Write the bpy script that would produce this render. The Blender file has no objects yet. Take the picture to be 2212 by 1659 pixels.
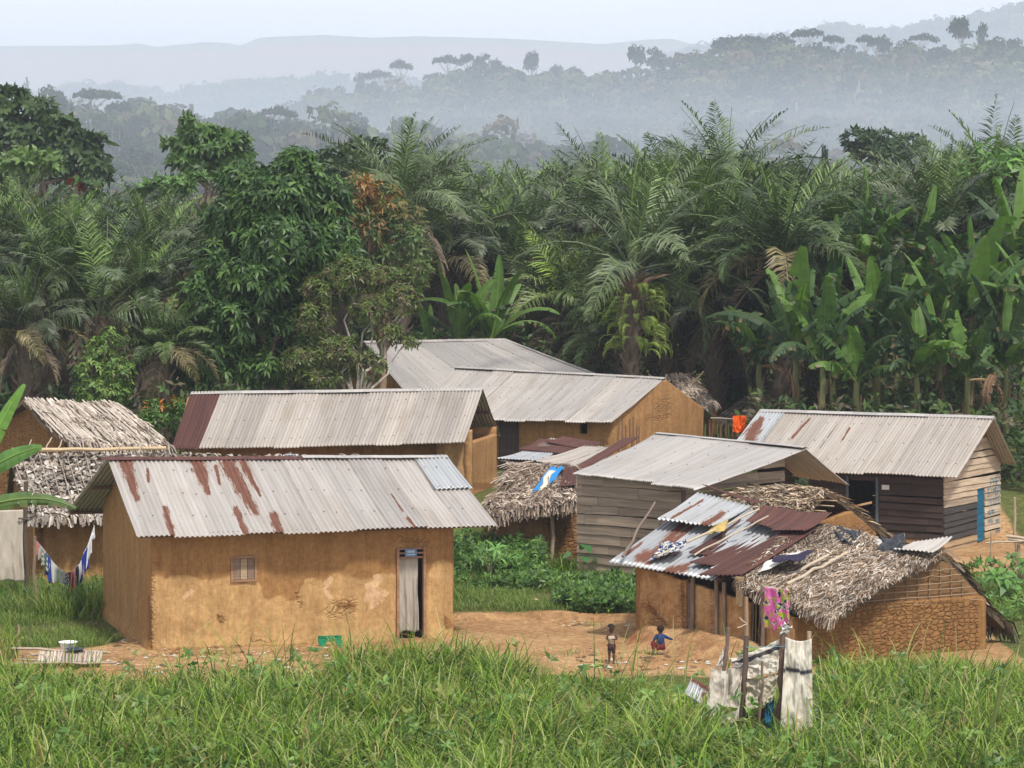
import bpy, math, random
import numpy as np
from mathutils import Vector
random.seed(7); rng = np.random.default_rng(7)
SC = bpy.context.scene
COL = SC.collection
# ------------------------------------------------------------------ camera, world, sun, exposure
F = 5203.0; CX = 1106.0; HZ = 620.0; CZ = 7.24          # focal length, centre and horizon in units of a 2212 wide frame, eye height
cam = bpy.data.cameras.new("camera"); cam_o = bpy.data.objects.new("camera", cam); COL.objects.link(cam_o)
cam_o.location = (0, 0, CZ); cam_o.rotation_euler = (math.radians(90), 0, 0)
cam.sensor_width = 36; cam.lens = 36*F/2212; cam.shift_y = -(829.5-HZ)/2212
cam.clip_start = 0.5; cam.clip_end = 20000
SC.camera = cam_o
SUN_EL, SUN_AZ = math.radians(58), math.radians(150)       # azimuth clockwise from +Y : behind and right of the camera
w = bpy.data.worlds.new("World"); SC.world = w; w.use_nodes = True
nt = w.node_tree; nt.nodes.clear()
sky = nt.nodes.new('ShaderNodeTexSky'); sky.sky_type = 'NISHITA'; sky.sun_disc = False
sky.sun_elevation = SUN_EL; sky.sun_rotation = SUN_AZ; sky.dust_density = 3.0
bg = nt.nodes.new('ShaderNodeBackground'); bg.inputs[1].default_value = 0.075
tc = nt.nodes.new('ShaderNodeTexCoord')
mp = nt.nodes.new('ShaderNodeMapping'); mp.inputs['Scale'].default_value = (2, 2, 9)
ns = nt.nodes.new('ShaderNodeTexNoise'); ns.inputs['Scale'].default_value = 1.6; ns.inputs['Detail'].default_value = 5
rp = nt.nodes.new('ShaderNodeValToRGB')
rp.color_ramp.elements[0].position = .32; rp.color_ramp.elements[0].color = (9.9, 9.9, 10.8, 1)
rp.color_ramp.elements[1].position = .68; rp.color_ramp.elements[1].color = (11.6, 11.6, 12.0, 1)
mx = nt.nodes.new('ShaderNodeMixRGB'); mx.inputs[0].default_value = 0.92
sx = nt.nodes.new('ShaderNodeSeparateXYZ'); mr = nt.nodes.new('ShaderNodeMapRange'); mr.inputs[1].default_value = 0.0; mr.inputs[2].default_value = .4; mr.inputs[3].default_value = 1.75; mr.inputs[4].default_value = .9
ml = nt.nodes.new('ShaderNodeMixRGB'); ml.blend_type = 'MULTIPLY'; ml.inputs[0].default_value = 1.0
out = nt.nodes.new('ShaderNodeOutputWorld')
L = nt.links.new
L(tc.outputs['Generated'], mp.inputs[0]); L(mp.outputs[0], ns.inputs['Vector']); L(ns.outputs[0], rp.inputs[0])
L(tc.outputs['Generated'], sx.inputs[0]); L(sx.outputs[2], mr.inputs[0]); L(rp.outputs[0], ml.inputs[1]); L(mr.outputs[0], ml.inputs[2])
L(sky.outputs[0], mx.inputs[1]); L(ml.outputs[0], mx.inputs[2]); L(mx.outputs[0], bg.inputs[0]); L(bg.outputs[0], out.inputs[0])
sun = bpy.data.lights.new("sun", 'SUN'); sun.energy = 3.6; sun.angle = math.radians(6); sun.color = (1, .95, .87)
sun_o = bpy.data.objects.new("sun", sun); COL.objects.link(sun_o)
sd = Vector((math.sin(SUN_AZ)*math.cos(SUN_EL), math.cos(SUN_AZ)*math.cos(SUN_EL), math.sin(SUN_EL)))
sun_o.rotation_euler = sd.to_track_quat('Z', 'Y').to_euler(); sun_o.location = (0, 20, 60)
vs = SC.view_settings; SC.display_settings.display_device = 'sRGB'
vs.view_transform = 'Standard'; vs.look = 'None'; vs.gamma = 1; vs.exposure = 0.2
cy = SC.cycles
cy.max_bounces = 7; cy.diffuse_bounces = 2; cy.glossy_bounces = 2; cy.transmission_bounces = 2; cy.volume_bounces = 4
cy.transparent_max_bounces = 8; cy.use_denoising = True; cy.caustics_reflective = False; cy.caustics_refractive = False

# ------------------------------------------------------------------ helpers
def P(px, py, Y): return np.array([(px-CX)/F*Y, Y, CZ-(py-HZ)/F*Y])
def XY(px, Y): return np.array([(px-CX)/F*Y, Y])
def hsh(ix, iy, iz, s):
    n = (ix.astype(np.int64)*374761393 + iy.astype(np.int64)*668265263 + iz.astype(np.int64)*1274126177 + s*974634777) & 0xffffffff
    n = ((n ^ (n >> 13))*1103515245) & 0xffffffff
    n = ((n ^ (n >> 16))*2654435761) & 0xffffffff
    return ((n ^ (n >> 15)) & 0xffffff)/float(0xffffff)
def vn(x, y, z=0.0, s=0):
    x, y, z = np.broadcast_arrays(np.asarray(x, float), np.asarray(y, float), np.asarray(z, float))
    ix, iy, iz = np.floor(x), np.floor(y), np.floor(z)
    fx, fy, fz = x-ix, y-iy, z-iz
    fx, fy, fz = [f*f*(3-2*f) for f in (fx, fy, fz)]
    r = 0
    for a in (0, 1):
        for b in (0, 1):
            for c in (0, 1):
                r = r + hsh(ix+a, iy+b, iz+c, s)*(fx if a else 1-fx)*(fy if b else 1-fy)*(fz if c else 1-fz)
    return r
def fbm(x, y, z=0.0, s=0, o=4):
    r = 0; a = .5; f = 1
    for k in range(o):
        r = r + a*vn(np.asarray(x)*f, np.asarray(y)*f, np.asarray(z)*f, s+k*17); a *= .5; f *= 2.03
    return r/(1-.5**o)
def sst(a, b, x):
    t = np.clip((np.asarray(x, float)-a)/(b-a), 0, 1); return t*t*(3-2*t)
def link(o, parent=None):
    COL.objects.link(o)
    if parent is not None: o.parent = parent
    return o
def tag(o, label=None, cat=None, group=None, kind=None):
    if label: o['label'] = label
    if cat: o['category'] = cat
    if group: o['group'] = group
    if kind: o['kind'] = kind
    return o
def thing(name, loc, label, cat, group=None, rz=0.0):
    o = bpy.data.objects.new(name, None); o.empty_display_size = .2
    o.location = loc; o.rotation_euler = (0, 0, rz); COL.objects.link(o)
    bpy.context.view_layer.update() if False else None
    return tag(o, label, cat, group)
def mesh_of(name, V, Q=None, T=None, mat=None, attrs=None, smooth=False):
    V = np.asarray(V, np.float32)
    me = bpy.data.meshes.new(name)
    nq = 0 if Q is None else len(Q); ntn = 0 if T is None else len(T)
    me.vertices.add(len(V)); me.vertices.foreach_set('co', V.ravel())
    idx = []
    if nq: idx.append(np.asarray(Q, np.int32).ravel())
    if ntn: idx.append(np.asarray(T, np.int32).ravel())
    idx = np.concatenate(idx)
    me.loops.add(len(idx)); me.loops.foreach_set('vertex_index', idx)
    me.polygons.add(nq+ntn)
    st = np.concatenate([np.arange(nq)*4, nq*4+np.arange(ntn)*3]).astype(np.int32)
    me.polygons.foreach_set('loop_start', st)
    me.polygons.foreach_set('loop_total', np.concatenate([np.full(nq, 4), np.full(ntn, 3)]).astype(np.int32))
    me.polygons.foreach_set('use_smooth', np.full(nq+ntn, bool(smooth)))
    for k, a in (attrs or {}).items():
        a = np.asarray(a, np.float32)
        if a.ndim == 1:
            at = me.attributes.new(k, 'FLOAT', 'POINT'); at.data.foreach_set('value', a)
        else:
            at = me.attributes.new(k, 'FLOAT_VECTOR', 'POINT'); at.data.foreach_set('vector', a.ravel())
    me.update(calc_edges=True); me.validate()
    if mat: me.materials.append(mat)
    return me
def put(name, V, Q=None, T=None, mat=None, parent=None, attrs=None, smooth=False):
    """V in world coordinates; shifted to the parent's origin"""
    V = np.asarray(V, float)
    if parent is not None:
        V = V-np.array(parent.location); a = -parent.rotation_euler[2]
        if a:
            c, s = math.cos(a), math.sin(a); V = np.stack([V[:, 0]*c-V[:, 1]*s, V[:, 0]*s+V[:, 1]*c, V[:, 2]], 1)
    return link(bpy.data.objects.new(name, mesh_of(name, V, Q, T, mat, attrs, smooth)), parent)
class MB:
    def __init__(s): s.V = []; s.Q = []; s.T = []; s.C = []; s.U = []; s.n = 0
    def add(s, V, Q=None, T=None, col=(.5, .5, .5), uv=None):
        V = np.asarray(V, float).reshape(-1, 3)
        s.V.append(V)
        if Q is not None and len(Q): s.Q.append(np.asarray(Q)+s.n)
        if T is not None and len(T): s.T.append(np.asarray(T)+s.n)
        c = np.asarray(col, float)
        s.C.append(np.broadcast_to(c, (len(V), 3)) if c.ndim == 1 else c)
        s.U.append(np.zeros((len(V), 3)) if uv is None else uv)
        s.n += len(V)
    def box(s, c, sx, sy, sz, ax=None, col=(.5, .5, .5)):
        """box centred at c; ax = (x axis, y axis, z axis)"""
        if ax is None: ax = np.eye(3)
        ax = np.asarray(ax, float)
        k = np.array([[a, b, d] for a in (-1, 1) for b in (-1, 1) for d in (-1, 1)], float)*[sx/2, sy/2, sz/2]
        V = np.asarray(c)+k@ax
        s.add(V, [[0, 1, 3, 2], [4, 6, 7, 5], [0, 4, 5, 1], [2, 3, 7, 6], [0, 2, 6, 4], [1, 5, 7, 3]], col=col, uv=k)
    def tube(s, pts, r, n=6, col=(.5, .5, .5), cap=True, noise=0.0):
        pts = np.asarray(pts, float); m = len(pts)
        r = np.broadcast_to(np.asarray(r, float), (m,))
        t = np.gradient(pts, axis=0); t /= np.linalg.norm(t, axis=1)[:, None]+1e-9
        up = np.array([0, 0, 1.]) if abs(t[0][2]) < .9 else np.array([1., 0, 0])
        a = np.cross(t, up); a /= np.linalg.norm(a, axis=1)[:, None]+1e-9
        b = np.cross(t, a)
        th = np.arange(n)*2*math.pi/n
        rr = r[:, None]*(1+noise*(rng.random((m, n))-.5))
        V = pts[:, None, :]+rr[:, :, None]*(np.cos(th)[None, :, None]*a[:, None, :]+np.sin(th)[None, :, None]*b[:, None, :])
        V = V.reshape(-1, 3)
        i, j = np.meshgrid(np.arange(m-1), np.arange(n), indexing='ij')
        Q = np.stack([i*n+j, i*n+(j+1) % n, (i+1)*n+(j+1) % n, (i+1)*n+j], -1).reshape(-1, 4)
        T = []
        if cap:
            V = np.vstack([V, pts[0], pts[-1]])
            for j in range(n):
                T.append([j, m*n, (j+1) % n]) ; T.append([(m-1)*n+j, (m-1)*n+(j+1) % n, m*n+1])
        s.add(V, Q, T, col=col)
    def build(s, name, mat, parent=None, smooth=False):
        return put(name, np.vstack(s.V), np.vstack(s.Q) if s.Q else None, np.vstack(s.T) if s.T else None, mat, parent,
                   {'col': np.vstack(s.C), 'uvm': np.vstack(s.U)}, smooth)
    def mesh(s, name, mat, smooth=False):
        return mesh_of(name, np.vstack(s.V), np.vstack(s.Q) if s.Q else None, np.vstack(s.T) if s.T else None, mat,
                       {'col': np.vstack(s.C), 'uvm': np.vstack(s.U)}, smooth)
def solid(o, t, off=-1):
    m = o.modifiers.new('thick', 'SOLIDIFY'); m.thickness = t; m.offset = off; m.use_even_offset = False; return o

# ------------------------------------------------------------------ materials
class NT:
    def __init__(s, name):
        s.m = bpy.data.materials.new(name); s.m.use_nodes = True; s.t = s.m.node_tree
        s.b = s.t.nodes['Principled BSDF']; s.o = s.t.nodes['Material Output']
    def n(s, typ, ins=None, **kw):
        nd = s.t.nodes.new('ShaderNode'+typ)
        for k, v in kw.items(): setattr(nd, k, v)
        for k, v in (ins or {}).items():
            if isinstance(v, bpy.types.NodeSocket): s.t.links.new(v, nd.inputs[k])
            else: nd.inputs[k].default_value = v
        return nd.outputs[0]
    def att(s, name):
        nd = s.t.nodes.new('ShaderNodeAttribute'); nd.attribute_name = name; return nd
    def math(s, op, a, b=0.0, c=0.0): return s.n('Math', {0: a, 1: b, 2: c}, operation=op)
    def mix(s, f, a, b, bt='MIX'):
        if not isinstance(a, bpy.types.NodeSocket): a = tuple(a)+(1,) if len(a) == 3 else a
        if not isinstance(b, bpy.types.NodeSocket): b = tuple(b)+(1,) if len(b) == 3 else b
        return s.n('MixRGB', {0: f, 1: a, 2: b}, blend_type=bt)
    def noise(s, vec, sc, det=3, rough=.55): return s.n('TexNoise', {'Vector': vec, 'Scale': sc, 'Detail': det, 'Roughness': rough})
    def scale(s, vec, v3): return s.n('VectorMath', {0: vec, 1: v3}, operation='MULTIPLY')
    def thr(s, v, lo, hi):
        return s.n('MapRange', {0: v, 1: lo, 2: hi, 3: 0.0, 4: 1.0}, interpolation_type='SMOOTHSTEP')
    def set(s, **kw):
        for k, v in kw.items():
            k = {'base': 'Base Color', 'rough': 'Roughness', 'metal': 'Metallic', 'spec': 'Specular IOR Level', 'normal': 'Normal'}[k]
            if isinstance(v, bpy.types.NodeSocket): s.t.links.new(v, s.b.inputs[k])
            else: s.b.inputs[k].default_value = (tuple(v)+(1,) if isinstance(v, tuple) and len(v) == 3 else v)
        return s
    def bump(s, h, st=.5, d=.02):
        return s.n('Bump', {'Height': h, 'Strength': st, 'Distance': d})
    def obj(s): 
        nd = s.t.nodes.new('ShaderNodeTexCoord'); return nd.outputs['Object']
def leaf_mat(name, rough=.42, trans=.25, spec=.5, bumpy=False, tmul=(1.25, 1.35, .5)):
    k = NT(name); a = k.att('col').outputs['Color']
    v = k.noise(k.obj(), 1.3, 3)
    c = k.mix(1.0, a, k.mix(v, (.72, .72, .72), (1.28, 1.28, 1.28)), 'MULTIPLY')
    k.set(base=c, rough=rough, spec=spec)
    tr = k.n('BsdfTranslucent', {'Color': k.mix(1.0, c, tmul, 'MULTIPLY')})
    ms = k.n('MixShader', {0: trans, 1: k.b.outputs[0], 2: tr})
    k.t.links.new(ms, k.o.inputs[0]); return k.m
def col_mat(name, rough=.85, spec=.3, var=.25, sc=6, bump=.3, bd=.01, stretch=(1, 1, 1)):
    k = NT(name); a = k.att('col').outputs['Color']
    v = k.noise(k.scale(k.obj(), stretch), sc, 5)
    c = k.mix(1.0, a, k.mix(v, (1-var,)*3, (1+var,)*3), 'MULTIPLY')
    k.set(base=c, rough=rough, spec=spec, normal=k.bump(v, bump, bd)); return k.m
def roof_mat(name, ca, cb, rustc=((.085, .03, .022), (.2, .085, .05)), metal=.15, streak=1.0, rough=.5, dirt=(.23, .17, .11)):
    k = NT(name); uv = k.att('uvm').outputs['Vector']
    sp = k.t.nodes.new('ShaderNodeSeparateXYZ'); k.t.links.new(uv, sp.inputs[0]); u, v = sp.outputs[0], sp.outputs[1]
    sheet = k.n('TexWhiteNoise', {'W': k.math('FLOOR', k.math('DIVIDE', u, .74))}, noise_dimensions='1D')
    st = k.noise(k.scale(uv, (7, .3, 1)), 1.0, 5, .6)
    st2 = k.noise(k.scale(uv, (1.3, .5, 1)), 1.0, 3)
    c = k.mix(k.thr(st, .33, .68), cb, ca)
    c = k.mix(k.math('MULTIPLY', k.thr(st2, .5, .75), .35*streak), c, dirt)
    c = k.mix(1.0, c, k.mix(sheet, (.86, .86, .87), (1.1, 1.09, 1.07)), 'MULTIPLY')
    # grime along the sheet joints
    fu = k.math('ABSOLUTE', k.math('SUBTRACT', k.math('FRACT', k.math('DIVIDE', u, .74)), .5))
    j = k.math('MULTIPLY', k.thr(fu, .482, .5), k.thr(k.noise(k.scale(uv, (1, 1.5, 1)), 1.5, 3), .3, .6))
    c = k.mix(k.math('MULTIPLY', j, .6), c, dirt)
    # thin brown runs
    run = k.noise(k.scale(uv, (14, .35, 1)), 1.0, 4, .7)
    c = k.mix(k.math('MULTIPLY', k.thr(run, .66, .74), .55*streak), c, (.2, .13, .075))
    # rust with a shape of its own
    r = k.math('ADD', k.att('rust').outputs['Fac'], k.math('MULTIPLY', k.math('SUBTRACT', k.noise(k.scale(uv, (22, 2.2, 1)), 1.0, 6, .8), .5), 2.3))
    rf = k.thr(r, .45, .58)
    edge = k.thr(r, .3, .5)
    rc = k.mix(k.noise(k.scale(uv, (9, 2, 1)), 1.5, 5), rustc[0], rustc[1])
    c = k.mix(k.math('MULTIPLY', edge, .45), c, (.3, .19, .11)); c = k.mix(rf, c, rc)
    # nail heads
    nu = k.math('SUBTRACT', k.math('FRACT', k.math('DIVIDE', u, .27)), .5); nu = k.math('MULTIPLY', nu, .27)
    nv = k.math('SUBTRACT', k.math('FRACT', k.math('DIVIDE', k.math('ADD', v, .93), 1.0)), 0.5)
    d = k.math('SQRT', k.math('ADD', k.math('MULTIPLY', nu, nu), k.math('MULTIPLY', k.math('MULTIPLY', nv, nv), .6)))
    c = k.mix(k.math('SUBTRACT', 1.0, k.thr(d, .012, .022)), c, (.05, .035, .03))
    k.set(base=c, rough=k.mix(rf, (rough,)*3, (.85,)*3), metal=k.math('MULTIPLY', k.math('SUBTRACT', 1.0, rf), metal), spec=.4,
          normal=k.bump(k.noise(uv, 40, 3), .15, .004))
    return k.m
def mud_mat(name, ca=(.35, .195, .08), cb=(.51, .325, .15), brick=False, seed=0.0):
    k = NT(name); uv = k.att('uvm').outputs['Vector']
    uvo = k.n('VectorMath', {0: uv, 1: (seed, seed*.7, 0)}, operation='ADD')
    n1 = k.noise(uvo, 1.1, 6, .6); n2 = k.noise(uvo, 9, 5, .7); n3 = k.noise(k.scale(uvo, (26, 5, 1)), 1.0, 4)
    p = k.math('ADD', k.att('patch').outputs['Fac'], k.math('MULTIPLY', k.math('SUBTRACT', k.noise(uvo, 2.2, 6, .6), .5), .9))
    f = k.thr(p, .44, .56)
    c = k.mix(f, k.mix(n1, tuple(x*.9 for x in ca), tuple(x*1.12 for x in ca)), k.mix(n1, tuple(x*.82 for x in cb), tuple(x*1.12 for x in cb)))
    pale = k.math('ADD', k.att('pale').outputs['Fac'], k.math('MULTIPLY', k.math('SUBTRACT', k.noise(uvo, 5, 6, .8), .5), 1.8))
    c = k.mix(k.math('MULTIPLY', k.thr(pale, .5, .62), .75), c, (.7, .48, .3))
    dk = k.math('ADD', k.att('dark').outputs['Fac'], k.math('MULTIPLY', k.math('SUBTRACT', k.noise(uvo, 6, 5, .7), .5), .8))
    c = k.mix(k.math('MULTIPLY', k.thr(dk, .5, .75), .7), c, (.2, .09, .03))
    c = k.mix(1.0, c, k.mix(k.thr(n2, .25, .75), (.8, .78, .76), (1.14, 1.14, 1.14)), 'MULTIPLY')
    nst = k.noise(k.scale(uvo, (3.2, .45, 1)), 1.0, 5, .65); c = k.mix(1.0, c, k.mix(k.thr(nst, .3, .72), (.8, .78, .75), (1.12, 1.12, 1.1)), 'MULTIPLY')
    c = k.mix(1.0, c, k.mix(k.thr(n3, .3, .7), (.9, .9, .88), (1.07, 1.07, 1.07)), 'MULTIPLY')
    # crazed mud: cracks where the 'crack' field is high
    wob = k.n('VectorMath', {0: uvo, 1: k.scale(k.n('TexNoise', {'Vector': uvo, 'Scale': 3.0, 'Detail': 3.0}), (.18, .18, 0))}, operation='ADD')
    vd = k.t.nodes.new('ShaderNodeTexVoronoi'); vd.feature = 'DISTANCE_TO_EDGE'; vd.inputs['Scale'].default_value = 1.0; vd.inputs['Randomness'].default_value = .55 if brick else .85
    k.t.links.new(k.scale(wob, (6.5, 12.5, 1) if brick else (6.5, 11, 1)), vd.inputs['Vector'])
    nc = k.noise(uvo, 2.6, 4)
    wd = k.math('MULTIPLY_ADD', k.att('crack').outputs['Fac'], .06 if brick else .08, k.math('MULTIPLY', k.math('SUBTRACT', nc, .55), .16))
    cr = k.math('LESS_THAN', vd.outputs['Distance'], wd)
    cr2 = k.math('SUBTRACT', 1.0, k.thr(vd.outputs['Distance'], 0.0, .2))
    c = k.mix(k.math('MULTIPLY', cr, .3 if brick else .36), c, (.13, .07, .03))
    h = k.math('ADD', k.math('MULTIPLY', n2, .6), k.math('MULTIPLY', k.math('MULTIPLY', cr2, k.att('crack').outputs['Fac']), -1.4))
    k.set(base=c, rough=.95, spec=.12, normal=k.bump(h, .8, .03)); return k.m
def wood_mat(name, sc=1.0):
    k = NT(name); uv = k.att('uvm').outputs['Vector']; a = k.att('col').outputs['Color']
    g = k.noise(k.scale(uv, (1.2, 34, 34)), sc, 5, .7); g2 = k.noise(k.scale(uv, (.7, 8, 8)), 1.0, 4, .55)
    c = k.mix(1.0, a, k.mix(k.thr(g, .3, .7), (.78, .77, .76), (1.15, 1.15, 1.15)), 'MULTIPLY')
    c = k.mix(1.0, c, k.mix(k.thr(g2, .25, .75), (.75, .75, .75), (1.18, 1.17, 1.15)), 'MULTIPLY')
    k.set(base=c, rough=.85, spec=.2, normal=k.bump(g, .5, .006)); return k.m
def cloth_mat(name, sc=20, rough=.9, dirt=0.0):
    k = NT(name); a = k.att('col').outputs['Color']
    n = k.noise(k.obj(), sc, 4); d = k.noise(k.obj(), 2.3, 7, .75)
    c = k.mix(1.0, a, k.mix(n, (.9,)*3, (1.08,)*3), 'MULTIPLY')
    if dirt: c = k.mix(k.math('MULTIPLY', k.thr(d, .5, .68), dirt), c, (.3, .2, .1))
    k.set(base=c, rough=rough, spec=.15, normal=k.bump(d, .4, .03)); return k.m
M = {}
M['roof_grey'] = roof_mat('weathered_sheet', (.45, .42, .395), (.35, .325, .30), streak=.9)
M['roof_beige'] = roof_mat('beige_sheet', (.435, .395, .355), (.33, .295, .26), streak=.9)
M['roof_white'] = roof_mat('pale_sheet', (.46, .435, .415), (.38, .36, .34), streak=.6)
M['zinc'] = roof_mat('galvanised_sheet', (.44, .455, .47), (.35, .37, .39), metal=.3, rough=.45, streak=.5)
M['rust'] = roof_mat('rusted_sheet', (.115, .042, .03), (.065, .026, .022), metal=0, rough=.8, streak=.3, dirt=(.05, .02, .015))
M['mud'] = mud_mat('mud_plaster')
M['mud_b'] = mud_mat('mud_plaster_smooth', (.39, .215, .095), (.50, .305, .15), seed=5.3)
M['mud_brick'] = mud_mat('cracked_mud', (.29, .155, .065), (.37, .215, .10), brick=True, seed=9.1)
M['plank'] = wood_mat('weathered_planks')
M['stick'] = col_mat('rough_wood', .9, .2, .3, 18, .4, .01)
M['thatch'] = col_mat('palm_thatch', .9, .15, .3, 9, .3, .01)
M['leaf'] = leaf_mat('leaf', .45, .2, .35)
M['palm'] = leaf_mat('palm_leaf', .45, .12, .35)
M['banana'] = leaf_mat('banana_leaf', .5, .3, .3)
M['grass'] = leaf_mat('grass_blade', .5, .3, .2)
M['farleaf'] = leaf_mat('far_leaf', .8, .1, .2)
M['bark'] = col_mat('bark', .9, .2, .35, 8, .6, .02)
M['cloth'] = cloth_mat('cloth')
M['tarp'] = cloth_mat('dirty_tarpaulin', 14, .6, .75)
M['dark'] = col_mat('dark_void', 1, 0, .1)
M['plastic'] = col_mat('plastic', .35, .5, .05)
M['skin'] = col_mat('skin', .5, .4, .1)
# ------------------------------------------------------------------ terrain
ANC = np.array([(-12,30,0),(0,30,0),(12,30,0),(-12,40,0),(0,40,0),(8,40,-.05),(-7,48,0),(-1,50,-.1),(3,47,0),(5.4,46,-.1),(9,48.5,-.4),
 (13,47,-.3),(2,52,0),(-9,53,0),(-12,57,.1),(-2,57,.15),(1,61.5,.3),(2,58.5,.1),(7,57,.1),(12,65,0),(9,66,0),(15,66,0),(15,75,1.0),
 (16,82,2.2),(7,72,.5),(-11,63,1.3),(-8,66,1.4),(-5,67,1.5),(-.5,67,1.5),(-.3,71,1.5),(3,72,1.3),(6.5,78,1.5),(-3,76,1.5),(-3,86,2.2),
 (5,86,2.2),(12,86,2.4),(-15,75,2),(-8,78,2.2),(0,100,2.8),(20,100,3),(-20,100,3),(-14,50,0),(-16,60,.3),(15,57,0),(-2,64,.6),(11,60,0)], float)
def gz(X, Y):
    X = np.asarray(X, float); Y = np.asarray(Y, float)
    sh = np.broadcast(X, Y).shape; x = np.broadcast_to(X, sh).ravel(); y = np.broadcast_to(Y, sh).ravel()
    o = np.empty(len(x))
    for a in range(0, len(x), 20000):
        d = ((x[a:a+20000, None]-ANC[None, :, 0])**2+(y[a:a+20000, None]-ANC[None, :, 1])**2+.6)**-1.9
        o[a:a+20000] = (d*ANC[None, :, 2]).sum(1)/d.sum(1)
    far = np.interp(y, [20, 60, 100, 200, 350, 600, 1e4], [0, .8, 2.9, 6, 8, 6, 0])
    f = sst(88, 115, y)+sst(25, 45, np.abs(x))*(1-sst(88, 115, y)); f = np.clip(f, 0, 1)
    o = o*(1-f)+far*f
    o += (fbm(x*.45, y*.45, 0, 3)-.5)*.14*(1+.01*y)
    o += .17*sst(52.25, 52.5, y+.5*(vn(x*1.2, 0, 0, 5)-.5))*sst(-3, -2.4, x)*(1-sst(3, 3.6, x))*(1-sst(53.5, 58, y))
    return o.reshape(sh) if sh else float(o[0])
def g1(x, y): return float(gz(np.array([x]), np.array([y]))[0])
# ------------------------------------------------------------------ ground sheet
def hills(X, Y):
    X = np.asarray(X, float); Y = np.asarray(Y, float); h = np.zeros(np.broadcast(X, Y).shape)
    def ridge(Yc, wf, wb, pts, add, seed, amp=.12):
        px = np.array([p[0] for p in pts], float); py = np.array([p[1] for p in pts], float)+add
        zc = (HZ-py)/F*Yc+CZ
        c = np.interp(X, (px-CX)/F*Yc, zc)
        c = c*(1+amp*(fbm(X/90., Y/90., 0, seed)-.5)*sst(0, wf*.5, np.abs(Y-Yc)))
        g = np.where(Y < Yc, 1-sst(0, 1, (Yc-Y)/wf), 1-sst(0, 1, (Y-Yc)/wb))
        return c*g
    a = ridge(1000, 430, 420, [(-400,560),(300,470),(430,400),(530,285),(560,262),(640,238),(700,212),(740,195),(800,190),(870,185),(930,178),(1000,160),(1100,150),(1200,152),(1300,158),(1360,152),(1400,140),(1500,120),(1560,98),(1650,92),(1750,100),(1800,106),(1900,112),(2000,104),(2100,96),(2212,90),(2600,70)], 98, 11)
    b = ridge(4000, 900, 700, [(-400,230),(0,215),(60,198),(120,196),(160,186),(200,174),(330,183),(365,200),(390,190),(430,180),(500,172),(640,163),(750,160),(900,168),(1100,200),(1500,300),(1800,420)], 40, 21)
    c = ridge(5500, 1200, 900, [(900,330),(1100,200),(1400,130),(1640,82),(1700,76),(1750,73),(1790,58),(1830,62),(1900,70),(1960,63),(2000,52),(2100,36),(2150,22),(2212,7),(2500,-60)], 26, 31)
    d = ridge(7500, 600, 500, [(-500,100),(0,96),(250,95),(300,90),(340,98),(400,92),(450,87),(500,90),(520,97),(560,78),(700,72),(800,78),(900,75),(1100,80),(1300,92),(1400,82),(1450,80),(1520,100),(1700,130),(2600,150)], 3, 41, .10)
    e = ridge(640, 210, 160, [(-300,300),(60,275),(160,262),(300,250),(370,262),(450,292),(560,292),(640,285),(900,305),(1100,330),(1400,360),(2600,380)], 95, 51)
    for r in (a, b, c, d, e): h = np.maximum(h, r)
    return h
def ground_z(X, Y):
    return np.maximum(gz(X, np.minimum(Y, 700.)), hills(X, Y)*sst(380, 430, Y))
ys = np.concatenate([np.arange(26, 62, .16), np.arange(62, 110, .6), np.arange(110, 560, 14), np.arange(560, 2300, 22), np.arange(2300, 8200, 70)])
tx = np.concatenate([np.linspace(-.9, -.26, 14)[:-1], np.linspace(-.26, .26, 190), np.linspace(.26, .9, 14)[1:]])
gy, gt = np.meshgrid(ys, tx, indexing='ij'); gx = gt*np.maximum(gy, 45)
gzv = ground_z(gx, gy)
ny, nx = gy.shape
i, j = np.meshgrid(np.arange(ny-1), np.arange(nx-1), indexing='ij')
Q = np.stack([i*nx+j, i*nx+j+1, (i+1)*nx+j+1, (i+1)*nx+j], -1).reshape(-1, 4)
pxg = CX+gx/gy*F
def greenness(X, Y):
    px = CX+X/Y*F
    g = 1-sst(44.2, 45.2, Y+.8*(fbm(X, Y, 0, 8)-.5)+np.where(X < -1.2, 1.4, 0))
    g = np.maximum(g, (1-sst(-8.35, -7.9, X+.8*(fbm(X*1.5, Y*1.5, 0, 9)-.5)))*sst(47.6, 48.6, Y))
    g = np.maximum(g, sst(52.3, 52.8, Y)*sst(-6, -5, X)*(1-sst(4.2, 5, X)))
    g = np.maximum(g, sst(9.6, 10.3, X)*(1-sst(58, 61, Y)))
    g = np.maximum(g, sst(66.5, 68, Y)*sst(14, 15, X))
    g = np.maximum(g, sst(72, 76, Y))
    return g
gr = greenness(gx, gy)
k = NT('ground_soil'); ob = k.obj()
n1 = k.noise(ob, .7, 6, .65); n2 = k.noise(ob, 6, 5, .7); n3 = k.noise(k.scale(ob, (1, 2.5, 1)), 2.2, 5, .6)
dirt = k.mix(k.thr(n1, .3, .7), (.36, .195, .09), (.52, .33, .165))
dirt = k.mix(k.thr(n3, .55, .75), dirt, (.33, .17, .08))
dirt = k.mix(1.0, dirt, k.mix(k.thr(n2, .3, .7), (.66,)*3, (1.2,)*3), 'MULTIPLY')
grn = k.mix(k.thr(n2, .3, .7), (.06, .075, .02), (.15, .16, .05))
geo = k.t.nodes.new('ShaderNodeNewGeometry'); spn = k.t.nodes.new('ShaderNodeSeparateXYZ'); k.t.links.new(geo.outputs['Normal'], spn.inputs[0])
f = k.thr(k.math('ADD', k.att('green').outputs['Fac'], k.math('MULTIPLY', k.math('SUBTRACT', n2, .5), .8)), .4, .6)
c = k.mix(f, dirt, grn)
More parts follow.
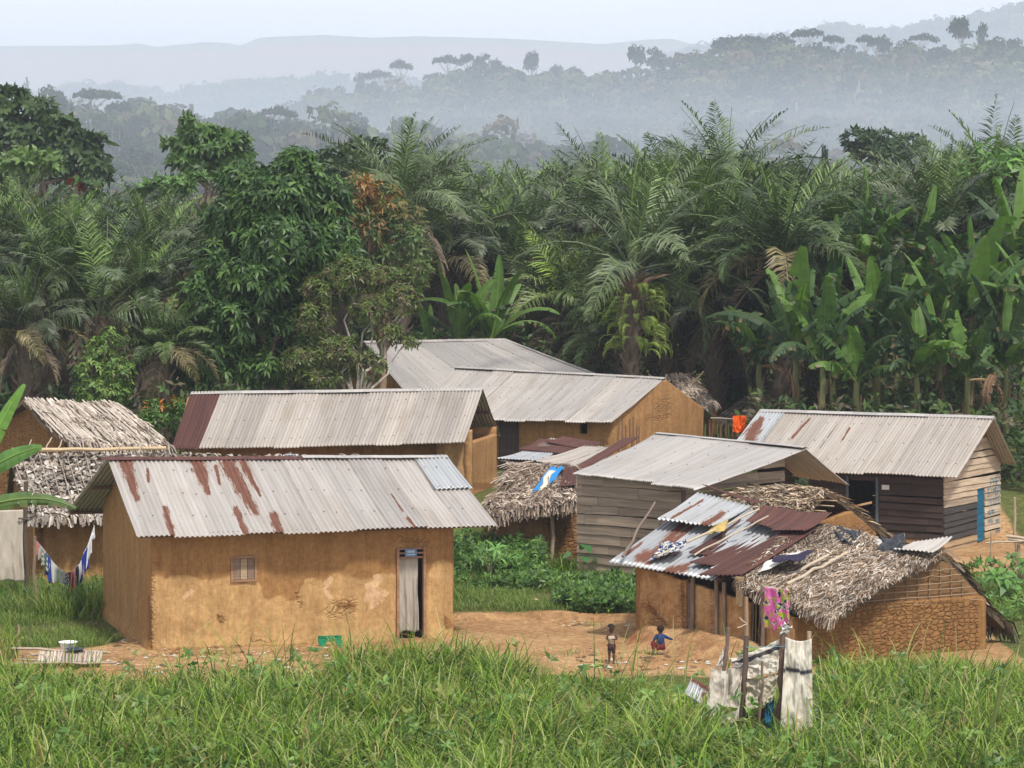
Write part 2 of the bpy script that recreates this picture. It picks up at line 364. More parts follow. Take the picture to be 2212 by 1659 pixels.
c = k.mix(k.math('SUBTRACT', 1.0, k.thr(spn.outputs[2], .75, .93)), c, (.26, .11, .045))
far = k.thr(k.n('CameraData'), 0, 1) if False else None
k.set(base=c, rough=.97, spec=.1, normal=k.bump(k.math('ADD', k.math('ADD', n2, n3), k.noise(ob, 2.6, 5, .6)), 1.0, .09))
g_o = put('ground', np.stack([gx, gy, gzv], -1).reshape(-1, 3), Q, None, k.m, None, {'green': gr.ravel()}, True); tag(g_o, kind='structure')

# ------------------------------------------------------------------ haze : one box of even air
def vol_box(name, x0, x1, y0, y1, z0, z1, dens, colr, aniso=.1):
    m = bpy.data.materials.new(name+'_air'); m.use_nodes = True; t = m.node_tree; t.nodes.clear()
    v = t.nodes.new('ShaderNodeVolumePrincipled'); o = t.nodes.new('ShaderNodeOutputMaterial')
    v.inputs['Color'].default_value = (*colr, 1); v.inputs['Density'].default_value = dens; v.inputs['Anisotropy'].default_value = aniso
    t.links.new(v.outputs[0], o.inputs['Volume'])
    V = [[x, y, z] for x in (x0, x1) for y in (y0, y1) for z in (z0, z1)]
    ob = put(name, V, [[0, 1, 3, 2], [4, 6, 7, 5], [0, 4, 5, 1], [2, 3, 7, 6], [0, 2, 6, 4], [1, 5, 7, 3]], None, m)
    return tag(ob, kind='stuff')
vol_box('haze', -5200, 5200, -60, 8300, -3, 800, .00024, (.78, .865, 1.0), -.15)
vol_box('mist', -1500, 1500, 500, 3000, -2.5, 66, .0030, (.80, .885, 1.0), -.15)

# ------------------------------------------------------------------ far forest on the hills
def crown_tpl(n, flat, seed, size=.16, lump=.35):
    r = np.random.default_rng(seed)
    d = r.normal(size=(n, 3)); d /= np.linalg.norm(d, axis=1)[:, None]; d[:, 2] = np.abs(d[:, 2])*1.0-.25*(r.random(n) < .35)
    rad = 1+lump*(fbm(d[:, 0]*2.2+5, d[:, 1]*2.2, d[:, 2]*2.2, seed, 2)-.5)*2
    rad *= .72+.33*r.random(n)**.5
    c = d*rad[:, None]*[1, 1, flat]
    a = r.normal(size=(n, 3)); a -= (a*d).sum(1)[:, None]*d*.6; a /= np.linalg.norm(a, axis=1)[:, None]
    b = np.cross(d+r.normal(size=(n, 3))*.35, a); b /= np.linalg.norm(b, axis=1)[:, None]
    s = size*(.6+.9*r.random(n))[:, None]
    V = np.stack([c-a*s-b*s*.7, c+a*s-b*s*.6, c+a*s*.8+b*s*.7, c-a*s*.9+b*s*.65], 1)
    return V  # n,4,3
def forest(name, pos, H, R, tpls, mat, seed, cols, trunks=.25, low=.35):
    r = np.random.default_rng(seed); n = len(pos); Vs = []; Cs = []
    which = r.integers(0, len(tpls), n); base = np.asarray(cols)[r.integers(0, len(cols), n)]*(.75+.5*r.random(n))[:, None]
    for q in range(len(tpls)):
        s = np.where(which == q)[0]
        if not len(s): continue
        th = r.random(len(s))*6.283; c, sn = np.cos(th), np.sin(th); T = tpls[q].reshape(-1, 3)
        X = T[None, :, 0]*c[:, None]-T[None, :, 1]*sn[:, None]; Yv = T[None, :, 0]*sn[:, None]+T[None, :, 1]*c[:, None]
        V = np.stack([X*R[s, None], Yv*R[s, None], np.broadcast_to(T[None, :, 2], X.shape)*R[s, None]], -1)
        ctr = pos[s].copy(); ctr[:, 2] += H[s]-R[s]*.5
        V += ctr[:, None, :]; Vs.append(V.reshape(-1, 3))
        cc = np.broadcast_to(base[s][:, None, :], V.shape)*(.8+.4*np.repeat(r.random((len(s), T.shape[0]//4)), 4, 1))[:, :, None]
        Cs.append(cc.reshape(-1, 3))
    V = np.vstack(Vs); C = np.vstack(Cs); Qf = np.arange(len(V)).reshape(-1, 4)
    tr = np.where(r.random(n) < trunks)[0]; mb = MB()
    mb.add(V, Qf, col=C)
    for t in tr:
        w_ = .28+.25*r.random(); p = pos[t]; x, y, z = p
        mb.tube([[x, y, z-1], [x+r.normal()*.4, y, z+H[t]*.95]], [w_*1.2, w_*.6], 4, (.45, .42, .36) if r.random() < .5 else (.2, .17, .13), cap=False)
    o = mb.build(name, mat); return tag(o, kind='stuff')
tp_far = [crown_tpl(64, f, 50+q, .2) for q, f in enumerate((.75, .6, .9, .5))]
fcol = [(.03, .06, .02), (.055, .09, .03), (.025, .045, .02), (.08, .115, .035), (.12, .14, .05), (.13, .10, .05)]
def scat(n, y0, y1, seed, half=.225, px0=None, px1=None):
    r = np.random.default_rng(seed)
    Y = np.sqrt(r.random(n)*(y1**2-y0**2)+y0**2); a, b = ((px0-CX)/F, (px1-CX)/F) if px0 is not None else (-half, half)
    X = Y*(a+(b-a)*r.random(n)); return np.stack([X, Y, ground_z(X, Y)], 1)
r0 = np.random.default_rng(3)
p = scat(4700, 600, 1030, 61, half=.225); p = p[hills(p[:, 0], p[:, 1]) > 5]
n = len(p); forest('hill_forest', p, 7+8*r0.random(n)+4*(r0.random(n) < .12), 3.2+3.2*r0.random(n), tp_far, M['farleaf'], 71, fcol, .16)
p = scat(3800, 3200, 4060, 62); p = p[(p[:, 0]/p[:, 1]*F+CX < 1150)]
n = len(p); forest('distant_ridge_forest', p, 14+16*r0.random(n), 10+9*r0.random(n), [t[:44]*1.0 for t in tp_far], M['farleaf'], 72, fcol, 0)
p = scat(3800, 4500, 5560, 63); p = p[(p[:, 0]/p[:, 1]*F+CX > 1450)]
n = len(p); forest('far_mountain_forest', p, 18+18*r0.random(n), 13+12*r0.random(n), [t[:40]*1.0 for t in tp_far], M['farleaf'], 73, fcol, 0)
p = scat(1900, 250, 700, 64)
n = len(p); forest('valley_forest', p, 5+6*r0.random(n)**1.5, 2.2+2.2*r0.random(n), [crown_tpl(260, f, 90+q, .085) for q, f in enumerate((.7, .85, .6))], M['farleaf'], 74, fcol, .04)

# single tall trees standing out on the skyline
def emergent_mesh(kind, seed):
    r = np.random.default_rng(seed); mb = MB(); tb = MB()
    lean = r.normal()*.04
    top = .93 if kind == 'umb' else .8
    tb.tube([[0, 0, -.05], [lean*.3, 0, .3], [lean, .0, .62], [lean*1.2, 0, top-.08]], [.022, .017, .013, .008], 5, (.36, .32, .27))
    nb = {'umb': 9, 'round': 9, 'tall': 10}[kind]
    for b in range(nb):
        a = b*2.4+r.random(); 
        if kind == 'umb': rr = .12+.16*r.random(); c = [lean+rr*math.cos(a), rr*math.sin(a), .9+.05*r.random()-.12*rr]; s = .1+.05*r.random(); fl = .55
        elif kind == 'round': rr = .13*r.random()+.05; c = [lean+rr*math.cos(a), rr*math.sin(a), .72+.2*r.random()]; s = .13+.05*r.random(); fl = .7
        else: rr = .1*r.random()+.03; c = [lean+rr*math.cos(a), rr*math.sin(a), .5+.42*(b/nb)]; s = .1+.05*r.random(); fl = .55
        T = crown_tpl(60, fl, seed*31+b, .15)
        V = T.reshape(-1, 3)*s+c; mb.add(V, np.arange(len(V)).reshape(-1, 4), col=np.repeat(.6+.8*r.random((60, 1)), 4, 0)*np.array([.03, .05, .022]))
        tb.tube([[lean*.9, 0, .58+.2*r.random() if kind != 'umb' else .7], [c[0]*.5+lean*.5, c[1]*.5, c[2]-.1], c], [.008, .006, .003], 4, (.3, .27, .22), cap=False)
    return tb.mesh('trunk', M['bark']), mb.mesh('crown', M['farleaf'])
em = {kk: [emergent_mesh(kk, 5+q*3+len(kk)) for q in range(2)] for kk in ('umb', 'round', 'tall')}
def emergent(px, topy, wpx, kind, Y, label, group, z0=None, name='forest_tree'):
    X = (px-CX)/F*Y; z = float(ground_z(np.array([X]), np.array([Y]))[0]) if z0 is None else z0
    H = P(px, topy, Y)[2]-z; Wd = wpx/F*Y/2/.34
    t = thing(name, (X, Y, z), label, 'tree', group); v = random.randrange(2)
    for me in em[kind][v]:
        o = bpy.data.objects.new(me.name, me); link(o, t); o.scale = (Wd, Wd, H); o.rotation_euler = (0, 0, random.random()*6.28)
    return t
G1 = 'tall emergent trees along the hazy ridge'
wd_ = {'umb': 'flat topped', 'round': 'round crowned', 'tall': 'narrow layered'}
ER = [(775,150,40,'tall'),(818,152,62,'umb'),(862,130,46,'umb'),(963,120,62,'umb'),(940,158,55,'umb'),(1010,116,38,'umb'),(1036,118,48,'round'),(1068,128,44,'round'),
 (1147,112,46,'round'),(1250,146,44,'round'),(1310,150,40,'tall'),(1377,98,56,'round'),(1425,106,58,'round'),(1482,120,46,'umb'),(1572,80,84,'round'),(1612,76,74,'round'),(1655,79,64,'round'),
 (1700,76,80,'round'),(1745,63,76,'umb'),(1800,76,46,'umb'),(1830,92,56,'tall'),(1870,76,48,'umb'),(1888,82,40,'umb'),(1918,80,52,'round'),(1955,88,64,'round'),(1992,73,60,'umb'),(2075,38,66,'round'),(2118,42,48,'tall'),(2150,84,66,'round'),(2190,84,60,'round'),
 (735,190,50,'round'),(560,240,50,'round'),(640,225,60,'round'),(700,200,60,'tall'),(1530,110,56,'round'),(1100,142,50,'round'),(1195,142,50,'round')]
for q, (px, ty, wp, kd) in enumerate(sorted(ER)):
    near = 'left end' if px < 800 else 'left half' if px < 1106 else 'middle' if px < 1500 else 'right half' if px < 1950 else 'right end'
    emergent(px, ty, wp, kd, 985+random.random()*25, f"{wd_[kd]} forest tree on the hazy ridge crest, number {q+1} counted from the left", G1)
# ------------------------------------------------------------------ house building kit
def proj(V):
    V = np.asarray(V, float); return CX+V[..., 0]/V[..., 1]*F, HZ+(CZ-V[..., 2])/V[..., 1]*F
def marks(V, shapes):
    """field that is 1 inside and falls to 0 outside strokes laid on a surface"""
    x, y = proj(V); r = np.zeros(x.shape)
    for (x0, y0, x1, y1, w0, w1) in shapes:
        dx, dy = x1-x0, y1-y0; L2 = dx*dx+dy*dy+1e-6
        t = np.clip(((x-x0)*dx+(y-y0)*dy)/L2, 0, 1)
        d = np.hypot(x-x0-t*dx, y-y0-t*dy); r = np.maximum(r, np.clip(1-.5*d/(w0+(w1-w0)*t), 0, 1))
    return r
def unit(v): v = np.asarray(v, float); return v/np.linalg.norm(v)
def bil(TL, TR, BR, BL, s, t):
    s = s[..., None]; t = t[..., None]
    return (TL*(1-s)+TR*s)*(1-t)+(BL*(1-s)+BR*s)*t
def roof_panel(name, mat, TL, TR, BR, BL, parent, pitch=.1, amp=.017, rust=None, sag=.02, jag=.035, seed=1, rows=14, lift=0.0, thick=.012):
    TL, TR, BR, BL = [np.asarray(a, float) for a in (TL, TR, BR, BL)]
    Lu = max(np.linalg.norm(BR-BL), np.linalg.norm(TR-TL)); Lv = .5*(np.linalg.norm(BL-TL)+np.linalg.norm(BR-TR))
    nu = max(8, int(Lu/pitch*8)); s, t = np.meshgrid(np.linspace(0, 1, nu+1), np.linspace(0, 1, rows+1), indexing='xy')
    n = unit(np.cross(BL-TL, TR-TL)); n = n if n[2] > 0 else -n
    sheet = np.floor(s*Lu/.74)
    tt = t*(1+jag*(hsh(sheet, sheet*0, sheet*0, seed)-.3)*sst(.6, 1, t))
    V = bil(TL, TR, BR, BL, s, tt)
    u, v = s*Lu, t*Lv
    h = amp*np.cos(2*math.pi*u/pitch)+sag*(fbm(u*.5, v*.7, 0, seed)-.5)*2+.02*(hsh(sheet, sheet*0, sheet*0, seed+5)-.5)*2
    h = h+lift-.02*np.sin(math.pi*t)*sag/.02
    V = V+n*h[..., None]; V = V.reshape(-1, 3)
    i, j = np.meshgrid(np.arange(rows), np.arange(nu), indexing='ij')
    Q = np.stack([i*(nu+1)+j, (i+1)*(nu+1)+j, (i+1)*(nu+1)+j+1, i*(nu+1)+j+1], -1).reshape(-1, 4)
    r = marks(V, rust).ravel() if rust else np.zeros(len(V))
    o = put(name, V, Q, None, mat, parent, {'uvm': np.stack([u.ravel()+seed*3.7, v.ravel(), 0*u.ravel()], 1), 'rust': r}, True)
    return solid(o, thick, 0)
def ridge_cap(name, mat, A, B, df, db, parent, wd=.2, lift=.03, seed=1):
    A, B = np.asarray(A, float), np.asarray(B, float); n = 24; s = np.linspace(0, 1, n+1)
    R = A*(1-s[:, None])+B*s[:, None]; R[:, 2] += lift+.02*(fbm(s*6, 0, 0, seed)-.5)
    f = R+unit(df)*wd; b = R+unit(db)*wd; f[:, 2] += lift*.4; b[:, 2] += lift*.4
    V = np.stack([f, R, b], 1).reshape(-1, 3); Q = []
    for k in range(n):
        Q += [[k*3, k*3+1, k*3+4, k*3+3], [k*3+1, k*3+2, k*3+5, k*3+4]]
    L_ = np.linalg.norm(B-A); u = np.repeat(s*L_, 3); v = np.tile([.25, .05, .25], n+1)
    return solid(put(name, V, Q, None, mat, parent, {'uvm': np.stack([u, v, 0*u], 1), 'rust': np.zeros(len(V))}, False), .01, 0)
def plane(A, B, C_):
    A, B, C_ = map(lambda a: np.asarray(a, float), (A, B, C_)); n = np.cross(B-A, C_-A)
    return lambda x, y: A[2]-(n[0]*(x-A[0])+n[1]*(y-A[1]))/n[2]
def on_px(p0, p1, px):
    k_ = (px-CX)/F; d = np.asarray(p1)-np.asarray(p0); return (k_*p0[1]-p0[0])/(d[0]-k_*d[1])   # fraction along the wall
def zpy(py, Y): return CZ-(py-HZ)/F*Y
def rect_open(p0, p1, px0, px1, py0, py1):
    a, b = sorted((on_px(p0, p1, px0), on_px(p0, p1, px1))); L_ = np.linalg.norm(np.asarray(p1)-np.asarray(p0))
    Ym = p0[1]+(p1[1]-p0[1])*(a+b)/2
    return [a*L_, b*L_, zpy(py1, Ym), zpy(py0, Ym)]
def wall(name, mat, p0, p1, top, parent, holes=(), res=.06, lump=.03, batter=.05, thick=.18, fields=None, zb=None, seed=1, inward=None):
    p0, p1 = np.asarray(p0, float), np.asarray(p1, float); L_ = np.linalg.norm(p1-p0); d = (p1-p0)/L_
    n = np.array([d[1], -d[0]])
    if n@(np.array([0., 0.])-(p0+p1)/2) < 0: n = -n
    if inward: n = -n
    us = set(np.round(np.linspace(0, L_, int(L_/res)+2), 4)); 
    g = float(min(gz(np.array([p0[0], p1[0]]), np.array([p0[1], p1[1]]))))-.12 if zb is None else zb
    tops = [top(*(p0+d*u)) for u in np.linspace(0, L_, 40)]; zt = max(tops)
    zs = set(np.round(np.linspace(g, zt, int((zt-g)/res)+2), 4))
    for (a, b, c, e) in holes: us |= {round(a, 4), round(b, 4)}; zs |= {round(c, 4), round(e, 4)}
    us = np.array(sorted(x for x in us if 0 <= x <= L_+1e-4)); zs = np.array(sorted(x for x in zs if g-1e-4 <= x <= zt+1e-4))
    U, Z = np.meshgrid(us, zs, indexing='xy'); tp = top(p0[0]+d[0]*U, p0[1]+d[1]*U)
    Zc = np.minimum(Z, tp); off = lump*2*(fbm(U*1.6+seed, Zc*1.6, 0, seed, 5)-.5)+batter*(1-sst(0, .5, Zc-g))
    inner = np.zeros(U.shape)
    for (a, b, c, e) in holes: inner = np.maximum(inner, (1-sst(0, .12, np.maximum(np.maximum(a-U, U-b), np.maximum(c-Z, Z-e)))))
    off = off*(1-inner)
    X = p0[0]+d[0]*U+n[0]*off; Y = p0[1]+d[1]*U+n[1]*off
    V = np.stack([X, Y, Zc], -1).reshape(-1, 3); nx_ = len(us); Qs = []
    cu, cz = (us[:-1]+us[1:])/2, (zs[:-1]+zs[1:])/2
    flip = np.cross(np.array([d[0], d[1], 0]), [0, 0, 1])[:2]@n < 0
    for b_ in range(len(zs)-1):
        for a_ in range(nx_-1):
            if any(h[0] < cu[a_] < h[1] and h[2] < cz[b_] < h[3] for h in holes): continue
            q = [b_*nx_+a_, b_*nx_+a_+1, (b_+1)*nx_+a_+1, (b_+1)*nx_+a_]
            if V[q[3]][2]-V[q[0]][2] < 1e-5 and V[q[2]][2]-V[q[1]][2] < 1e-5: continue
            Qs.append(q[::-1] if flip else q)
    at = {'uvm': np.stack([U.ravel(), Zc.ravel(), 0*U.ravel()], 1)}
    for kf in ('patch', 'pale', 'crack', 'dark'): at[kf] = np.zeros(len(V))
    for kf, fn in (fields or {}).items(): at[kf] = fn(V) if callable(fn) else np.full(len(V), float(fn))
    o = put(name, V, Qs, None, mat, parent, at, True); return solid(o, thick, -1)
def planks(name, p0, p1, top, parent, colf, h=.22, holes=(), zb=None, seed=1, mat=None, stag=True, thick=.03):
    p0, p1 = np.asarray(p0, float), np.asarray(p1, float); L_ = np.linalg.norm(p1-p0); d = (p1-p0)/L_
    n = np.array([d[1], -d[0]]); n = n if n@(-(p0+p1)/2) > 0 else -n; r = np.random.default_rng(seed); mb = MB()
    g = float(min(gz(np.array([p0[0], p1[0]]), np.array([p0[1], p1[1]]))))-.05 if zb is None else zb
    zt = max(top(*(p0+d*u)) for u in np.linspace(0, L_, 30)); kk = 0; z = g
    while z < zt:
        hh = h*(.85+.3*r.random()); cuts = [0, L_]
        if stag and L_ > 2: cuts += list(r.random(2)*L_)
        for hl in holes:
            if hl[2]-.02 < z+hh/2 < hl[3]+.02: cuts += [hl[0], hl[1]]
        cuts = sorted(cuts); til = r.normal()*.006
        for a, b in zip(cuts[:-1], cuts[1:]):
            if b-a < .03: continue
            if any(hl[0]-.01 < (a+b)/2 < hl[1]+.01 and hl[2]-.02 < z+hh/2 < hl[3]+.02 for hl in holes): continue
            cc_ = np.array(colf((a+b)/2, z-g+hh/2, kk))*1.0
            ss = np.linspace(a+.004, b-.004, max(2, int((b-a)/.35)+1)); wob = r.normal(size=len(ss))*.005
            for q in range(len(ss)-1):
                v = []
                for e, u in ((0, ss[q]), (1, ss[q+1])):
                    x, y = p0+d*u; t_ = top(x, y)
                    zl, zh = z+wob[q+e]+til*u+.008, z+hh+wob[q+e]+til*u-.012
                    zl, zh = min(zl, t_), min(zh, t_)
                    for zz, o1, o2 in ((zl, .034, 0), (zh, .006, -.02)):
                        for of in (o1, o1-thick): v.append([x+n[0]*of, y+n[1]*of, zz])
                v = np.array(v)
                if v[2, 2]-v[0, 2] < .005 and v[6, 2]-v[4, 2] < .005: continue
                uv = np.array([[u_+kk*7.3, zz_, of_] for u_ in (ss[q], ss[q+1]) for zz_ in (z, z+hh) for of_ in (0, .03)])
                mb.add(v, [[0, 4, 6, 2], [1, 3, 7, 5], [0, 1, 5, 4], [2, 6, 7, 3], [0, 2, 3, 1], [4, 5, 7, 6]], col=cc_, uv=uv)
            kk += 1
        z += hh*.97
    return mb.build(name, mat or M['plank'], parent)
TH = [(.52, .45, .38), (.60, .55, .50), (.36, .29, .22), (.25, .18, .12), (.44, .36, .28), (.16, .11, .07)]
def thatch(name, TL, TR, BR, BL, parent, n=3500, ln=(.25, .5), wd=(.03, .07), cols=TH, seed=1, sag=.08, thick=.1, lift=.05, yaw=.35, wts=None, eave=.2, base=(.12, .085, .055), ridge=True, curl=.0, puff=.5):
    TL, TR, BR, BL = [np.asarray(a, float) for a in (TL, TR, BR, BL)]; r = np.random.default_rng(seed)
    nrm = unit(np.cross(BL-TL, TR-TL)); nrm = nrm if nrm[2] > 0 else -nrm
    S = lambda s, t: bil(TL, TR, BR, BL, s, t)+nrm*((fbm(s*5+seed, t*4, 0, seed)-.5)*2*sag)[..., None]
    mb = MB(); a, b = 30, 14; s, t = np.meshgrid(np.linspace(0, 1, a+1), np.linspace(0, 1, b+1)); V = S(s, t).reshape(-1, 3)
    i, j = np.meshgrid(np.arange(b), np.arange(a), indexing='ij'); Q = np.stack([i*(a+1)+j, (i+1)*(a+1)+j, (i+1)*(a+1)+j+1, i*(a+1)+j+1], -1).reshape(-1, 4)
    mb.add(V, Q, col=base); mb.add(V-nrm*thick, Q[:, ::-1], col=base)
    for ring in ([k_ for k_ in range(a+1)], [b*(a+1)+k_ for k_ in range(a+1)], [k_*(a+1) for k_ in range(b+1)], [k_*(a+1)+a for k_ in range(b+1)]):
        rv = np.vstack([V[ring], V[ring]-nrm*thick]); m_ = len(ring); mb.add(rv, [[q, q+1, m_+q+1, m_+q] for q in range(m_-1)], col=base)
    ne = int(n*eave); s = r.random(n+ne); t = np.concatenate([np.sort(r.random(n))*1.0-.02, 1-.05*r.random(ne)]); d = unit((BL+BR-TL-TR)/2); al = unit(TR-TL+BR-BL)
    p = S(s, t)+nrm*(lift*r.random(n+ne))[:, None]
    ya = r.normal(size=n+ne)*yaw; dd = d*np.cos(ya)[:, None]+al*np.sin(ya)[:, None]; pp = np.cross(dd, nrm)
    l_ = (ln[0]+(ln[1]-ln[0])*r.random(n+ne)); l_[n:] *= .8; w_ = wd[0]+(wd[1]-wd[0])*r.random(n+ne)
    up = nrm*(.02+.07*r.random(n+ne))[:, None]*puff
    dz = np.zeros((n+ne, 3)); dz[n:, 2] = -l_[n:]*(.35+.5*r.random(ne)); dz[:n] += nrm*(curl*r.random(n))[:, None]
    P0, P1, P2 = p, p+dd*(l_*.5)[:, None]+up, p+dd*l_[:, None]+up*.3+dz
    tw = (r.normal(size=n+ne)*.5)[:, None]; pw = (pp*np.cos(tw)+nrm*np.sin(tw))*w_[:, None]*.5
    V = np.stack([P0-pw*.7, P0+pw*.7, P1-pw, P1+pw, P2-pw*.5, P2+pw*.5], 1)
    ix = r.choice(len(cols), n+ne, p=wts); c = np.asarray(cols)[ix]*(.8+.4*r.random((n+ne, 1)))*(.45+1.1*fbm(s*9, t*5, 0, seed+9))[:, None]
    bq = np.arange(n+ne)[:, None]*6; Q = np.vstack([bq+[0, 1, 3, 2], bq+[2, 3, 5, 4]])
    mb.add(V.reshape(-1, 3), Q, col=np.repeat(c, 6, 0))
    return mb.build(name, M['thatch'], parent), S
def gable_roof_walls(foot, top, mat, parent, **kw): pass
def crooked(A, B, n=5, amp=.02, sd=0):
    A, B = np.asarray(A, float), np.asarray(B, float); r = np.random.default_rng(sd); s = np.linspace(0, 1, n)[:, None]
    return A*(1-s)+B*s+r.normal(size=(n, 3))*amp*np.sin(math.pi*s)
def pole(name, A, B, r0_, r1_=None, parent=None, col=(.3, .22, .15), n=6, amp=.02, mat=None, sd=0):
    mb = MB(); mb.tube(crooked(A, B, n, amp, sd), np.linspace(r0_, r1_ if r1_ else r0_*.8, n), 7, col, noise=.15); return mb.build(name, mat or M['stick'], parent)

# ------------------------------------------------------------------ front house
EL, ER, RL, RR = P(295,1160,47.3), P(1075,1134,49.6), P(232,990,50.3), P(965,988,52.6)
BLr = P(147,1104,53.3); BRr = BLr+(RR-RL); BRr[2] = BLr[2]
fl, fr = XY(327, 47.9), XY(978, 49.8); run = unit(np.array([RL[0]-EL[0], RL[1]-EL[1]]))
bl, br = fl+run*5.35, fr+run*5.35
A = thing('mud_house', (fl[0], fl[1], 0), 'ochre mud plastered house in front under a grey corrugated roof with rust patches', 'house')
topA = lambda x, y, f=plane(EL, ER, RL), g_=plane(EL, ER, RR), b=plane(RL, RR, BLr): np.minimum(np.minimum(f(x, y), g_(x, y)), b(x, y))-.07
rustA = [(269,995,296,1078,14,6),(427,998,449,1065,18,5),(493,1003,551,1107,17,8),(525,1000,562,1071,8,3),(357,1099,373,1155,6,6),(509,1099,531,1152,5,7),(591,1115,603,1149,9,8),(318,1014,321,1040,3,3),(466,1008,474,1046,4,3),(846,1068,870,1105,2,2),(880,1120,898,1140,4,3)]
roof_panel('front_roof', M['roof_grey'], RL, RR, ER, EL, A, rust=rustA, seed=1, rows=60, sag=.03)
roof_panel('rear_roof', M['roof_beige'], RL, RR, BRr, BLr, A, seed=2)
zl, zr, zbr, zbl = P(892,992,52.4), P(967,989,52.6), P(1023,1059,51.2), P(940,1063,50.95)
roof_panel('patch_sheet', M['zinc'], zl, zr, zbr, zbl, A, seed=3, lift=.05, sag=.01, jag=0)
mid = RL*.42+RR*.58
ridge_cap('ridge_cap', M['rust'], RL+(RL-RR)*.02, mid, EL-RL, BLr-RL, A, .17)
ridge_cap('ridge_cap', M['roof_white'], mid+(RL-RR)*.02, RR, EL-RL, BLr-RL, A, .16, lift=.05, seed=3)
door = rect_open(fl, fr, 856, 920, 1183, 1388); win = rect_open(fl, fr, 503, 550, 1206, 1252)
bx = [325,480,560,570,640,660,850,925,935,975]; by = [1245,1248,1262,1292,1296,1252,1240,1240,1212,1212]
def patchA(V):
    x, y = proj(V); return np.clip(.5+(y-np.interp(x, bx, by))/55, 0, 1)
crA = [(722,1318,755,1310,14,13),(475,1334,483,1340,6,5),(640,1280,650,1310,3,4),(327,1240,326,1405,5,6),(860,1165,915,1172,8,8),(545,1382,590,1385,4,4)]
fA = {'patch': patchA, 'pale': lambda V: marks(V, [(706,1262,716,1250,7,6),(700,1272,715,1292,5,6),(800,1268,818,1250,12,10),(795,1290,825,1285,12,14),(805,1310,810,1305,8,8),(398,1290,415,1275,6,5)]),
      'crack': lambda V: marks(V, crA), 'dark': lambda V: marks(V, [(735,1308,762,1310,10,10),(326,1300,326,1400,3,4),(470,1330,480,1345,5,5),(330,1412,970,1392,14,14)])}
wall('front_wall', M['mud'], fl, fr, topA, A, [door, win], res=.05, fields=fA, seed=2, batter=.07, lump=.05)
wall('side_wall', M['mud'], bl, fl, topA, A, res=.06, fields={'patch': .28, 'dark': lambda V: marks(V, [(322,1290,324,1400,4,5)])}, seed=4, batter=.12, lump=.04)
wall('side_wall', M['mud'], fr, br, topA, A, res=.1, seed=5, inward=True); wall('rear_wall', M['mud'], bl, br, topA, A, res=.12, seed=6, inward=True)
dvec = unit(fr-fl); nrmA = np.array([dvec[1], -dvec[0]]); dv3 = np.array([*dvec, 0]); nn3 = np.array([*nrmA, 0]); up3 = np.array([0, 0, 1.]); axA = [dv3, nn3, up3]
def at_wall(p0, d3, n3, u, z, off=0.0): return np.array([p0[0], p0[1], 0])+d3*u+n3*off+np.array([0, 0, z])
wc = (.34, .2, .12)
fm = MB(); u0, u1, z0, z1 = door
for uu in (u0+.03, u1-.03): fm.box(at_wall(fl, dv3, nn3, uu, (z0+z1)/2, -.02), .055, .12, z1-z0, axA, wc)
for zz in (z1-.02, z1-.11, z1-.2): fm.box(at_wall(fl, dv3, nn3, (u0+u1)/2, zz, -.01), u1-u0-.12, .06, .035, axA, (.36, .2, .13))
df = fm.build('door_frame', M['plank'], A)
def curtain(name, p0, d3, n3, ua, ub, za, zb_, parent, col, off=-.07, folds=7, mat=None, pin=True, sd=0, amp=.025, stripes=None):
    nu, nv = 40, 40; s, t = np.meshgrid(np.linspace(0, 1, nu+1), np.linspace(0, 1, nv+1))
    ph = fbm(s*3+sd, t*1.2, 0, sd)*5; o = amp*np.sin(s*folds*6.28+ph*2.2)*(.35+.65*t)+amp*1.5*(fbm(s*5, t*3+sd, 0, sd+3)-.5)
    zz = za+(zb_-za)*t+.02*np.sin(s*9+sd)*t; uu = ua+(ub-ua)*(s+.03*np.sin(t*5+sd)*t)
    V = np.array([p0[0], p0[1], 0])+d3*uu[..., None]+n3*(off+o)[..., None]; V[..., 2] += zz
    i, j = np.meshgrid(np.arange(nv), np.arange(nu), indexing='ij'); Q = np.stack([i*(nu+1)+j, (i+1)*(nu+1)+j, (i+1)*(nu+1)+j+1, i*(nu+1)+j+1], -1).reshape(-1, 4)
    c = np.broadcast_to(np.asarray(col, float), (V[..., 0].size, 3)).copy()
    if stripes is not None: c = stripes(s.ravel(), t.ravel(), c)
    o_ = put(name, V.reshape(-1, 3), Q, None, mat or M['cloth'], parent, {'col': c}, True); return solid(o_, .006, 0)
tag(curtain('door_curtain', fl, dv3, nn3, u0+.06, u1-.15, z1-.2, z0+.22, A, (.40, .36, .31), folds=3, sd=4, amp=.035), 'grey beige cloth curtain hanging in the doorway')
sg = MB(); sg.box(at_wall(fl, dv3, nn3, (u0+u1)/2-.02, z1-.1, .05), .25, .02, .16, axA, (.10, .22, .36))
sgo = sg.build('door_plate', M['plastic'], A); tag(sgo, 'small blue number plate over the door')
for zz, nn_, st_, w__, h__ in ((-.075, 4, .04, .022, .045), (-.135, 7, .026, .016, .022)):
    dg = MB(); 
    for q in range(nn_): dg.box(at_wall(fl, dv3, nn3, (u0+u1)/2-.02+(q-(nn_-1)/2)*st_, z1+zz, .062), w__, .004, h__, axA, (.62, .66, .68))
    o_ = dg.build('plate_lettering', M['plastic'], None); o_.parent = sgo
    for v_ in o_.data.vertices: v_.co -= Vector(A.location)
ws = MB(); u0, u1, z0, z1 = win
for q in range(3): ws.box(at_wall(fl, dv3, nn3, u0+(q+.5)*(u1-u0)/3, (z0+z1)/2, -.005+.008*(q == 1)), (u1-u0)/3-.012, .025, z1-z0-.02, [up3, nn3, dv3] if False else axA, ((.27, .20, .15), (.40, .30, .20), (.24, .17, .125))[q])
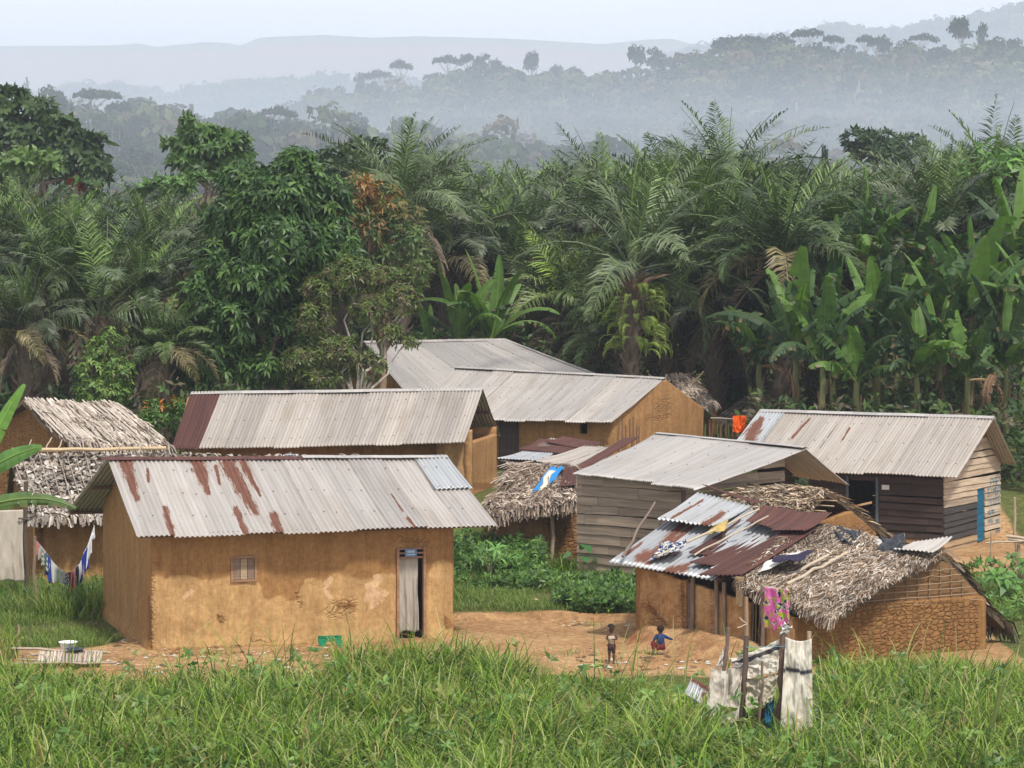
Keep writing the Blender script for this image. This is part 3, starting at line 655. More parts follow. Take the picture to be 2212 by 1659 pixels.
shut = ws.build('window_shutter', M['plank'], A)
wf = MB()
for (a_, b_, c_, e_) in ((u0-.02, z0, .045, z1-z0+.08), (u1+.02, z0, .045, z1-z0+.08)): wf.box(at_wall(fl, dv3, nn3, a_, (z0+z1)/2, .01), c_, .05, e_, axA, wc)
for zz in (z0-.02, z1+.02): wf.box(at_wall(fl, dv3, nn3, (u0+u1)/2, zz, .014), u1-u0-.01, .05, .045, axA, wc)
wf.build('window_frame', M['plank'], A)
rf = MB()
for q, (a_, b_) in enumerate(((RL+(BLr-RL)*.45, RR+(BRr-RR)*.45), (BLr+(0, 0, .03), BRr+(0, 0, .03)), (EL+(RL-EL)*.05, ER+(RR-ER)*.05))):
    a_, b_ = np.array(a_), np.array(b_); rf.box((a_+b_)/2-(0, 0, .07), np.linalg.norm(b_-a_)-.1, .06, .07, axA, (.12, .07, .045))
rf.build('purlins', M['plank'], A)
sp = thing('solar_panel', P(628, 995, 52.2), 'small solar panel lying on the front house roof at its ridge', 'solar panel')
def slab_quad(name, A_, B_, C_, D_, th, mat, parent, col):
    A_, B_, C_, D_ = [np.asarray(q, float) for q in (A_, B_, C_, D_)]; n = unit(np.cross(B_-A_, D_-A_)); n = n if n[2] > 0 else -n
    V = [A_, B_, C_, D_, A_+n*th, B_+n*th, C_+n*th, D_+n*th]; mb = MB(); mb.add(V, [[0, 3, 2, 1], [4, 5, 6, 7], [0, 1, 5, 4], [1, 2, 6, 5], [2, 3, 7, 6], [3, 0, 4, 7]], col=col); return mb.build(name, mat, parent), n
pa, pb, pc, pd = P(611,986,52.35), P(640,984,52.45), P(647,1003,52.05), P(620,1006,51.95)
o_, n_ = slab_quad('frame', pa, pb, pc, pd, .04, M['plastic'], sp, (.5, .5, .48))
q_ = [(pa+pb+pc+pd)/4+(v_-(pa+pb+pc+pd)/4)*.88+n_*.038 for v_ in (pa, pb, pc, pd)]; slab_quad('cells', *q_, .006, M['plastic'], sp, (.02, .025, .05))
cl = MB()
for q in range(1, 4): a_ = q_[0]*(1-q/4)+q_[1]*q/4; b_ = q_[3]*(1-q/4)+q_[2]*q/4; cl.tube([a_+n_*.012, b_+n_*.012], .004, 4, (.5, .5, .5))
for q in range(1, 4): a_ = q_[0]*(1-q/4)+q_[3]*q/4; b_ = q_[1]*(1-q/4)+q_[2]*q/4; cl.tube([a_+n_*.012, b_+n_*.012], .004, 4, (.5, .5, .5))
cl.build('cell_lines', M['plastic'], sp)

# ------------------------------------------------------------------ long house with the rust red sheet
EL, ER, RL, RR = P(370,971,67.5), P(1003,957,66), P(413,848,70.2), P(1043,840,68.7)
BRr = P(1080,940,71.3); BLr = RL+(BRr-RR); BLr[2] = BRr[2]-.1
B_ = thing('mud_house', (ER[0], ER[1], 1.5), 'long mud house whose beige corrugated roof ends in a dark red sheet at left', 'house')
topB = lambda x, y, f=plane(EL, ER, RR), b=plane(RL, RR, BRr): np.minimum(f(x, y), b(x, y))-.05
sx_ = .105; TLm, BLm = RL+(RR-RL)*sx_, EL+(ER-EL)*sx_*.92
roof_panel('front_roof', M['roof_beige'], TLm, RR, ER, BLm, B_, seed=11)
tag(roof_panel('rust_sheet', M['rust'], RL, TLm, BLm, EL, B_, seed=12, lift=.012), 'dark red rusted sheet at the left end of the roof')
roof_panel('rear_roof', M['roof_beige'], RL, RR, BRr, BLr, B_, seed=13); ridge_cap('ridge_cap', M['roof_white'], RL, RR, EL-RL, BLr-RL, B_, .17)
c1, c2, c3 = XY(957, 66.9), XY(1017, 66.7), XY(1073, 70.7); rl_, rr_ = XY(405, 68.6), XY(953, 67.6); bk = XY(430, 72)
wall('front_wall', M['mud'], rl_, rr_, topB, B_, res=.12, seed=11, fields={'patch': .2}); wall('porch_wall', M['mud_b'], c1, c2, topB, B_, res=.07, seed=12, fields={'patch': .75})
wall('porch_wall', M['mud_b'], XY(956, 67.6), c1, topB, B_, res=.1, seed=13, inward=True)
wall('side_wall', M['mud_b'], c2, c3, lambda x, y: np.minimum(topB(x, y), 2.93), B_, res=.07, seed=14, fields={'patch': .25, 'dark': lambda V: marks(V, [(1022,1050,1070,1050,10,10)])}); wall('rear_wall', M['mud_b'], bk, c3, topB, B_, res=.2, seed=15, inward=True); wall('side_wall', M['mud_b'], rl_, bk, topB, B_, res=.2, seed=16)
rb = MB(); dB = unit(RR-RL)
for t_ in (.45, .97): a_ = RL+(BLr-RL)*t_; b_ = RR+(BRr-RR)*t_; rb.tube([a_-(0, 0, .06), b_-(0, 0, .06)], .045, 6, (.14, .09, .06))
rb.build('purlins', M['stick'], B_)

# ------------------------------------------------------------------ wide grey house, and the hipped house behind it
q = 1.05
EL, ER, RL, RR = P(880,902,72.6*q), P(1320,913,70*q), P(985,793,76.9*q), P(1437,817,73.7*q); BRr = P(1545,900,77.2*q); BLr = RL+(BRr-RR)
C_h = thing('mud_house', (ER[0], ER[1], 1.3), 'wide mud house with pale grey sheet roof and a tall ochre gable at right', 'house')
topC = lambda x, y, f=plane(EL, ER, RR), b=plane(RL, RR, BRr): np.minimum(f(x, y), b(x, y))-.05
roof_panel('front_roof', M['roof_grey'], RL, RR, ER, EL, C_h, seed=21, sag=.03); roof_panel('rear_roof', M['roof_beige'], RL, RR, BRr, BLr, C_h, seed=22); ridge_cap('ridge_cap', M['roof_grey'], RL, RR, EL-RL, BLr-RL, C_h, .2)
g1_, g2_ = XY(1322, 74.0), XY(1520, 80.0); dl = unit(RL[:2]-RR[:2]); fl_, bl_ = g1_+dl*6.3, g2_+dl*5.6
dr = rect_open(fl_, g1_, 1075, 1121, 905, 1010); wi = rect_open(fl_, g1_, 1251, 1268, 908, 937); dr[2] = 1.2
wall('front_wall', M['mud_b'], fl_, g1_, topC, C_h, [dr, wi], res=.09, seed=21, fields={'patch': .3}); wall('side_wall', M['mud_b'], g1_, g2_, topC, C_h, res=.08, seed=22, fields={'patch': .35, 'crack': lambda V: marks(V, [(1430,880,1440,870,14,10),(1400,905,1440,900,5,5)])})
wall('rear_wall', M['mud_b'], bl_, g2_, topC, C_h, res=.2, seed=23, inward=True); wall('side_wall', M['mud_b'], fl_, bl_, topC, C_h, res=.2, seed=24)
d3 = np.array([*unit(g1_-fl_), 0]); n3 = np.array([d3[1], -d3[0], 0]); dm = MB()
for q_i in range(5): dm.box(at_wall(fl_, d3, n3, dr[0]+(q_i+.5)*(dr[1]-dr[0])/5, (dr[2]+dr[3])/2, -.08+.01*(q_i % 2)), (dr[1]-dr[0])/5-.01, .03, dr[3]-dr[2]-.03, [d3, n3, up3], (.10, .075, .07))
dm.build('door', M['plank'], C_h)
tag_sticks = []
for q_i, (px, ya, yb) in enumerate([(1338,912,960),(1345,905,975),(1352,918,970),(1361,905,975),(1368,900,990),(1376,920,968),(1381,922,965)]):
    Yp = 73.3; b_ = P(px, yb, Yp); tp_ = P(px, ya, Yp); b_[2] = g1(b_[0], b_[1])-.1
    o_ = pole('stake', b_, tp_, .035, .025, None, (.22, .13, .07), sd=q_i); tag(o_, 'thin brown stakes standing upright against the ochre gable wall', 'stake', 'stakes leaning by the gable wall')
RLd, RRd = P(785,738,87), P(1088,733,88.6); ELd, HR = P(905,883,82.5), P(1372,842,85); BLd = RLd+(RLd-ELd)*[.9, 1, 1]; BLd[2] = ELd[2]; HB = P(1330,790,93); HB[2] = HR[2]
D_h = thing('mud_house', (ELd[0], ELd[1], 2), 'rear mud house with pale hipped sheet roof below the banana leaves', 'house')
roof_panel('front_roof', M['roof_white'], RLd, RRd, HR, ELd, D_h, seed=31, jag=0); roof_panel('rear_roof', M['roof_white'], RLd, RRd, HB, BLd, D_h, seed=32, jag=0)
roof_panel('hip_roof', M['roof_white'], RRd, RRd+(.05, 0, 0), HB, HR, D_h, seed=33, jag=0)
ridge_cap('ridge_cap', M['roof_grey'], RLd, RRd, ELd-RLd, BLd-RLd, D_h, .2); ridge_cap('ridge_cap', M['roof_grey'], RRd, HR, ELd-RLd, HB-RRd, D_h, .18)
topD = lambda x, y, f=plane(ELd, HR, RLd), b=plane(RLd, RRd, BLd): np.minimum(f(x, y), b(x, y))-.05
w1, w2 = RLd[:2]+(ELd[:2]-RLd[:2])*.9+(.5, 0), RLd[:2]+(BLd[:2]-RLd[:2])*.9+(.5, 0); w3 = HR[:2]+(-.5, .2)
wall('side_wall', M['mud'], w2, w1, topD, D_h, res=.1, seed=31, fields={'patch': .2}); wall('front_wall', M['mud'], w1, w3, topD, D_h, res=.15, seed=32)

# ------------------------------------------------------------------ plank house at right with painted wall
ER, RR, RL, EL = P(2067,1030,65), P(2148,901,67.5), P(1643,886,71.2), P(1547,1008,68.7); BRr = P(2195,1003,69.3); BLr = RL+(BRr-RR)
E_h = thing('plank_house', (ER[0], ER[1], 0), 'plank house at right under a beige sheet roof, its end wall painted with blue words', 'house')
topE = lambda x, y, f=plane(EL, ER, RR), b=plane(RL, RR, BRr): np.minimum(f(x, y), b(x, y))-.04
sz = .115; TLm, BLm = RL+(RR-RL)*sz, EL+(ER-EL)*sz
roof_panel('front_roof', M['roof_beige'], TLm, RR, ER, BLm, E_h, seed=41, rust=[(1748,905,1712,945,2,3),(1835,925,1820,950,2,2)], rows=40)
tag(roof_panel('zinc_sheet', M['zinc'], RL, TLm, BLm, EL, E_h, seed=42, lift=.012, rust=[(1645,905,1632,925,6,12),(1632,925,1620,945,12,14)], rows=40), 'bluish galvanised sheet with a rust patch')
roof_panel('rear_roof', M['roof_beige'], RL, RR, BRr, BLr, E_h, seed=43); ridge_cap('ridge_cap', M['roof_white'], RL, RR, EL-RL, BLr-RL, E_h, .17)
k0, k1, k2 = XY(1750, 67.7), XY(2038, 65.5), XY(2160, 69.4); k3 = k0+(k2-k1)
drE = rect_open(k0, k1, 1834, 1894, 1035, 1180); drE[2] = .05; drR = rect_open(k1, k2, 2110, 2126, 1052, 1180); drR[2] = .05
def colE(u, z, q_): return np.array([.34, .215, .115] if z < .33 else [.06, .042, .036])*(.8+.4*random.random())
def colR(u, z, q_):
    if z < .35: c_ = [.42, .29, .17]
    elif u < drR[0]: c_ = [.055, .05, .048] if z < 1.35 else ([.34, .27, .2] if z < 1.5 else [.46, .36, .26])
    else: c_ = [.45, .36, .27]
    return np.array(c_)*(.85+.3*random.random())
planks('front_wall', k0, k1, topE, E_h, colE, .2, [drE], seed=41); planks('side_wall', k1, k2, topE, E_h, colR, .185, [drR], seed=42, stag=False)
planks('rear_wall', k3, k2, topE, E_h, colE, .3, seed=43); planks('side_wall', k0, k3, topE, E_h, colE, .3, seed=44)
ins = MB(); 
d3 = np.array([*unit(k1-k0), 0]); n3 = np.array([d3[1], -d3[0], 0]); fE = MB()
for uu in (drE[0]-.03, drE[1]+.03): fE.box(at_wall(k0, d3, n3, uu, 1.0, .04), .07, .05, 2.0, [d3, n3, up3], (.10, .13, .15))
fE.build('door_frame', M['plank'], E_h)
nb_ = MB(); nb_.box(at_wall(k0, d3, n3, drE[1]+.28, zpy(1052, 66.5), .04), .22, .012, .13, [d3, n3, up3], (.6, .6, .58)); tag(nb_.build('notice', M['plastic'], E_h), 'small pale notice by the doorway')
d4 = np.array([*unit(k2-k1), 0]); n4 = np.array([d4[1], -d4[0], 0]); ax4 = [d4, n4, up3]
db = MB(); db.box(at_wall(k1, d4, n4, (drR[0]+drR[1])/2, (drR[2]+drR[3])/2, -.02), drR[1]-drR[0]-.03, .035, drR[3]-drR[2]-.03, ax4, (.012, .12, .21))
tag(db.build('door', M['plank'], E_h), 'narrow door painted blue')
# painted words
GL = {'P': [[(0,0),(0,1),(.6,.95),(.62,.55),(0,.5)]], 'A': [[(0,0),(.1,1),(.6,1),(.65,0)],[(.05,.5),(.62,.5)]], 'S': [[(.6,.9),(.1,1),(0,.6),(.55,.4),(.5,.02),(0,.05)]], 'I': [[(.3,0),(.3,1)]],
      'M': [[(0,0),(.05,1),(.33,.45),(.62,1),(.66,0)]], 'B': [[(0,0),(0,1),(.5,.9),(.45,.55),(0,.5),(.55,.45),(.55,.05),(0,0)]], 'K': [[(0,0),(0,1)],[(.6,1),(.02,.45),(.62,0)]], 'O': [[(.3,0),(0,.3),(0,.75),(.3,1),(.6,.7),(.6,.25),(.3,0)]],
      'U': [[(0,1),(.02,.15),(.3,0),(.58,.15),(.6,1)]], 'N': [[(0,0),(0,1),(.6,0),(.6,1)]], 'D': [[(0,0),(0,1),(.5,.8),(.55,.3),(0,0)]], 'E': [[(.6,1),(0,1),(0,0),(.6,0)],[(0,.5),(.5,.5)]], 'V': [[(0,1),(.3,0),(.6,1)]], 'R': [[(0,0),(0,1),(.6,.9),(.6,.6),(0,.5),(.6,0)]]}
def word(txt, px0, px1, py0, py1, wgt=.018, colr=(.04, .17, .27)):
    lt = MB(); a, b = on_px(k1, k2, px0)*np.linalg.norm(k2-k1), on_px(k1, k2, px1)*np.linalg.norm(k2-k1); Ym = k1[1]+(k2[1]-k1[1])*.85
    zt_, zb_ = zpy(py0, Ym), zpy(py1, Ym); cw = (b-a)/len(txt)
    for q_, ch in enumerate(txt):
        for st in GL.get(ch, []):
            pts = [at_wall(k1, d4, n4, a+cw*(q_+.08+x_*1.2), zb_+(zt_-zb_)*y_, .034) for x_, y_ in st]
            for c_, e_ in zip(pts[:-1], pts[1:]):
                dd_ = e_-c_; l_ = np.linalg.norm(dd_); dd_ = dd_/l_; lt.box((c_+e_)/2, l_+wgt*.6, wgt, .004, [dd_, np.cross(n4, dd_), n4], colr)
    lt.build('painted_word', M['plastic'], E_h)
word('PAP', 2137, 2157, 1032, 1050, .02); word('SIMBA', 2131, 2159, 1053, 1070, .018); word('UN', 2132, 2142, 1075, 1092, .014, (.2, .3, .36)); word('KOSS', 2144, 2159, 1073, 1091, .014)
word('MSAR', 2131, 2146, 1101, 1109, .016, (.06, .2, .32)); word('RNS', 2133, 2143, 1119, 1128, .012, (.2, .3, .38)); word('OVI', 2149, 2158, 1124, 1131, .016, (.06, .2, .32)); word('UVS', 2149, 2158, 1146, 1151, .018, (.06, .2, .32))

# ------------------------------------------------------------------ middle plank house
ER, EL, RR, RL, BRr = P(1505,1055,56), P(1240,1024,58.6), P(1740,967,59.5), P(1420,936,62.4), P(1835,1047,61.1); BLr = RL+(BRr-RR); BLr[2] = BRr[2]+.4
F_h = thing('plank_house', (ER[0], ER[1], 0), 'weathered grey plank house in the middle with a low pitched pale sheet roof', 'house')
topF = lambda x, y, f=plane(EL, ER, RR), b=plane(RL, RR, BRr): np.minimum(f(x, y), b(x, y))-.04
roof_panel('front_roof', M['roof_white'], RL, RR, ER, EL, F_h, seed=51, sag=.04, pitch=.076); roof_panel('rear_roof', M['roof_beige'], RL, RR, BRr, BLr, F_h, seed=52, jag=0)
ridge_cap('ridge_cap', M['roof_white'], RL, RR, EL-RL, BLr-RL, F_h, .17)
m0, m1 = XY(1247, 58.75), XY(1476, 56.75); gd = unit(RR[:2]-ER[:2]); m2 = m1+gd*4.25; m2b = m1+gd*5.8; m3 = m0+gd*5.0
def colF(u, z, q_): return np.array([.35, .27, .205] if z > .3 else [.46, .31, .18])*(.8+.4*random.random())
planks('front_wall', m0, m1, topF, F_h, colF, .25, seed=51); planks('side_wall', m1, m2, topF, F_h, colF, .2, seed=52)
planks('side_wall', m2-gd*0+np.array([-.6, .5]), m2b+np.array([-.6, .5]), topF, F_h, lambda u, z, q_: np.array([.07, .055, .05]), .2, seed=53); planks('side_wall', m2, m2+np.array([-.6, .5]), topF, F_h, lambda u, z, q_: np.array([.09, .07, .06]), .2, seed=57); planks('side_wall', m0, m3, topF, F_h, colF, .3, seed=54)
cp = MB(); cp.box(np.array([*m1, 1.2]), .1, .1, 2.5, None, (.14, .1, .08)); cp.build('corner_post', M['plank'], F_h)
# ------------------------------------------------------------------ thatched huts
def bb(TL, TR, BR, BL): return lambda x, y, f=plane(BL, BR, TL), g_=plane(BL, BR, TR): np.minimum(f(x, y), g_(x, y))
WH = [(.52, .46, .40), (.38, .32, .27), (.27, .22, .17), (.16, .115, .08), (.44, .37, .30)]
# far left hut: slope covered with pale slats
TL, TR, BR, BL = P(47,866,62.7), P(256,873,65.2), P(366,960,64), P(139,957,61.5); back = np.array([TL[0]-(BL[0]-TL[0])*1.5, TL[1]+1.6, BL[2]-.2])
K1 = thing('thatched_hut', (BL[0], BL[1], 1.3), 'far left hut whose thatch is covered with long pale slats', 'hut')
_, S1 = thatch('thatch_roof', TL, TR, BR, BL, K1, 1500, (.2, .4), (.03, .06), WH, seed=61)
st = MB(); r_ = np.random.default_rng(8)
for q in range(62):
    s0 = (q+r_.random())/62; t0, t1 = r_.random()*.12-.04, 1-r_.random()*.15; a_, b_ = S1(np.array([s0]), np.array([t0]))[0], S1(np.array([min(1, s0+r_.normal()*.015)]), np.array([t1]))[0]
    st.tube(crooked(a_+(0, 0, .05), b_+(0, 0, .07), 4, .02, q), .014+.012*r_.random(), 5, np.array((.56, .49, .42))*(.7+.5*r_.random()))
st.build('roof_slats', M['stick'], K1)
thatch('thatch_roof', back+(TR-TL), back, TL, TR, K1, 300, seed=62) if False else None
B4 = back; thatch('thatch_roof', TL, TR, B4+(TR-TL), B4, K1, 900, (.25, .45), (.03, .06), WH, seed=62)
topK = lambda x, y, f=bb(TL, TR, BR, BL), b=plane(TL, TR, B4): np.minimum(f(x, y), b(x, y))-.12
kw = XY(132, 61.9); dk_ = unit(TL[:2]-BL[:2]); e_ = unit(BR[:2]-BL[:2])
wall('gable_wall', M['mud_brick'], kw+dk_*3.6, kw+e_*.1, topK, K1, res=.07, seed=61, fields={'crack': .8, 'patch': .3}); wall('front_wall', M['mud'], kw+e_*.1, kw+e_*2.9, topK, K1, res=.1, seed=62)
# long hut behind the front house : rows of scalloped palm mats
TL, TR, BR, BL = P(22,985,59.2), P(778,988,62), P(765,1126,60.2), P(66,1122,56.2)
K2 = thing('thatched_hut', (BL[0], BL[1], .1), 'long hut behind the front house under scalloped grey white thatch', 'hut')
_, S2 = thatch('thatch_roof', TL, TR, BR, BL, K2, 7500, (.12, .24), (.05, .12), [(.33, .29, .25), (.46, .42, .37), (.23, .19, .16), (.12, .095, .07), (.28, .235, .19)], seed=63, yaw=.5, lift=.09, curl=.05, eave=.12)
sk = MB()
for q in range(16):
    s0 = q/40+.005*r_.random(); a_, b_ = S2(np.array([s0]), np.array([0.]))[0], S2(np.array([s0+.004]), np.array([.95]))[0]
    sk.tube(crooked(a_+(0, 0, .1), b_+(0, 0, .13), 4, .02, q), .012, 5, (.36, .3, .25))
sk.build('roof_rods', M['stick'], K2)
B2 = TL+np.array([-.6, 2.4, -1.3]); B2r = TR+np.array([-.6, 2.4, -1.3]); thatch('thatch_roof', TL, TR, B2r, B2, K2, 1200, (.16, .3), (.08, .16), WH, seed=64)
topK2 = lambda x, y, f=bb(TL, TR, BR, BL), b=plane(TL, TR, B2): np.minimum(f(x, y), b(x, y))-.14
a_, b_ = XY(76, 56.9), XY(700, 60.2); wall('front_wall', M['mud_b'], a_, b_, topK2, K2, res=.1, seed=63, fields={'patch': .25}); wall('side_wall', M['mud_brick'], XY(30, 60.5), a_, topK2, K2, res=.1, seed=64, fields={'crack': .7, 'dark': .6})
bp = pole('bamboo_pole', P(25,972,58.6), P(358,968,60.3), .05, .045, None, (.52, .4, .25), 8, .02); tag(bp, 'long bamboo pole lying along the thatch ridge at left', 'pole')
for q, (x0, y0, x1, y1) in enumerate([(62,985,68,950),(100,968,112,945),(128,972,134,950),(176,985,200,950),(245,985,268,952),(300,980,308,955)]):
    o_ = pole('roof_stick', P(x0,y0,59.4), P(x1,y1,60), .018, .014, None, (.4, .32, .24), sd=q); tag(o_, 'short stick tied across the bamboo pole on the left thatch ridge', 'stick', 'sticks tied to the ridge pole')
# central hut: thatch in front, patched sheets behind
TL, TR, BR, BL = P(1108,1000,64), P(1248,1012,63), P(1246,1078,61.2), P(1044,1112,60.8)
G_ = thing('thatched_hut', (BL[0], BL[1], .3), 'low centre hut with sagging brown thatch in front and patched sheets behind', 'hut')
_, SG = thatch('thatch_roof', TL, TR, BR, BL, G_, 3600, (.25, .5), (.02, .06), [(.36, .28, .22), (.22, .16, .12), (.48, .4, .33), (.3, .24, .2), (.14, .1, .07)], seed=65, yaw=.55, sag=.14, curl=.05)
sk = MB()
for q in range(9):
    s0 = .03+q*.075; a_, b_ = SG(np.array([s0]), np.array([.05]))[0], SG(np.array([s0+.02]), np.array([.85]))[0]; sk.tube(crooked(a_+(0, 0, .08), b_+(0, 0, .1), 5, .03, q), .013, 5, (.24, .18, .13))
for q in range(7):
    a_, b_ = BL+(BR-BL)*(.1+.1*q)+(0, -.1, -.02*q), BL+(BR-BL)*(.55+.07*q)+(0, -.15, -.06); sk.tube(crooked(a_, b_, 6, .04, q), .016, 5, (.34, .27, .2))
sk.build('roof_rods', M['stick'], G_)
def sheet(name, pts, Y, mat, parent, seed, rust=None, lift=0.0, pitch=.09, amp=.014, thick=.01):
    c_ = [P(px, py, y_) for (px, py), y_ in zip(pts, Y)]; return roof_panel(name, mat, *c_, parent, pitch=pitch, amp=amp, rust=rust, sag=.03, jag=0, seed=seed, lift=lift, thick=thick)
sheet('roof_sheet', [(1190,947),(1335,968),(1262,1012),(1092,1000)], (68,67,64.5,64.6), M['roof_grey'], G_, 70)
sheet('roof_sheet', [(1168,952),(1262,960),(1220,985),(1120,975)], (67.8,67.4,65.8,66.2), M['rust'], G_, 71, lift=.07); sheet('roof_sheet', [(1215,948),(1300,962),(1262,978),(1180,962)], (68,67.4,66.6,67.2), M['rust'], G_, 72, lift=.1)
sheet('roof_sheet', [(1262,972),(1330,975),(1235,1016),(1150,1003)], (66.6,66.5,64.4,64.8), M['roof_beige'], G_, 73, lift=.1); sheet('roof_sheet', [(1130,985),(1195,990),(1150,1005),(1074,1001)], (65.8,65.6,64.6,64.7), M['zinc'], G_, 74, lift=.12)
sheet('roof_sheet', [(1350,951),(1382,949),(1254,1021),(1228,1019)], (66,65,62.8,63.2), M['rust'], G_, 75, lift=.05)
topG = lambda x, y, f=bb(TL, TR, BR, BL): f(x, y)-.12
a_, b_ = XY(1068, 61.6), XY(1248, 61.7); wall('front_wall', M['mud_brick'], a_, b_, topG, G_, res=.06, seed=65, fields={'crack': lambda V: marks(V, [(1200,1100,1240,1200,26,30),(1085,1130,1090,1150,8,8),(1130,1130,1130,1180,7,5)]), 'patch': .6, 'dark': lambda V: marks(V, [(1190,1120,1240,1190,20,24)])}, lump=.05)
wall('side_wall', M['mud'], XY(1085, 66), a_, lambda x, y: topG(x, y)*0+1.6, G_, res=.1, seed=66)
po = MB(); po.tube(crooked([*XY(1192, 61.3), .2], P(1195,1095,61.2), 5, .02), .05, 7, (.42, .34, .25)); po.build('post', M['stick'], G_)
tp = MB(); r_ = np.random.default_rng(12)
def lump_cloth(name, pts, Y, col, parent, lab, cat, off=.08, seed=1, mat=None, colf=None, group=None, nu=22, amp=.05):
    c_ = [P(px, py, y_) for (px, py), y_ in zip(pts, Y)]; s, t = np.meshgrid(np.linspace(0, 1, nu+1), np.linspace(0, 1, nu+1)); n = unit(np.cross(c_[3]-c_[0], c_[1]-c_[0])); n = n if n[2] > 0 else -n
    jit = (fbm(s*3, t*3, 1, seed)-.5); s2, t2 = s+.12*jit, t+.12*(fbm(s*3, t*3, 2, seed)-.5)
    V = bil(*c_, s2, t2)+n*(off+amp*2*(fbm(s*4, t*4, 0, seed, 5)-.35))[..., None]
    i, j = np.meshgrid(np.arange(nu), np.arange(nu), indexing='ij'); Q = np.stack([i*(nu+1)+j, (i+1)*(nu+1)+j, (i+1)*(nu+1)+j+1, i*(nu+1)+j+1], -1).reshape(-1, 4)
    C_ = np.broadcast_to(np.asarray(col, float), (V[..., 0].size, 3)).copy()
    if colf: C_ = colf(s.ravel(), t.ravel(), C_)
    o = put(name, V.reshape(-1, 3), Q, None, mat or M['cloth'], parent, {'col': C_}, True); tag(o, lab, cat, group); return solid(o, .012, 0)
lump_cloth('tarpaulin', [(1190,1022),(1222,1015),(1178,1090),(1148,1078)], (62.9,62.8,61.5,61.5), (.03, .22, .52), None, 'crumpled blue and cream tarpaulin on the brown thatch of the centre hut', 'tarpaulin', seed=3, mat=M['cloth'], amp=.1, off=.1, colf=lambda s, t, c: np.where(((np.abs(s-.45+.2*np.sin(t*6)) < .2) & (t > .12))[:, None], np.array([.6, .55, .45]), c))
sheet('roof_sheet', [(1222,1020),(1248,1018),(1245,1060),(1210,1062)], (62.8,62.7,61.7,61.7), M['rust'], G_, 76, lift=.14)
# small hut with golden thatch between the plank houses
TL, TR, BR, BL = P(1612,1052,58.3), P(1790,1062,57), P(1702,1142,54.6), P(1538,1100,55.8); BK = P(1922,1162,59.2); BKl = TL+(BK-TR); BKl[2] = BK[2]+.2
H_ = thing('thatched_hut', (TR[0], TR[1], 0), 'small hut with shaggy golden brown thatch in front of the dark plank wall', 'hut')
gold = [(.46, .36, .25), (.38, .27, .17), (.55, .46, .36), (.24, .16, .1), (.5, .42, .32)]
_, SH = thatch('thatch_roof', TL, TR, BR, BL, H_, 4200, (.25, .5), (.015, .045), gold, seed=67, yaw=.5, lift=.08, curl=.1)
thatch('thatch_roof', TR, TL, BKl, BK, H_, 2600, (.25, .45), (.02, .05), gold, seed=68, yaw=.5, lift=.08, sag=.05)
topH = lambda x, y, f=bb(TL, TR, BR, BL), b=plane(TL, TR, BK): np.minimum(f(x, y), b(x, y))-.16
h0, h1 = XY(1722, 55.1), XY(1893, 58.6); wall('gable_wall', M['mud_brick'], h0, h1, topH, H_, res=.08, seed=67, fields={'patch': .1, 'dark': .42, 'crack': lambda V: marks(V, [(1770,1140,1880,1150,8,8)])}, thick=.15)  # even dark field paints this gable's shade into the mud colour
rf = MB()
for q in range(6):
    t_ = .12+.14*q; a_ = TR+(BR-TR)*t_+(0, 0, -.1); rf.tube([a_-unit(TR-TL)*.3, a_+unit(TR-TL)*(.32+.1*r_.random())], .016, 5, (.5, .4, .28))
rf.build('rafters', M['stick'], H_)
# ------------------------------------------------------------------ the row hut at right front: patched sheets, then thatch
RLm, RMm, RPk = P(1510,1074,52.3), P(1745,1131,50), P(2040,1195,47.8); ELm, EMm, EPk = P(1315,1215,49.6), P(1560,1254,47.5), P(1800,1335,45.6)
dn = EPk-RPk; back = np.array([2.0, .9, -1.75])
J_ = thing('mud_hut', (XY(1715, 46)[0], 46, 0), 'long mud hut at right front, half under rusty sheets and half under ragged thatch', 'hut')
sheet('roof_sheet', [(1510,1074),(1745,1131),(1560,1254),(1315,1215)], (52.3,50,47.5,49.6), M['zinc'], J_, 80, rust=[(1490,1120,1400,1210,7,9),(1450,1190,1380,1205,14,10),(1530,1110,1440,1180,5,4),(1650,1200,1560,1250,12,14),(1480,1225,1440,1235,10,8),(1390,1170,1350,1200,3,4)], pitch=.12, amp=.02)
sheet('roof_sheet', [(1508,1070),(1625,1096),(1545,1140),(1420,1128)], (52.4,51.3,50.1,50.9), M['zinc'], J_, 81, lift=.05, rust=[(1560,1110,1480,1160,6,8),(1520,1080,1450,1120,2,3)], pitch=.12, amp=.02)
sheet('roof_sheet', [(1600,1128),(1662,1142),(1560,1212),(1487,1200)], (50.8,50.5,49,49.1), M['rust'], J_, 82, lift=.06); sheet('roof_sheet', [(1675,1146),(1738,1160),(1610,1240),(1490,1226)], (50.3,49.6,47.9,48.5), M['rust'], J_, 83, lift=.09)
sheet('roof_sheet', [(1650,1108),(1765,1125),(1700,1165),(1612,1140)], (51,50.2,49.3,50.1), M['rust'], J_, 84, lift=.16, amp=.008); sheet('roof_sheet', [(1720,1128),(1800,1128),(1745,1168),(1668,1168)], (50.3,49.9,49,49.4), M['rust'], J_, 85, lift=.24, amp=.008)
sheet('roof_sheet', [(1705,1160),(1765,1160),(1608,1262),(1512,1262)], (49.6,49.3,47.2,47.5), M['rust'], J_, 86, lift=.17, rust=[(0,0,0,1,1,1)]); sheet('roof_sheet', [(1650,1190),(1668,1192),(1560,1250),(1535,1248)], (49.4,49.3,47.8,47.9), M['zinc'], J_, 87, lift=.19)
sheet('roof_sheet', [(1512,1066),(1530,1070),(1645,1102),(1630,1106)], (52.5,52.5,51.3,51.2), M['rust'], J_, 88, lift=.2, amp=.006)
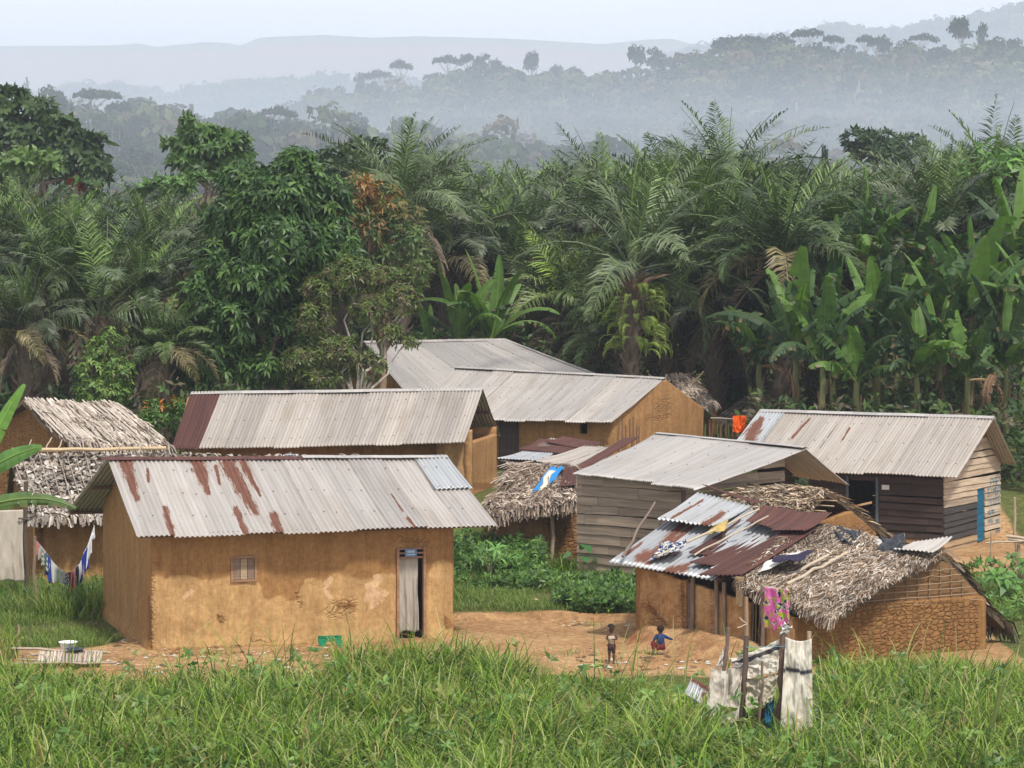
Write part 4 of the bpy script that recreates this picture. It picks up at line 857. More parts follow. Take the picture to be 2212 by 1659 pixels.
roof_panel('rear_sheets', M['rust'], RLm, RMm, RMm+back, RLm+back, J_, seed=89, jag=0)
jc = [(.38, .32, .26), (.52, .46, .40), (.25, .18, .125), (.15, .10, .065), (.32, .24, .17), (.09, .06, .04)]
_, SJ = thatch('thatch_roof', P(1745,1132,50.0), RPk, EPk, P(1598,1254,47.25), J_, 20000, (.14, .32), (.010, .032), jc, seed=69, yaw=.45, lift=.05, curl=.02, sag=.1, eave=.045, wts=[.22, .14, .22, .18, .14, .10])
jb = np.array([1.72, .62, -1.62]); jb[:] = P(2172,1352,48.9)-RPk
thatch('thatch_roof', RPk, RMm, RMm+jb, RPk+jb, J_, 2600, (.25, .5), (.03, .08), jc, seed=70, yaw=.4, lift=.08, sag=.05)
topJ = lambda x, y, f=bb(RLm, RPk, EPk, ELm), b=plane(RMm, RPk, RPk+jb): np.minimum(f(x, y), b(x, y))-.13
j0, j1, j2 = XY(1383, 49.5), XY(1717, 46.1), XY(2130, 48.2)
o1, o2, o3 = rect_open(j0, j1, 1481, 1497, 1258, 1400), rect_open(j0, j1, 1617, 1648, 1258, 1420), rect_open(j0, j1, 1556, 1566, 1258, 1420)
for o_ in (o1, o2, o3): o_[2] = -.0; o_[3] = 1.32
topJf = lambda x, y: np.minimum(topJ(x, y), 1.46)
wall('front_wall', M['mud_b'], j0, j1, topJf, J_, [o1, o2], res=.05, seed=71, lump=.05, batter=.12, fields={'patch': .5, 'crack': lambda V: marks(V, [(1395,1300,1425,1345,12,14),(1470,1270,1474,1370,7,7),(1535,1260,1540,1400,2,3)]), 'dark': lambda V: marks(V, [(1474,1260,1478,1390,5,5),(1400,1310,1440,1350,6,6)])})
def jbrick(V):
    x, y = proj(V); return sst(1720, 1770, x)*sst(1290, 1310, y)*.75+.35*sst(1820, 1870, x)*sst(1300, 1310, y)
wall('gable_wall', M['mud_brick'], j1, j2, lambda x, y: np.minimum(topJ(x, y), zpy(1296, 47.5)), J_, res=.05, seed=72, lump=.04, thick=.16, fields={'crack': jbrick, 'patch': .3})
lw = MB(); dJ = np.array([*unit(j2-j1), 0]); nJ = np.array([dJ[1], -dJ[0], 0]); LJ = np.linalg.norm(j2-j1); zb_ = zpy(1300, 47.5)-.05
for q in range(7):
    z_ = zb_+q*.13; us_ = [u_ for u_ in np.linspace(0, LJ, 60) if topJ(*(j1+dJ[:2]*u_)) > z_+.02]
    if len(us_) > 3: lw.tube(crooked(at_wall(j1, dJ, nJ, us_[0], z_, .0), at_wall(j1, dJ, nJ, us_[-1], z_+.02, .0), 7, .015, q), .010, 5, (.33, .24, .15))
for q in range(14):
    u_ = .5+q*(LJ-.8)/14; tz = float(topJ(*(j1+dJ[:2]*u_))); 
    if tz > zb_+.08: lw.tube(crooked(at_wall(j1, dJ, nJ, u_, zb_-.02, -.03), at_wall(j1, dJ, nJ, u_, tz, -.03), 4, .01, q), .011, 5, (.28, .2, .13))
lw.build('gable_lattice', M['stick'], J_)
bk_ = MB(); bz = [at_wall(j1, dJ, nJ, u_, z_, -.3) for u_, z_ in ((.3, zb_-.3), (LJ-.1, zb_-.3))]
us_ = np.linspace(.4, LJ-.1, 20); V = []; 
for u_ in us_: V += [at_wall(j1, dJ, nJ, u_, zb_-.2, -.07), at_wall(j1, dJ, nJ, u_, max(zb_-.1, float(topJ(*(j1+dJ[:2]*u_)))), -.07)]
bk_.add(V, [[2*q, 2*q+2, 2*q+3, 2*q+1] for q in range(19)], col=(.22, .125, .06)); solid(bk_.build('inner_matting', M['thatch'], J_), .03)
wall('rear_wall', M['mud'], j0+unit(j2-j1)*3.4, j2, topJ, J_, res=.2, seed=73, inward=True); wall('side_wall', M['mud'], j0, j0+unit(j2-j1)*3.2, topJ, J_, res=.1, seed=74)
d3 = np.array([*unit(j1-j0), 0]); n3 = np.array([d3[1], -d3[0], 0])
dd = MB(); dd.box(at_wall(j0, d3, n3, (o1[0]+o1[1])/2, .62, -.06), o1[1]-o1[0], .04, 1.36, [d3, n3, up3], (.17, .12, .10)); dd.build('door', M['plank'], J_)
dd = MB(); 
for q in range(4): dd.tube(crooked(at_wall(j0, d3, n3, o2[0]+.06+q*.1, 0, -.05), at_wall(j0, d3, n3, o2[0]+.04+q*.1, 1.3, -.08), 4, .01, q), .015, 5, (.2, .14, .09))
dd.build('door_poles', M['stick'], J_)
fp = MB()
for u_ in (o3[0]-.06, o3[1]+.03, o1[1]+.05, o2[0]-.04, o2[1]+.04): fp.tube(crooked(at_wall(j0, d3, n3, u_, -.1, .06), at_wall(j0, d3, n3, u_, 1.42, .05), 5, .01, int(u_*9)), .045, 7, (.20, .14, .1))
fp.build('wall_posts', M['stick'], J_)
# heap of spilled earth at the foot of the front wall
V = []; Q = []; s, t = np.meshgrid(np.linspace(0, 1, 61), np.linspace(0, 1, 21)); pf = j0[None, None]+(j1-j0)*(s[..., None]*1.0-.02); of = t*1.15
X, Y = pf[..., 0]+n3[0]*of, pf[..., 1]+n3[1]*of; Z = gz(X, Y)+.4*(1-sst(0, 1, t))*(.6+.5*fbm(s*7, t*3, 0, 5))*sst(0, .1, s)*(1-sst(.93, 1, s))+.015-.05*t
i, j = np.meshgrid(np.arange(20), np.arange(60), indexing='ij'); Q = np.stack([i*61+j, (i+1)*61+j, (i+1)*61+j+1, i*61+j+1], -1).reshape(-1, 4)
o_ = put('earth_bank', np.stack([X, Y, Z], -1).reshape(-1, 3), Q, None, g_o.data.materials[0], None, {'green': np.zeros(X.size)}, True); tag(o_, kind='structure')
# things lying on that roof
sheet_o = sheet('zinc_offcut', [(1980,1192),(2062,1180),(2018,1214),(1935,1208)], (48.3,47.9,47.4,47.9), M['roof_white'], None, 90, lift=.2); tag(sheet_o, 'loose pale corrugated offcut lying on the thatch near the gable peak', 'metal sheet')
for q, (pts, Ys, lab) in enumerate([([(1808,1160),(1870,1165),(1850,1200),(1815,1195)], (49.5,49.1,48.6,48.9), 'black plastic sheeting crumpled on the thatch, the left of two pieces'), ([(1915,1188),(1965,1180),(1960,1210),(1900,1225)], (48.8,48.5,47.9,48.1), 'black plastic sheeting crumpled on the thatch beside the pale offcut')]):
    lump_cloth('plastic_sheeting', pts, Ys, (.022, .024, .03), None, lab, 'plastic sheet', off=.2, seed=30+q, mat=M['plastic'], amp=.16, group='black plastic on the thatch')
lump_cloth('white_sheet', [(1850,1168),(1920,1188),(1915,1200),(1845,1182)], (49.2,48.7,48.5,49), (.55, .53, .5), None, 'dirty white sheet strip between two pieces of black plastic on the thatch', 'sheet', off=.17, seed=33)
def blue_pat(s, t, c): return np.where((fbm(s*16, t*16, 0, 4) > .52)[:, None], np.array([.6, .58, .52]), c)
lump_cloth('printed_cloth', [(1436,1186),(1490,1178),(1470,1205),(1400,1222)], (49.8,49.4,48.9,49.1), (.02, .04, .12), None, 'navy and white printed cloth heaped at the edge of the rusty roof', 'cloth', off=.09, seed=35, colf=blue_pat, nu=40, amp=.09)
lump_cloth('yellow_rag', [(1545,1150),(1580,1135),(1570,1158),(1530,1168)], (50.3,50.1,49.7,49.8), (.5, .36, .12), None, 'small yellow brown rag on the rusty roof sheets', 'rag', off=.12, seed=36)
lump_cloth('white_board', [(1660,1228),(1735,1206),(1725,1220),(1645,1252)], (47.9,47.9,47.6,47.3), (.62, .6, .56), None, 'flat off white sheet lying on the thatch eave above the printed cloth', 'sheet', off=.15, seed=37, amp=.03)
lump_cloth('dark_cloth', [(1690,1222),(1760,1212),(1742,1232),(1670,1236)], (47.7,47.6,47.2,47.4), (.035, .03, .06), None, 'dark violet cloth on the thatch above the pink printed cloth', 'cloth', off=.2, seed=38)
for q, (x0, y0, y0d, x1, y1, y1d, r__) in enumerate([(1345,1215,49.3,1415,1100,50.9,.03),(1420,1215,49,1640,1115,50.6,.028),(1500,1212,49,1660,1130,50,.02),(1640,1290,46.9,1790,1215,47.8,.045),(1700,1275,46.8,1830,1210,47.9,.035),(1600,1245,47.6,1700,1225,47.8,.025)]):
    a_, b_ = P(x0, y0, y0d), P(x1, y1, y1d); a_[2] += .12; b_[2] += .15; o_ = pole('roof_pole', a_, b_, r__, r__*.7, None, ((.2, .15, .12), (.48, .4, .3))[q > 0], sd=q, n=8)
    tag(o_, ['dark crooked branch leaning off the left corner of the rusty roof', 'pale pole lying across the rusty sheets', 'thin pole between the rusty sheets', 'thick bleached pole lying on the thatch above the eave', 'bleached pole on the thatch behind the thick one', 'pole sticking out along the eave where thatch meets sheets'][q], 'pole')
def pink(s, t, c):
    a_ = fbm(s*7, t*8, 0, 9); c = np.where((a_ > .56)[:, None], np.array([.33, .42, .03]), c); b_ = fbm(s*10, t*11, 3, 19); c = np.where((b_ > .63)[:, None], np.array([.03, .03, .05]), c); return np.where(((b_ > .59) & (b_ <= .63))[:, None], np.array([.6, .6, .5]), c)
pk0, pk1 = XY(1651, 45.9), XY(1706, 45.5); dp = np.array([*unit(pk1-pk0), 0]); o_ = curtain('printed_cloth', pk0, dp, np.array([dp[1], -dp[0], 0]), 0, np.linalg.norm(pk1-pk0), zpy(1262, 46.4), zpy(1350, 46.4), None, (.62, .13, .36), off=.0, folds=2.5, sd=2, stripes=pink, amp=.03)
tag(o_, 'pink cloth with green and black print hanging from the thatch eave', 'cloth')
o_ = curtain('straw_rag', XY(1589, 47.2), dp, nJ, 0, .2, zpy(1245, 47.2), zpy(1308, 47.2), None, (.42, .3, .17), off=0, folds=2, sd=6); tag(o_, 'straw coloured rag hanging below the eave beside the doorway', 'rag')
# ------------------------------------------------------------------ roofs seen behind, fence with the orange cloth
TL, TR, BR, BL = P(1640,845,92), P(1705,838,92), P(1625,925,86), P(1555,905,87)
N_ = thing('thatched_hut', (BL[0], BL[1], 2), 'hut roof of pale lattice and mats behind the stake fence with the orange cloth', 'hut')
_, SN = thatch('thatch_roof', TL, TR, BR, BL, N_, 1400, (.25, .4), (.08, .16), WH, seed=75)
sk = MB()
for q in range(9):
    s0 = .03+q*.115; a_, b_ = SN(np.array([s0]), np.array([0.]))[0], SN(np.array([s0]), np.array([.98]))[0]; sk.tube(crooked(a_+(0, 0, .12), b_+(0, 0, .14), 4, .02, q), .03, 5, (.42, .36, .31))
for q in range(6):
    t0 = .05+q*.17; a_, b_ = SN(np.array([0.]), np.array([t0]))[0], SN(np.array([1.]), np.array([t0]))[0]; sk.tube(crooked(a_+(0, 0, .16), b_+(0, 0, .16), 4, .02, q), .022, 5, (.36, .3, .25))
sk.build('roof_rods', M['stick'], N_)
wall('side_wall', M['mud'], BL[:2]+(.3, .4), BR[:2]+(-.3, .4), bb(TL, TR, BR, BL), N_, res=.2, seed=77)
TL, TR, BR, BL = P(1440,812,86), P(1488,808,86), P(1545,870,83), P(1500,885,82)
O_ = thing('thatched_hut', (BL[0], BL[1], 2), 'small dark hut with brown thatch just behind the ochre gable', 'hut')
thatch('thatch_roof', TL, TR, BR, BL, O_, 900, (.25, .45), (.04, .08), [(.3, .24, .19), (.2, .15, .11), (.4, .33, .27)], seed=76, thick=.3)
wall('front_wall', M['mud_brick'], XY(1505, 82.6), XY(1550, 83.6), lambda x, y: x*0+zpy(888, 83), O_, res=.1, seed=78, fields={'dark': .8})
sk = MB()
for q in range(3): sk.tube(crooked(P(1448+q*22,836,84.5), P(1400+q*60,808-q*3,85), 4, .03, q), .02, 5, (.3, .24, .18))
sk.build('rafters', M['stick'], O_)
for q in range(15):
    px = 1522+q*8.2+r_.random()*3; Y_ = 79.5; b_ = P(px, 955, Y_); b_[2] = g1(b_[0], b_[1])-.1; tp_ = P(px+r_.random()*3, 893+r_.random()*26, Y_); o_ = pole('fence_stake', b_, tp_, .04+.02*(q % 4 == 0), .03, None, ((.16, .1, .06), (.10, .12, .04))[q % 3 == 0], sd=q)
    tag(o_, 'crooked stake of the rough fence beside the ochre gable house', 'stake', 'stakes of the rough fence')
o_ = pole('fence_rail', P(1535,903,79.4), P(1640,906,79.4), .025, .02, None, (.35, .3, .25)); tag(o_, 'thin horizontal rail tied along the rough stake fence', 'rail')
oc = XY(1583, 79.1); o_ = curtain('orange_cloth', oc, np.array([1., 0, 0]), np.array([0, -1., 0]), 0, .45, zpy(898, 79.1), zpy(934, 79.1), None, (.85, .12, .01), off=0, folds=1.6, sd=8, amp=.05); tag(o_, 'bright orange cloth hanging on the stake fence', 'cloth')
# ------------------------------------------------------------------ palms
def frond(L_, el0, droop, n=46, ll=.75, lw=.045, hang=.5, seed=0, twist=0.0):
    r = np.random.default_rng(seed); m = 14; t = np.linspace(0, 1, m); el = el0-droop*t**1.4; ds = L_/(m-1)
    x = np.concatenate([[0], np.cumsum(np.cos(el[:-1])*ds)]); z = np.concatenate([[0], np.cumsum(np.sin(el[:-1])*ds)]); rach = np.stack([x, 0*x, z], 1)
    tl = np.repeat(np.linspace(.16, .995, n), 2); sd_ = np.tile([1., -1.], n); tl = np.clip(tl+r.normal(size=2*n)*.006, 0, 1)
    px_ = np.interp(tl, t, x); pz_ = np.interp(tl, t, z); e_ = np.interp(tl, t, el); tg = np.stack([np.cos(e_), 0*e_, np.sin(e_)], 1); nm = np.stack([-np.sin(e_), 0*e_, np.cos(e_)], 1)
    prof = np.sin(np.clip(tl, 0, 1)**.8*math.pi*.86+.28); prof = np.clip(prof, .15, 1)
    a = .75+.35*tl+r.normal(size=2*n)*.12
    yv = np.array([0, 1., 0])*sd_[:, None]
    d = tg*np.sin(a)[:, None]*.8+yv*np.cos(a*.55)[:, None]+nm*(r.normal(size=2*n)*.28+.12)[:, None]; d /= np.linalg.norm(d, axis=1)[:, None]
    l_ = ll*prof*(.85+.3*r.random(2*n)); p = np.stack([px_, 0*px_, pz_], 1)
    p1 = p+d*(l_*.5)[:, None]; d2 = d+np.array([0, 0, -1.])*(hang*(.5+r.random(2*n)))[:, None]; d2 /= np.linalg.norm(d2, axis=1)[:, None]; p2 = p1+d2*(l_*.5)[:, None]
    wv = np.cross(d, nm*.6+tg*.5); wv /= np.linalg.norm(wv, axis=1)[:, None]; w_ = lw*(.7+.5*r.random(2*n))[:, None]*.5
    V = np.stack([p-wv*w_*.6, p+wv*w_*.6, p1-wv*w_, p1+wv*w_, p2-wv*w_*.25, p2+wv*w_*.25], 1)
    if twist:
        c, s = math.cos(twist), math.sin(twist); V = np.stack([V[..., 0], V[..., 1]*c-V[..., 2]*s, V[..., 1]*s+V[..., 2]*c], -1)
    return rach, V
def rz(V, a):
    c, s = math.cos(a), math.sin(a); return np.stack([V[..., 0]*c-V[..., 1]*s, V[..., 0]*s+V[..., 1]*c, V[..., 2]], -1)
def palm_crown(seed, nf=34, L_=4.6, up=.0, cols=((.075, .11, .045), (.12, .16, .07)), young=(.14, .24, .045), dead=2, n=46, lw=.056, ll=.85):
    r = np.random.default_rng(seed); mb = MB()
    for q in range(nf+dead):
        f = q/nf; az = q*2.39996+r.normal()*.15
        if q >= nf: el0, dr, c, Lq, hg = -.5-.3*r.random(), .7, np.array((.20, .155, .10)), L_*.75, .9
        else:
            el0 = 1.45-1.35*f**.8+up*(1-f)+r.normal()*.06; dr = .35+1.5*f**.8+r.normal()*.12; Lq = L_*(.82+.25*r.random())*(.8 if f < .08 else 1); hg = .25+.6*f
            a_ = r.random(); c = np.array(cols[0])*a_+np.array(cols[1])*(1-a_)
            if f < .14: c = c*.4+np.array(young)*.6
            if f > .85 and r.random() < .35: c = np.array((.2, .17, .08))
        ra, V = frond(Lq, el0, dr, n, ll, lw, hg, seed*100+q, twist=r.normal()*.25)
        V = rz(V, az); ra = rz(ra, az); k_ = V.shape[0]; bq = np.arange(k_)[:, None]*6
        cc = np.repeat(c*(.8+.4*r.random((k_, 1))), 6, 0); mb.add(V.reshape(-1, 3), np.vstack([bq+[0, 1, 3, 2], bq+[2, 3, 5, 4]]), col=cc*(.65+.7*np.repeat(r.random((k_, 1)), 6, 0)))
        mb.tube(ra[::2], np.linspace(.045, .012, len(ra[::2])), 4, c*1.25+.02, cap=False)
    return mb.mesh('crown', M['palm'])
def palm_trunk(seed, h=1.0):
    r = np.random.default_rng(seed); mb = MB(); mb.tube(crooked([0, 0, -.3], [0, 0, h+.1], 12, .05, seed), np.linspace(.30, .24, 12), 9, (.13, .10, .075), noise=.35)
    for q in range(int(h*16)):
        a = q*2.4; z = h-q/16.; b = np.array([math.cos(a)*.24, math.sin(a)*.24, z]); mb.tube([b, b+[math.cos(a)*.22, math.sin(a)*.22, .28]], [.05, .02], 4, np.array((.17, .125, .09))*(.6+.8*r.random()))
    return mb.mesh('trunk', M['bark'])
PC = [palm_crown(100+q, cols=[((.03, .055, .02), (.08, .12, .04)), ((.035, .055, .028), (.12, .145, .07)), ((.025, .05, .015), (.09, .14, .035)), ((.04, .055, .03), (.10, .12, .065)), ((.03, .06, .016), (.10, .15, .04))][q], up=[0, .1, -.05, .15, .05][q]) for q in range(5)]; PU = [palm_crown(120, 17, 5.4, .3, dead=0), palm_crown(121, 26, 5.0, .1)]; PFAR = [palm_crown(130+q, 26, 4.4, n=26, lw=.11, dead=2) for q in range(3)]
PY = palm_crown(140, 26, 4.0, .15, cols=((.13, .19, .05), (.17, .22, .07)), young=(.26, .38, .05), dead=3)
PT = {h: palm_trunk(int(h*3), h) for h in (3., 5., 7., 9., 12.)}
GP = 'oil palms filling the grove behind the village'
palms = []
def palm(px, py, Y, me, label, sc=1.0, rot=None, group=GP):
    c = P(px, py, Y); g = g1(c[0], c[1]); h = max(c[2]-g, .6); th = min((k_ for k_ in PT if k_ >= h), default=12.)
    t = thing('oil_palm', (c[0], c[1], g), label, 'palm tree', group)
    o = bpy.data.objects.new('crown', me); link(o, t); o.location = (0, 0, h); o.scale = (sc,)*3; o.rotation_euler = (random.gauss(0, .07), random.gauss(0, .07), random.random()*6.28 if rot is None else rot)
    o = bpy.data.objects.new('trunk', PT[th]); link(o, t); o.location = (0, 0, h-th)
    palms.append(t); return t
SKY = [(0,340),(130,362),(250,382),(340,365),(480,388),(600,370),(660,310),(780,285),(870,262),(1000,310),(1100,305),(1150,300),(1250,292),(1380,296),(1450,290),(1560,296),(1650,290),(1720,300),(1780,315),(1850,310),(1930,305),(2000,290),(2120,275),(2212,270)]
hero = [(2035,485,93,PU[1],.95,'palm lifting its crown above the left end of the banana grove'),(2150,450,95,PU[0],.9,'palm with erect fronds at the top right behind the papaya tree'),(1455,475,97,PU[1],.9,'palm with erect fronds between the tall fern palm and the highest crown'),(1300,470,100,PU[0],.85,'slender erect palm left of the tall fern palm'),(1365,585,85,PU[0],1.08,'the tall palm with upright fronds above the fern covered trunk'),(868,448,92,PU[1],.95,'tall palm with erect fronds rising behind the orange leaved tree'),
 (1180,430,99,PC[0],1,''),(1275,405,97,PC[1],1,''),(1480,390,93,PC[2],1,''),(1572,425,98,PU[1],.98,'palm whose crown stands highest against the misty hill right of centre'),(1700,430,96,PC[3],1,''),(1690,560,85,PC[4],1.1,'big palm with a stout dark trunk left of the banana grove'),
 (2090,352,90,PC[0],1,''),(2185,345,92,PU[1],.9,''),(2030,500,88,PC[1],1,''),(1950,430,105,PC[2],1,''),(1850,480,92,PC[3],1,''),(1900,600,91,PC[4],1,''),(1780,640,88,PC[0],1,''),
 (20,480,82,PC[1],1,''),(130,540,80,PC[2],1,''),(215,690,77,PU[0],.85,'palm with a broad upright centre frond in the left grove'),(55,720,75,PC[3],.8,''),(300,650,79,PC[4],.95,''),(400,440,90,PC[0],1,''),(330,500,86,PC[1],1,''),(470,430,93,PC[2],1,''),
 (250,430,100,PC[3],1,''),(160,400,97,PC[4],1,''),(330,365,138,PFAR[0],1.1,''),(40,430,94,PC[0],1,''),(-30,600,79,PC[1],1,''),(350,760,76,PC[2],.7,''),
 (960,560,86,PC[3],1,''),(1050,480,90,PC[4],1,''),(1090,620,88,PC[0],1,''),(1150,545,92,PC[1],1,''),(940,440,96,PC[2],1,''),(1222,655,99,PY,1.1,'bright yellow green young palm behind the banana clump'),
 (1540,690,88,PC[3],.8,'low palm right of the fern covered trunk'),(1440,640,90,PC[4],1,''),(1550,520,90,PC[0],1,''),(1640,680,92,PC[1],.9,''),(1000,660,90,PC[2],.9,''),(1300,520,92,PC[3],1,''),(1420,480,95,PC[2],1,''),(1600,440,98,PC[1],1,''),(740,420,96,PC[0],1,''),(100,620,78,PC[0],.9,''),(1800,400,104,PC[0],1,''),(2150,560,92,PC[2],1,''),(1760,520,94,PC[4],1,''),(640,400,100,PC[3],1,''),(1340,740,92,PC[4],.8,''),(2000,680,92,PC[1],.9,'')]
for px, py, Y, me, sc, lb in hero:
    if px < 560 and not lb: sc *= .78
    if not lb: py = max(py, np.interp(px, [a for a, b in SKY], [b for a, b in SKY])+4.35*sc*F/Y)
    if 870 < px < 1335 and not lb: Y += 15
    palm(px, py, Y, me, ('oil palm: '+lb) if lb else 'dark green oil palm with arching fronds in the grove behind the village', sc, group=None if lb else GP)
r_ = np.random.default_rng(21); skx = [a for a, b in SKY]; sky_ = [b for a, b in SKY]; cnt = 0
while cnt < 120:
    Y = 100+125*r_.random()**.8; px = -60+2330*r_.random(); ty = np.interp(px, skx, sky_)+12+70*r_.random()**1.5+max(0, 40*(130-Y)/30)*.5
    Y = max(Y, 112) if 850 < px < 1350 else Y; c = P(px, ty, Y); g = g1(c[0], Y); top = c[2]-4.2
    if top-g < 2 or top-g > 13: 
        if top-g > 13: top = g+12
        else: continue
    py = HZ-(top-CZ)*F/Y; palm(px, py, Y, PFAR[r_.integers(3)] if Y > 125 else PC[r_.integers(5)], 'hazy oil palm in the far part of the grove', .95+.2*r_.random(), group='oil palms in the far grove'); cnt += 1

# ------------------------------------------------------------------ broad leaved trees
def whorls(mb, pos, nrm, m, ll, lw, cols, seed, droop=.5, wts=None, el=.35, cvar=.35):
    r = np.random.default_rng(seed); n = len(pos); nrm = nrm/np.linalg.norm(nrm, axis=1)[:, None]
    a = np.cross(nrm, r.normal(size=(n, 3))); a /= np.linalg.norm(a, axis=1)[:, None]; b = np.cross(nrm, a)
    th = (np.arange(m)[None]*6.283/m+r.random((n, m))*.7+r.random((n, 1))*6)[..., None]; e = (el+r.normal(size=(n, m))*.3)[..., None]
    d = (a[:, None]*np.cos(th)+b[:, None]*np.sin(th))*np.cos(e)+nrm[:, None]*np.sin(e); l_ = (ll*(.65+.6*r.random((n, m))))[..., None]
    p0 = pos[:, None]+d*l_*.08; p1 = p0+d*l_*.5; d2 = d+np.array([0, 0, -1.])*droop*(.6+.8*r.random((n, m, 1))); d2 /= np.linalg.norm(d2, axis=-1, keepdims=True); p2 = p1+d2*l_*.55
    up = nrm[:, None]+r.normal(size=(n, m, 3))*.35; wv = np.cross(d, up); wv /= np.linalg.norm(wv, axis=-1, keepdims=True); w_ = lw*.5*(.8+.4*r.random((n, m, 1)))
    V = np.stack([p0-wv*w_*.25, p0+wv*w_*.25, p1-wv*w_, p1+wv*w_, p2-wv*w_*.12, p2+wv*w_*.12], 2).reshape(-1, 3)
    ix = r.choice(len(cols), n, p=wts); c = np.asarray(cols)[ix][:, None]*(1-cvar/2+cvar*r.random((n, 1, 1)))*(.85+.3*r.random((n, m, 1)))
    bq = np.arange(n*m)[:, None]*6; mb.add(V, np.vstack([bq+[0, 1, 3, 2], bq+[2, 3, 5, 4]]), col=np.repeat(c.reshape(-1, 3), 6, 0))
def blob_pts(c, rx, ry, rz_, n, r, inner=.25, upb=.25):
    d = r.normal(size=(n, 3)); d[:, 2] += upb; d /= np.linalg.norm(d, axis=1)[:, None]; k_ = 1+.5*(fbm(d[:, 0]*2+c[0], d[:, 1]*2, d[:, 2]*2, 3, 2)-.5)
    rad = k_*np.where(r.random(n) < inner, .35+.5*r.random(n), .85+.2*r.random(n)); return c+d*rad[:, None]*[rx, ry, rz_], d+[0, 0, .35]
def tree(name, label, Y, blobs, dens, m, ll, lw, cols, base_px, seed, depth=.8, mat=None, trunk=.16, tcol=(.2, .15, .11), group=None, droop=.5, wts=None, cat='tree', limbs=True, el=.35, zbase=None, base_py=None):
    """blobs : (px, py, rx, ry[, dY[, cols]]) crown lobes"""
    r = np.random.default_rng(seed); bx_ = (base_px-CX)/F*Y; gb = g1(bx_, Y) if zbase is None else zbase
    t = thing(name, (bx_, Y, gb), label, cat, group); mb = MB(); tb = MB(); cs = []
    for b in blobs:
        px, py, rx = b[:3]; ry = b[3] if len(b) > 3 and b[3] else rx; dY = b[4] if len(b) > 4 else r.normal()*depth; cl_ = b[5] if len(b) > 5 else cols; wq = b[6] if len(b) > 6 else (wts if len(b) <= 5 else None)
        c = P(px, py, Y+dY); sx_, sz_ = rx/F*Y, ry/F*Y; n = max(6, int(dens*4*math.pi*sx_*(sx_*.5+sz_*.5))); p_, n_ = blob_pts(c, sx_, sx_*.9, sz_, n, r)
        whorls(mb, p_, n_, m, ll, lw, cl_, seed*10+len(cs), droop, wq, el); cs.append((c, sx_))
    cs_ = sorted(cs, key=lambda q: q[0][2]); topc = cs_[-1][0]; base = np.array([bx_, Y, gb-.2]); 
    fork = base*.55+np.array([np.mean([c[0] for c, _ in cs]), Y, np.mean([c[2] for c, _ in cs])])*.45
    tb.tube(crooked(base, fork, 6, trunk*.6, seed), np.linspace(trunk, trunk*.75, 6), 8, tcol, noise=.2)
    if limbs:
        for q, (c, s_) in enumerate(cs): tb.tube(crooked(fork-(0, 0, .05), c+(0, 0, s_*.2), 7, trunk*1.6, seed+q), np.linspace(trunk*.6, trunk*.12, 7), 6, tcol, noise=.2)
    tb.build('trunk', M['bark'], t); mb.build('crown', mat or M['leaf'], t); return t
dkg = [(.035, .085, .018), (.055, .12, .025), (.09, .17, .035), (.028, .065, .016)]
tree('broadleaf_tree', 'large dense dark green tree with drooping glossy leaves left of centre', 77, [(640,385,62,55,0),(530,400,58,48,.6),(590,440,80,60,-.6),(690,440,72,60,.4),(500,480,60,55,0),(600,520,95,70,-.8),(700,530,72,60,0),(480,565,55,45,-.3),(560,600,90,60,-.9),(690,610,70,60,.2),(440,640,50,50,-.4),(520,690,80,60,-.8),(620,700,75,60,0),(420,720,45,50,-.3),(470,770,70,50,-.5),(560,780,70,50,-.3),(400,800,30,30,-.2),(640,350,35,30,0)],
     14, 7, .34, .10, dkg, 600, 201, droop=.75, trunk=.24)
org = [(.26, .12, .04), (.34, .19, .06), (.12, .13, .03), (.06, .10, .025), (.08, .12, .03)]
tree('broadleaf_tree', 'tree with orange new leaves at its top beside the large dark green tree', 81, [(780,405,38,32,0,org),(830,430,45,32,0,org),(760,455,38,34,0,org),(800,490,62,45,0,[(.06,.1,.03),(.09,.12,.03),(.2,.12,.04)]),(875,470,42,36,0,[(.06,.1,.03),(.09,.12,.03),(.14,.12,.04)]),(890,530,36,40),(840,560,60,42),(770,570,55,42),(900,590,25,35)],
     9, 6, .30, .09, [(.04, .085, .022), (.06, .11, .028), (.09, .13, .03)], 830, 202, droop=.7, trunk=.13, tcol=(.3, .2, .13))
ygr = [(.10, .15, .03), (.07, .11, .025), (.14, .18, .045), (.12, .10, .05)]
tree('slender_tree', 'airy small leaved tree with pale spotted trunk just behind the roofs', 75.5, [(760,595,62,38,0),(835,610,55,34,.4),(700,625,48,34,0),(870,650,38,34,0),(680,690,42,38,-.3),(800,665,48,34,0),(730,760,52,34,-.2),(650,780,44,34,-.2),(790,790,46,34,.2),(690,815,60,22,0),(905,585,30,26,.2),(840,720,32,24,0),(880,740,26,12,0)],
     34, 5, .17, .055, ygr, 757, 203, droop=.5, trunk=.10, tcol=(.42, .38, .32), depth=.5)
tree('broadleaf_tree', 'big dark rounded tree rising above the palms at the left edge', 150, [(15,222,45,30,0),(70,245,50,30,0),(-10,270,60,40,0),(120,280,50,36,0),(50,310,70,45,0),(165,320,48,40,0),(208,315,24,22,0),(110,350,60,40,0),(20,360,70,40,0),(200,360,40,34,0)],
     2.6, 6, .62, .3, [(.035, .07, .022), (.05, .09, .025), (.065, .11, .03)], 60, 204, droop=.2, trunk=.4, mat=M['leaf'])
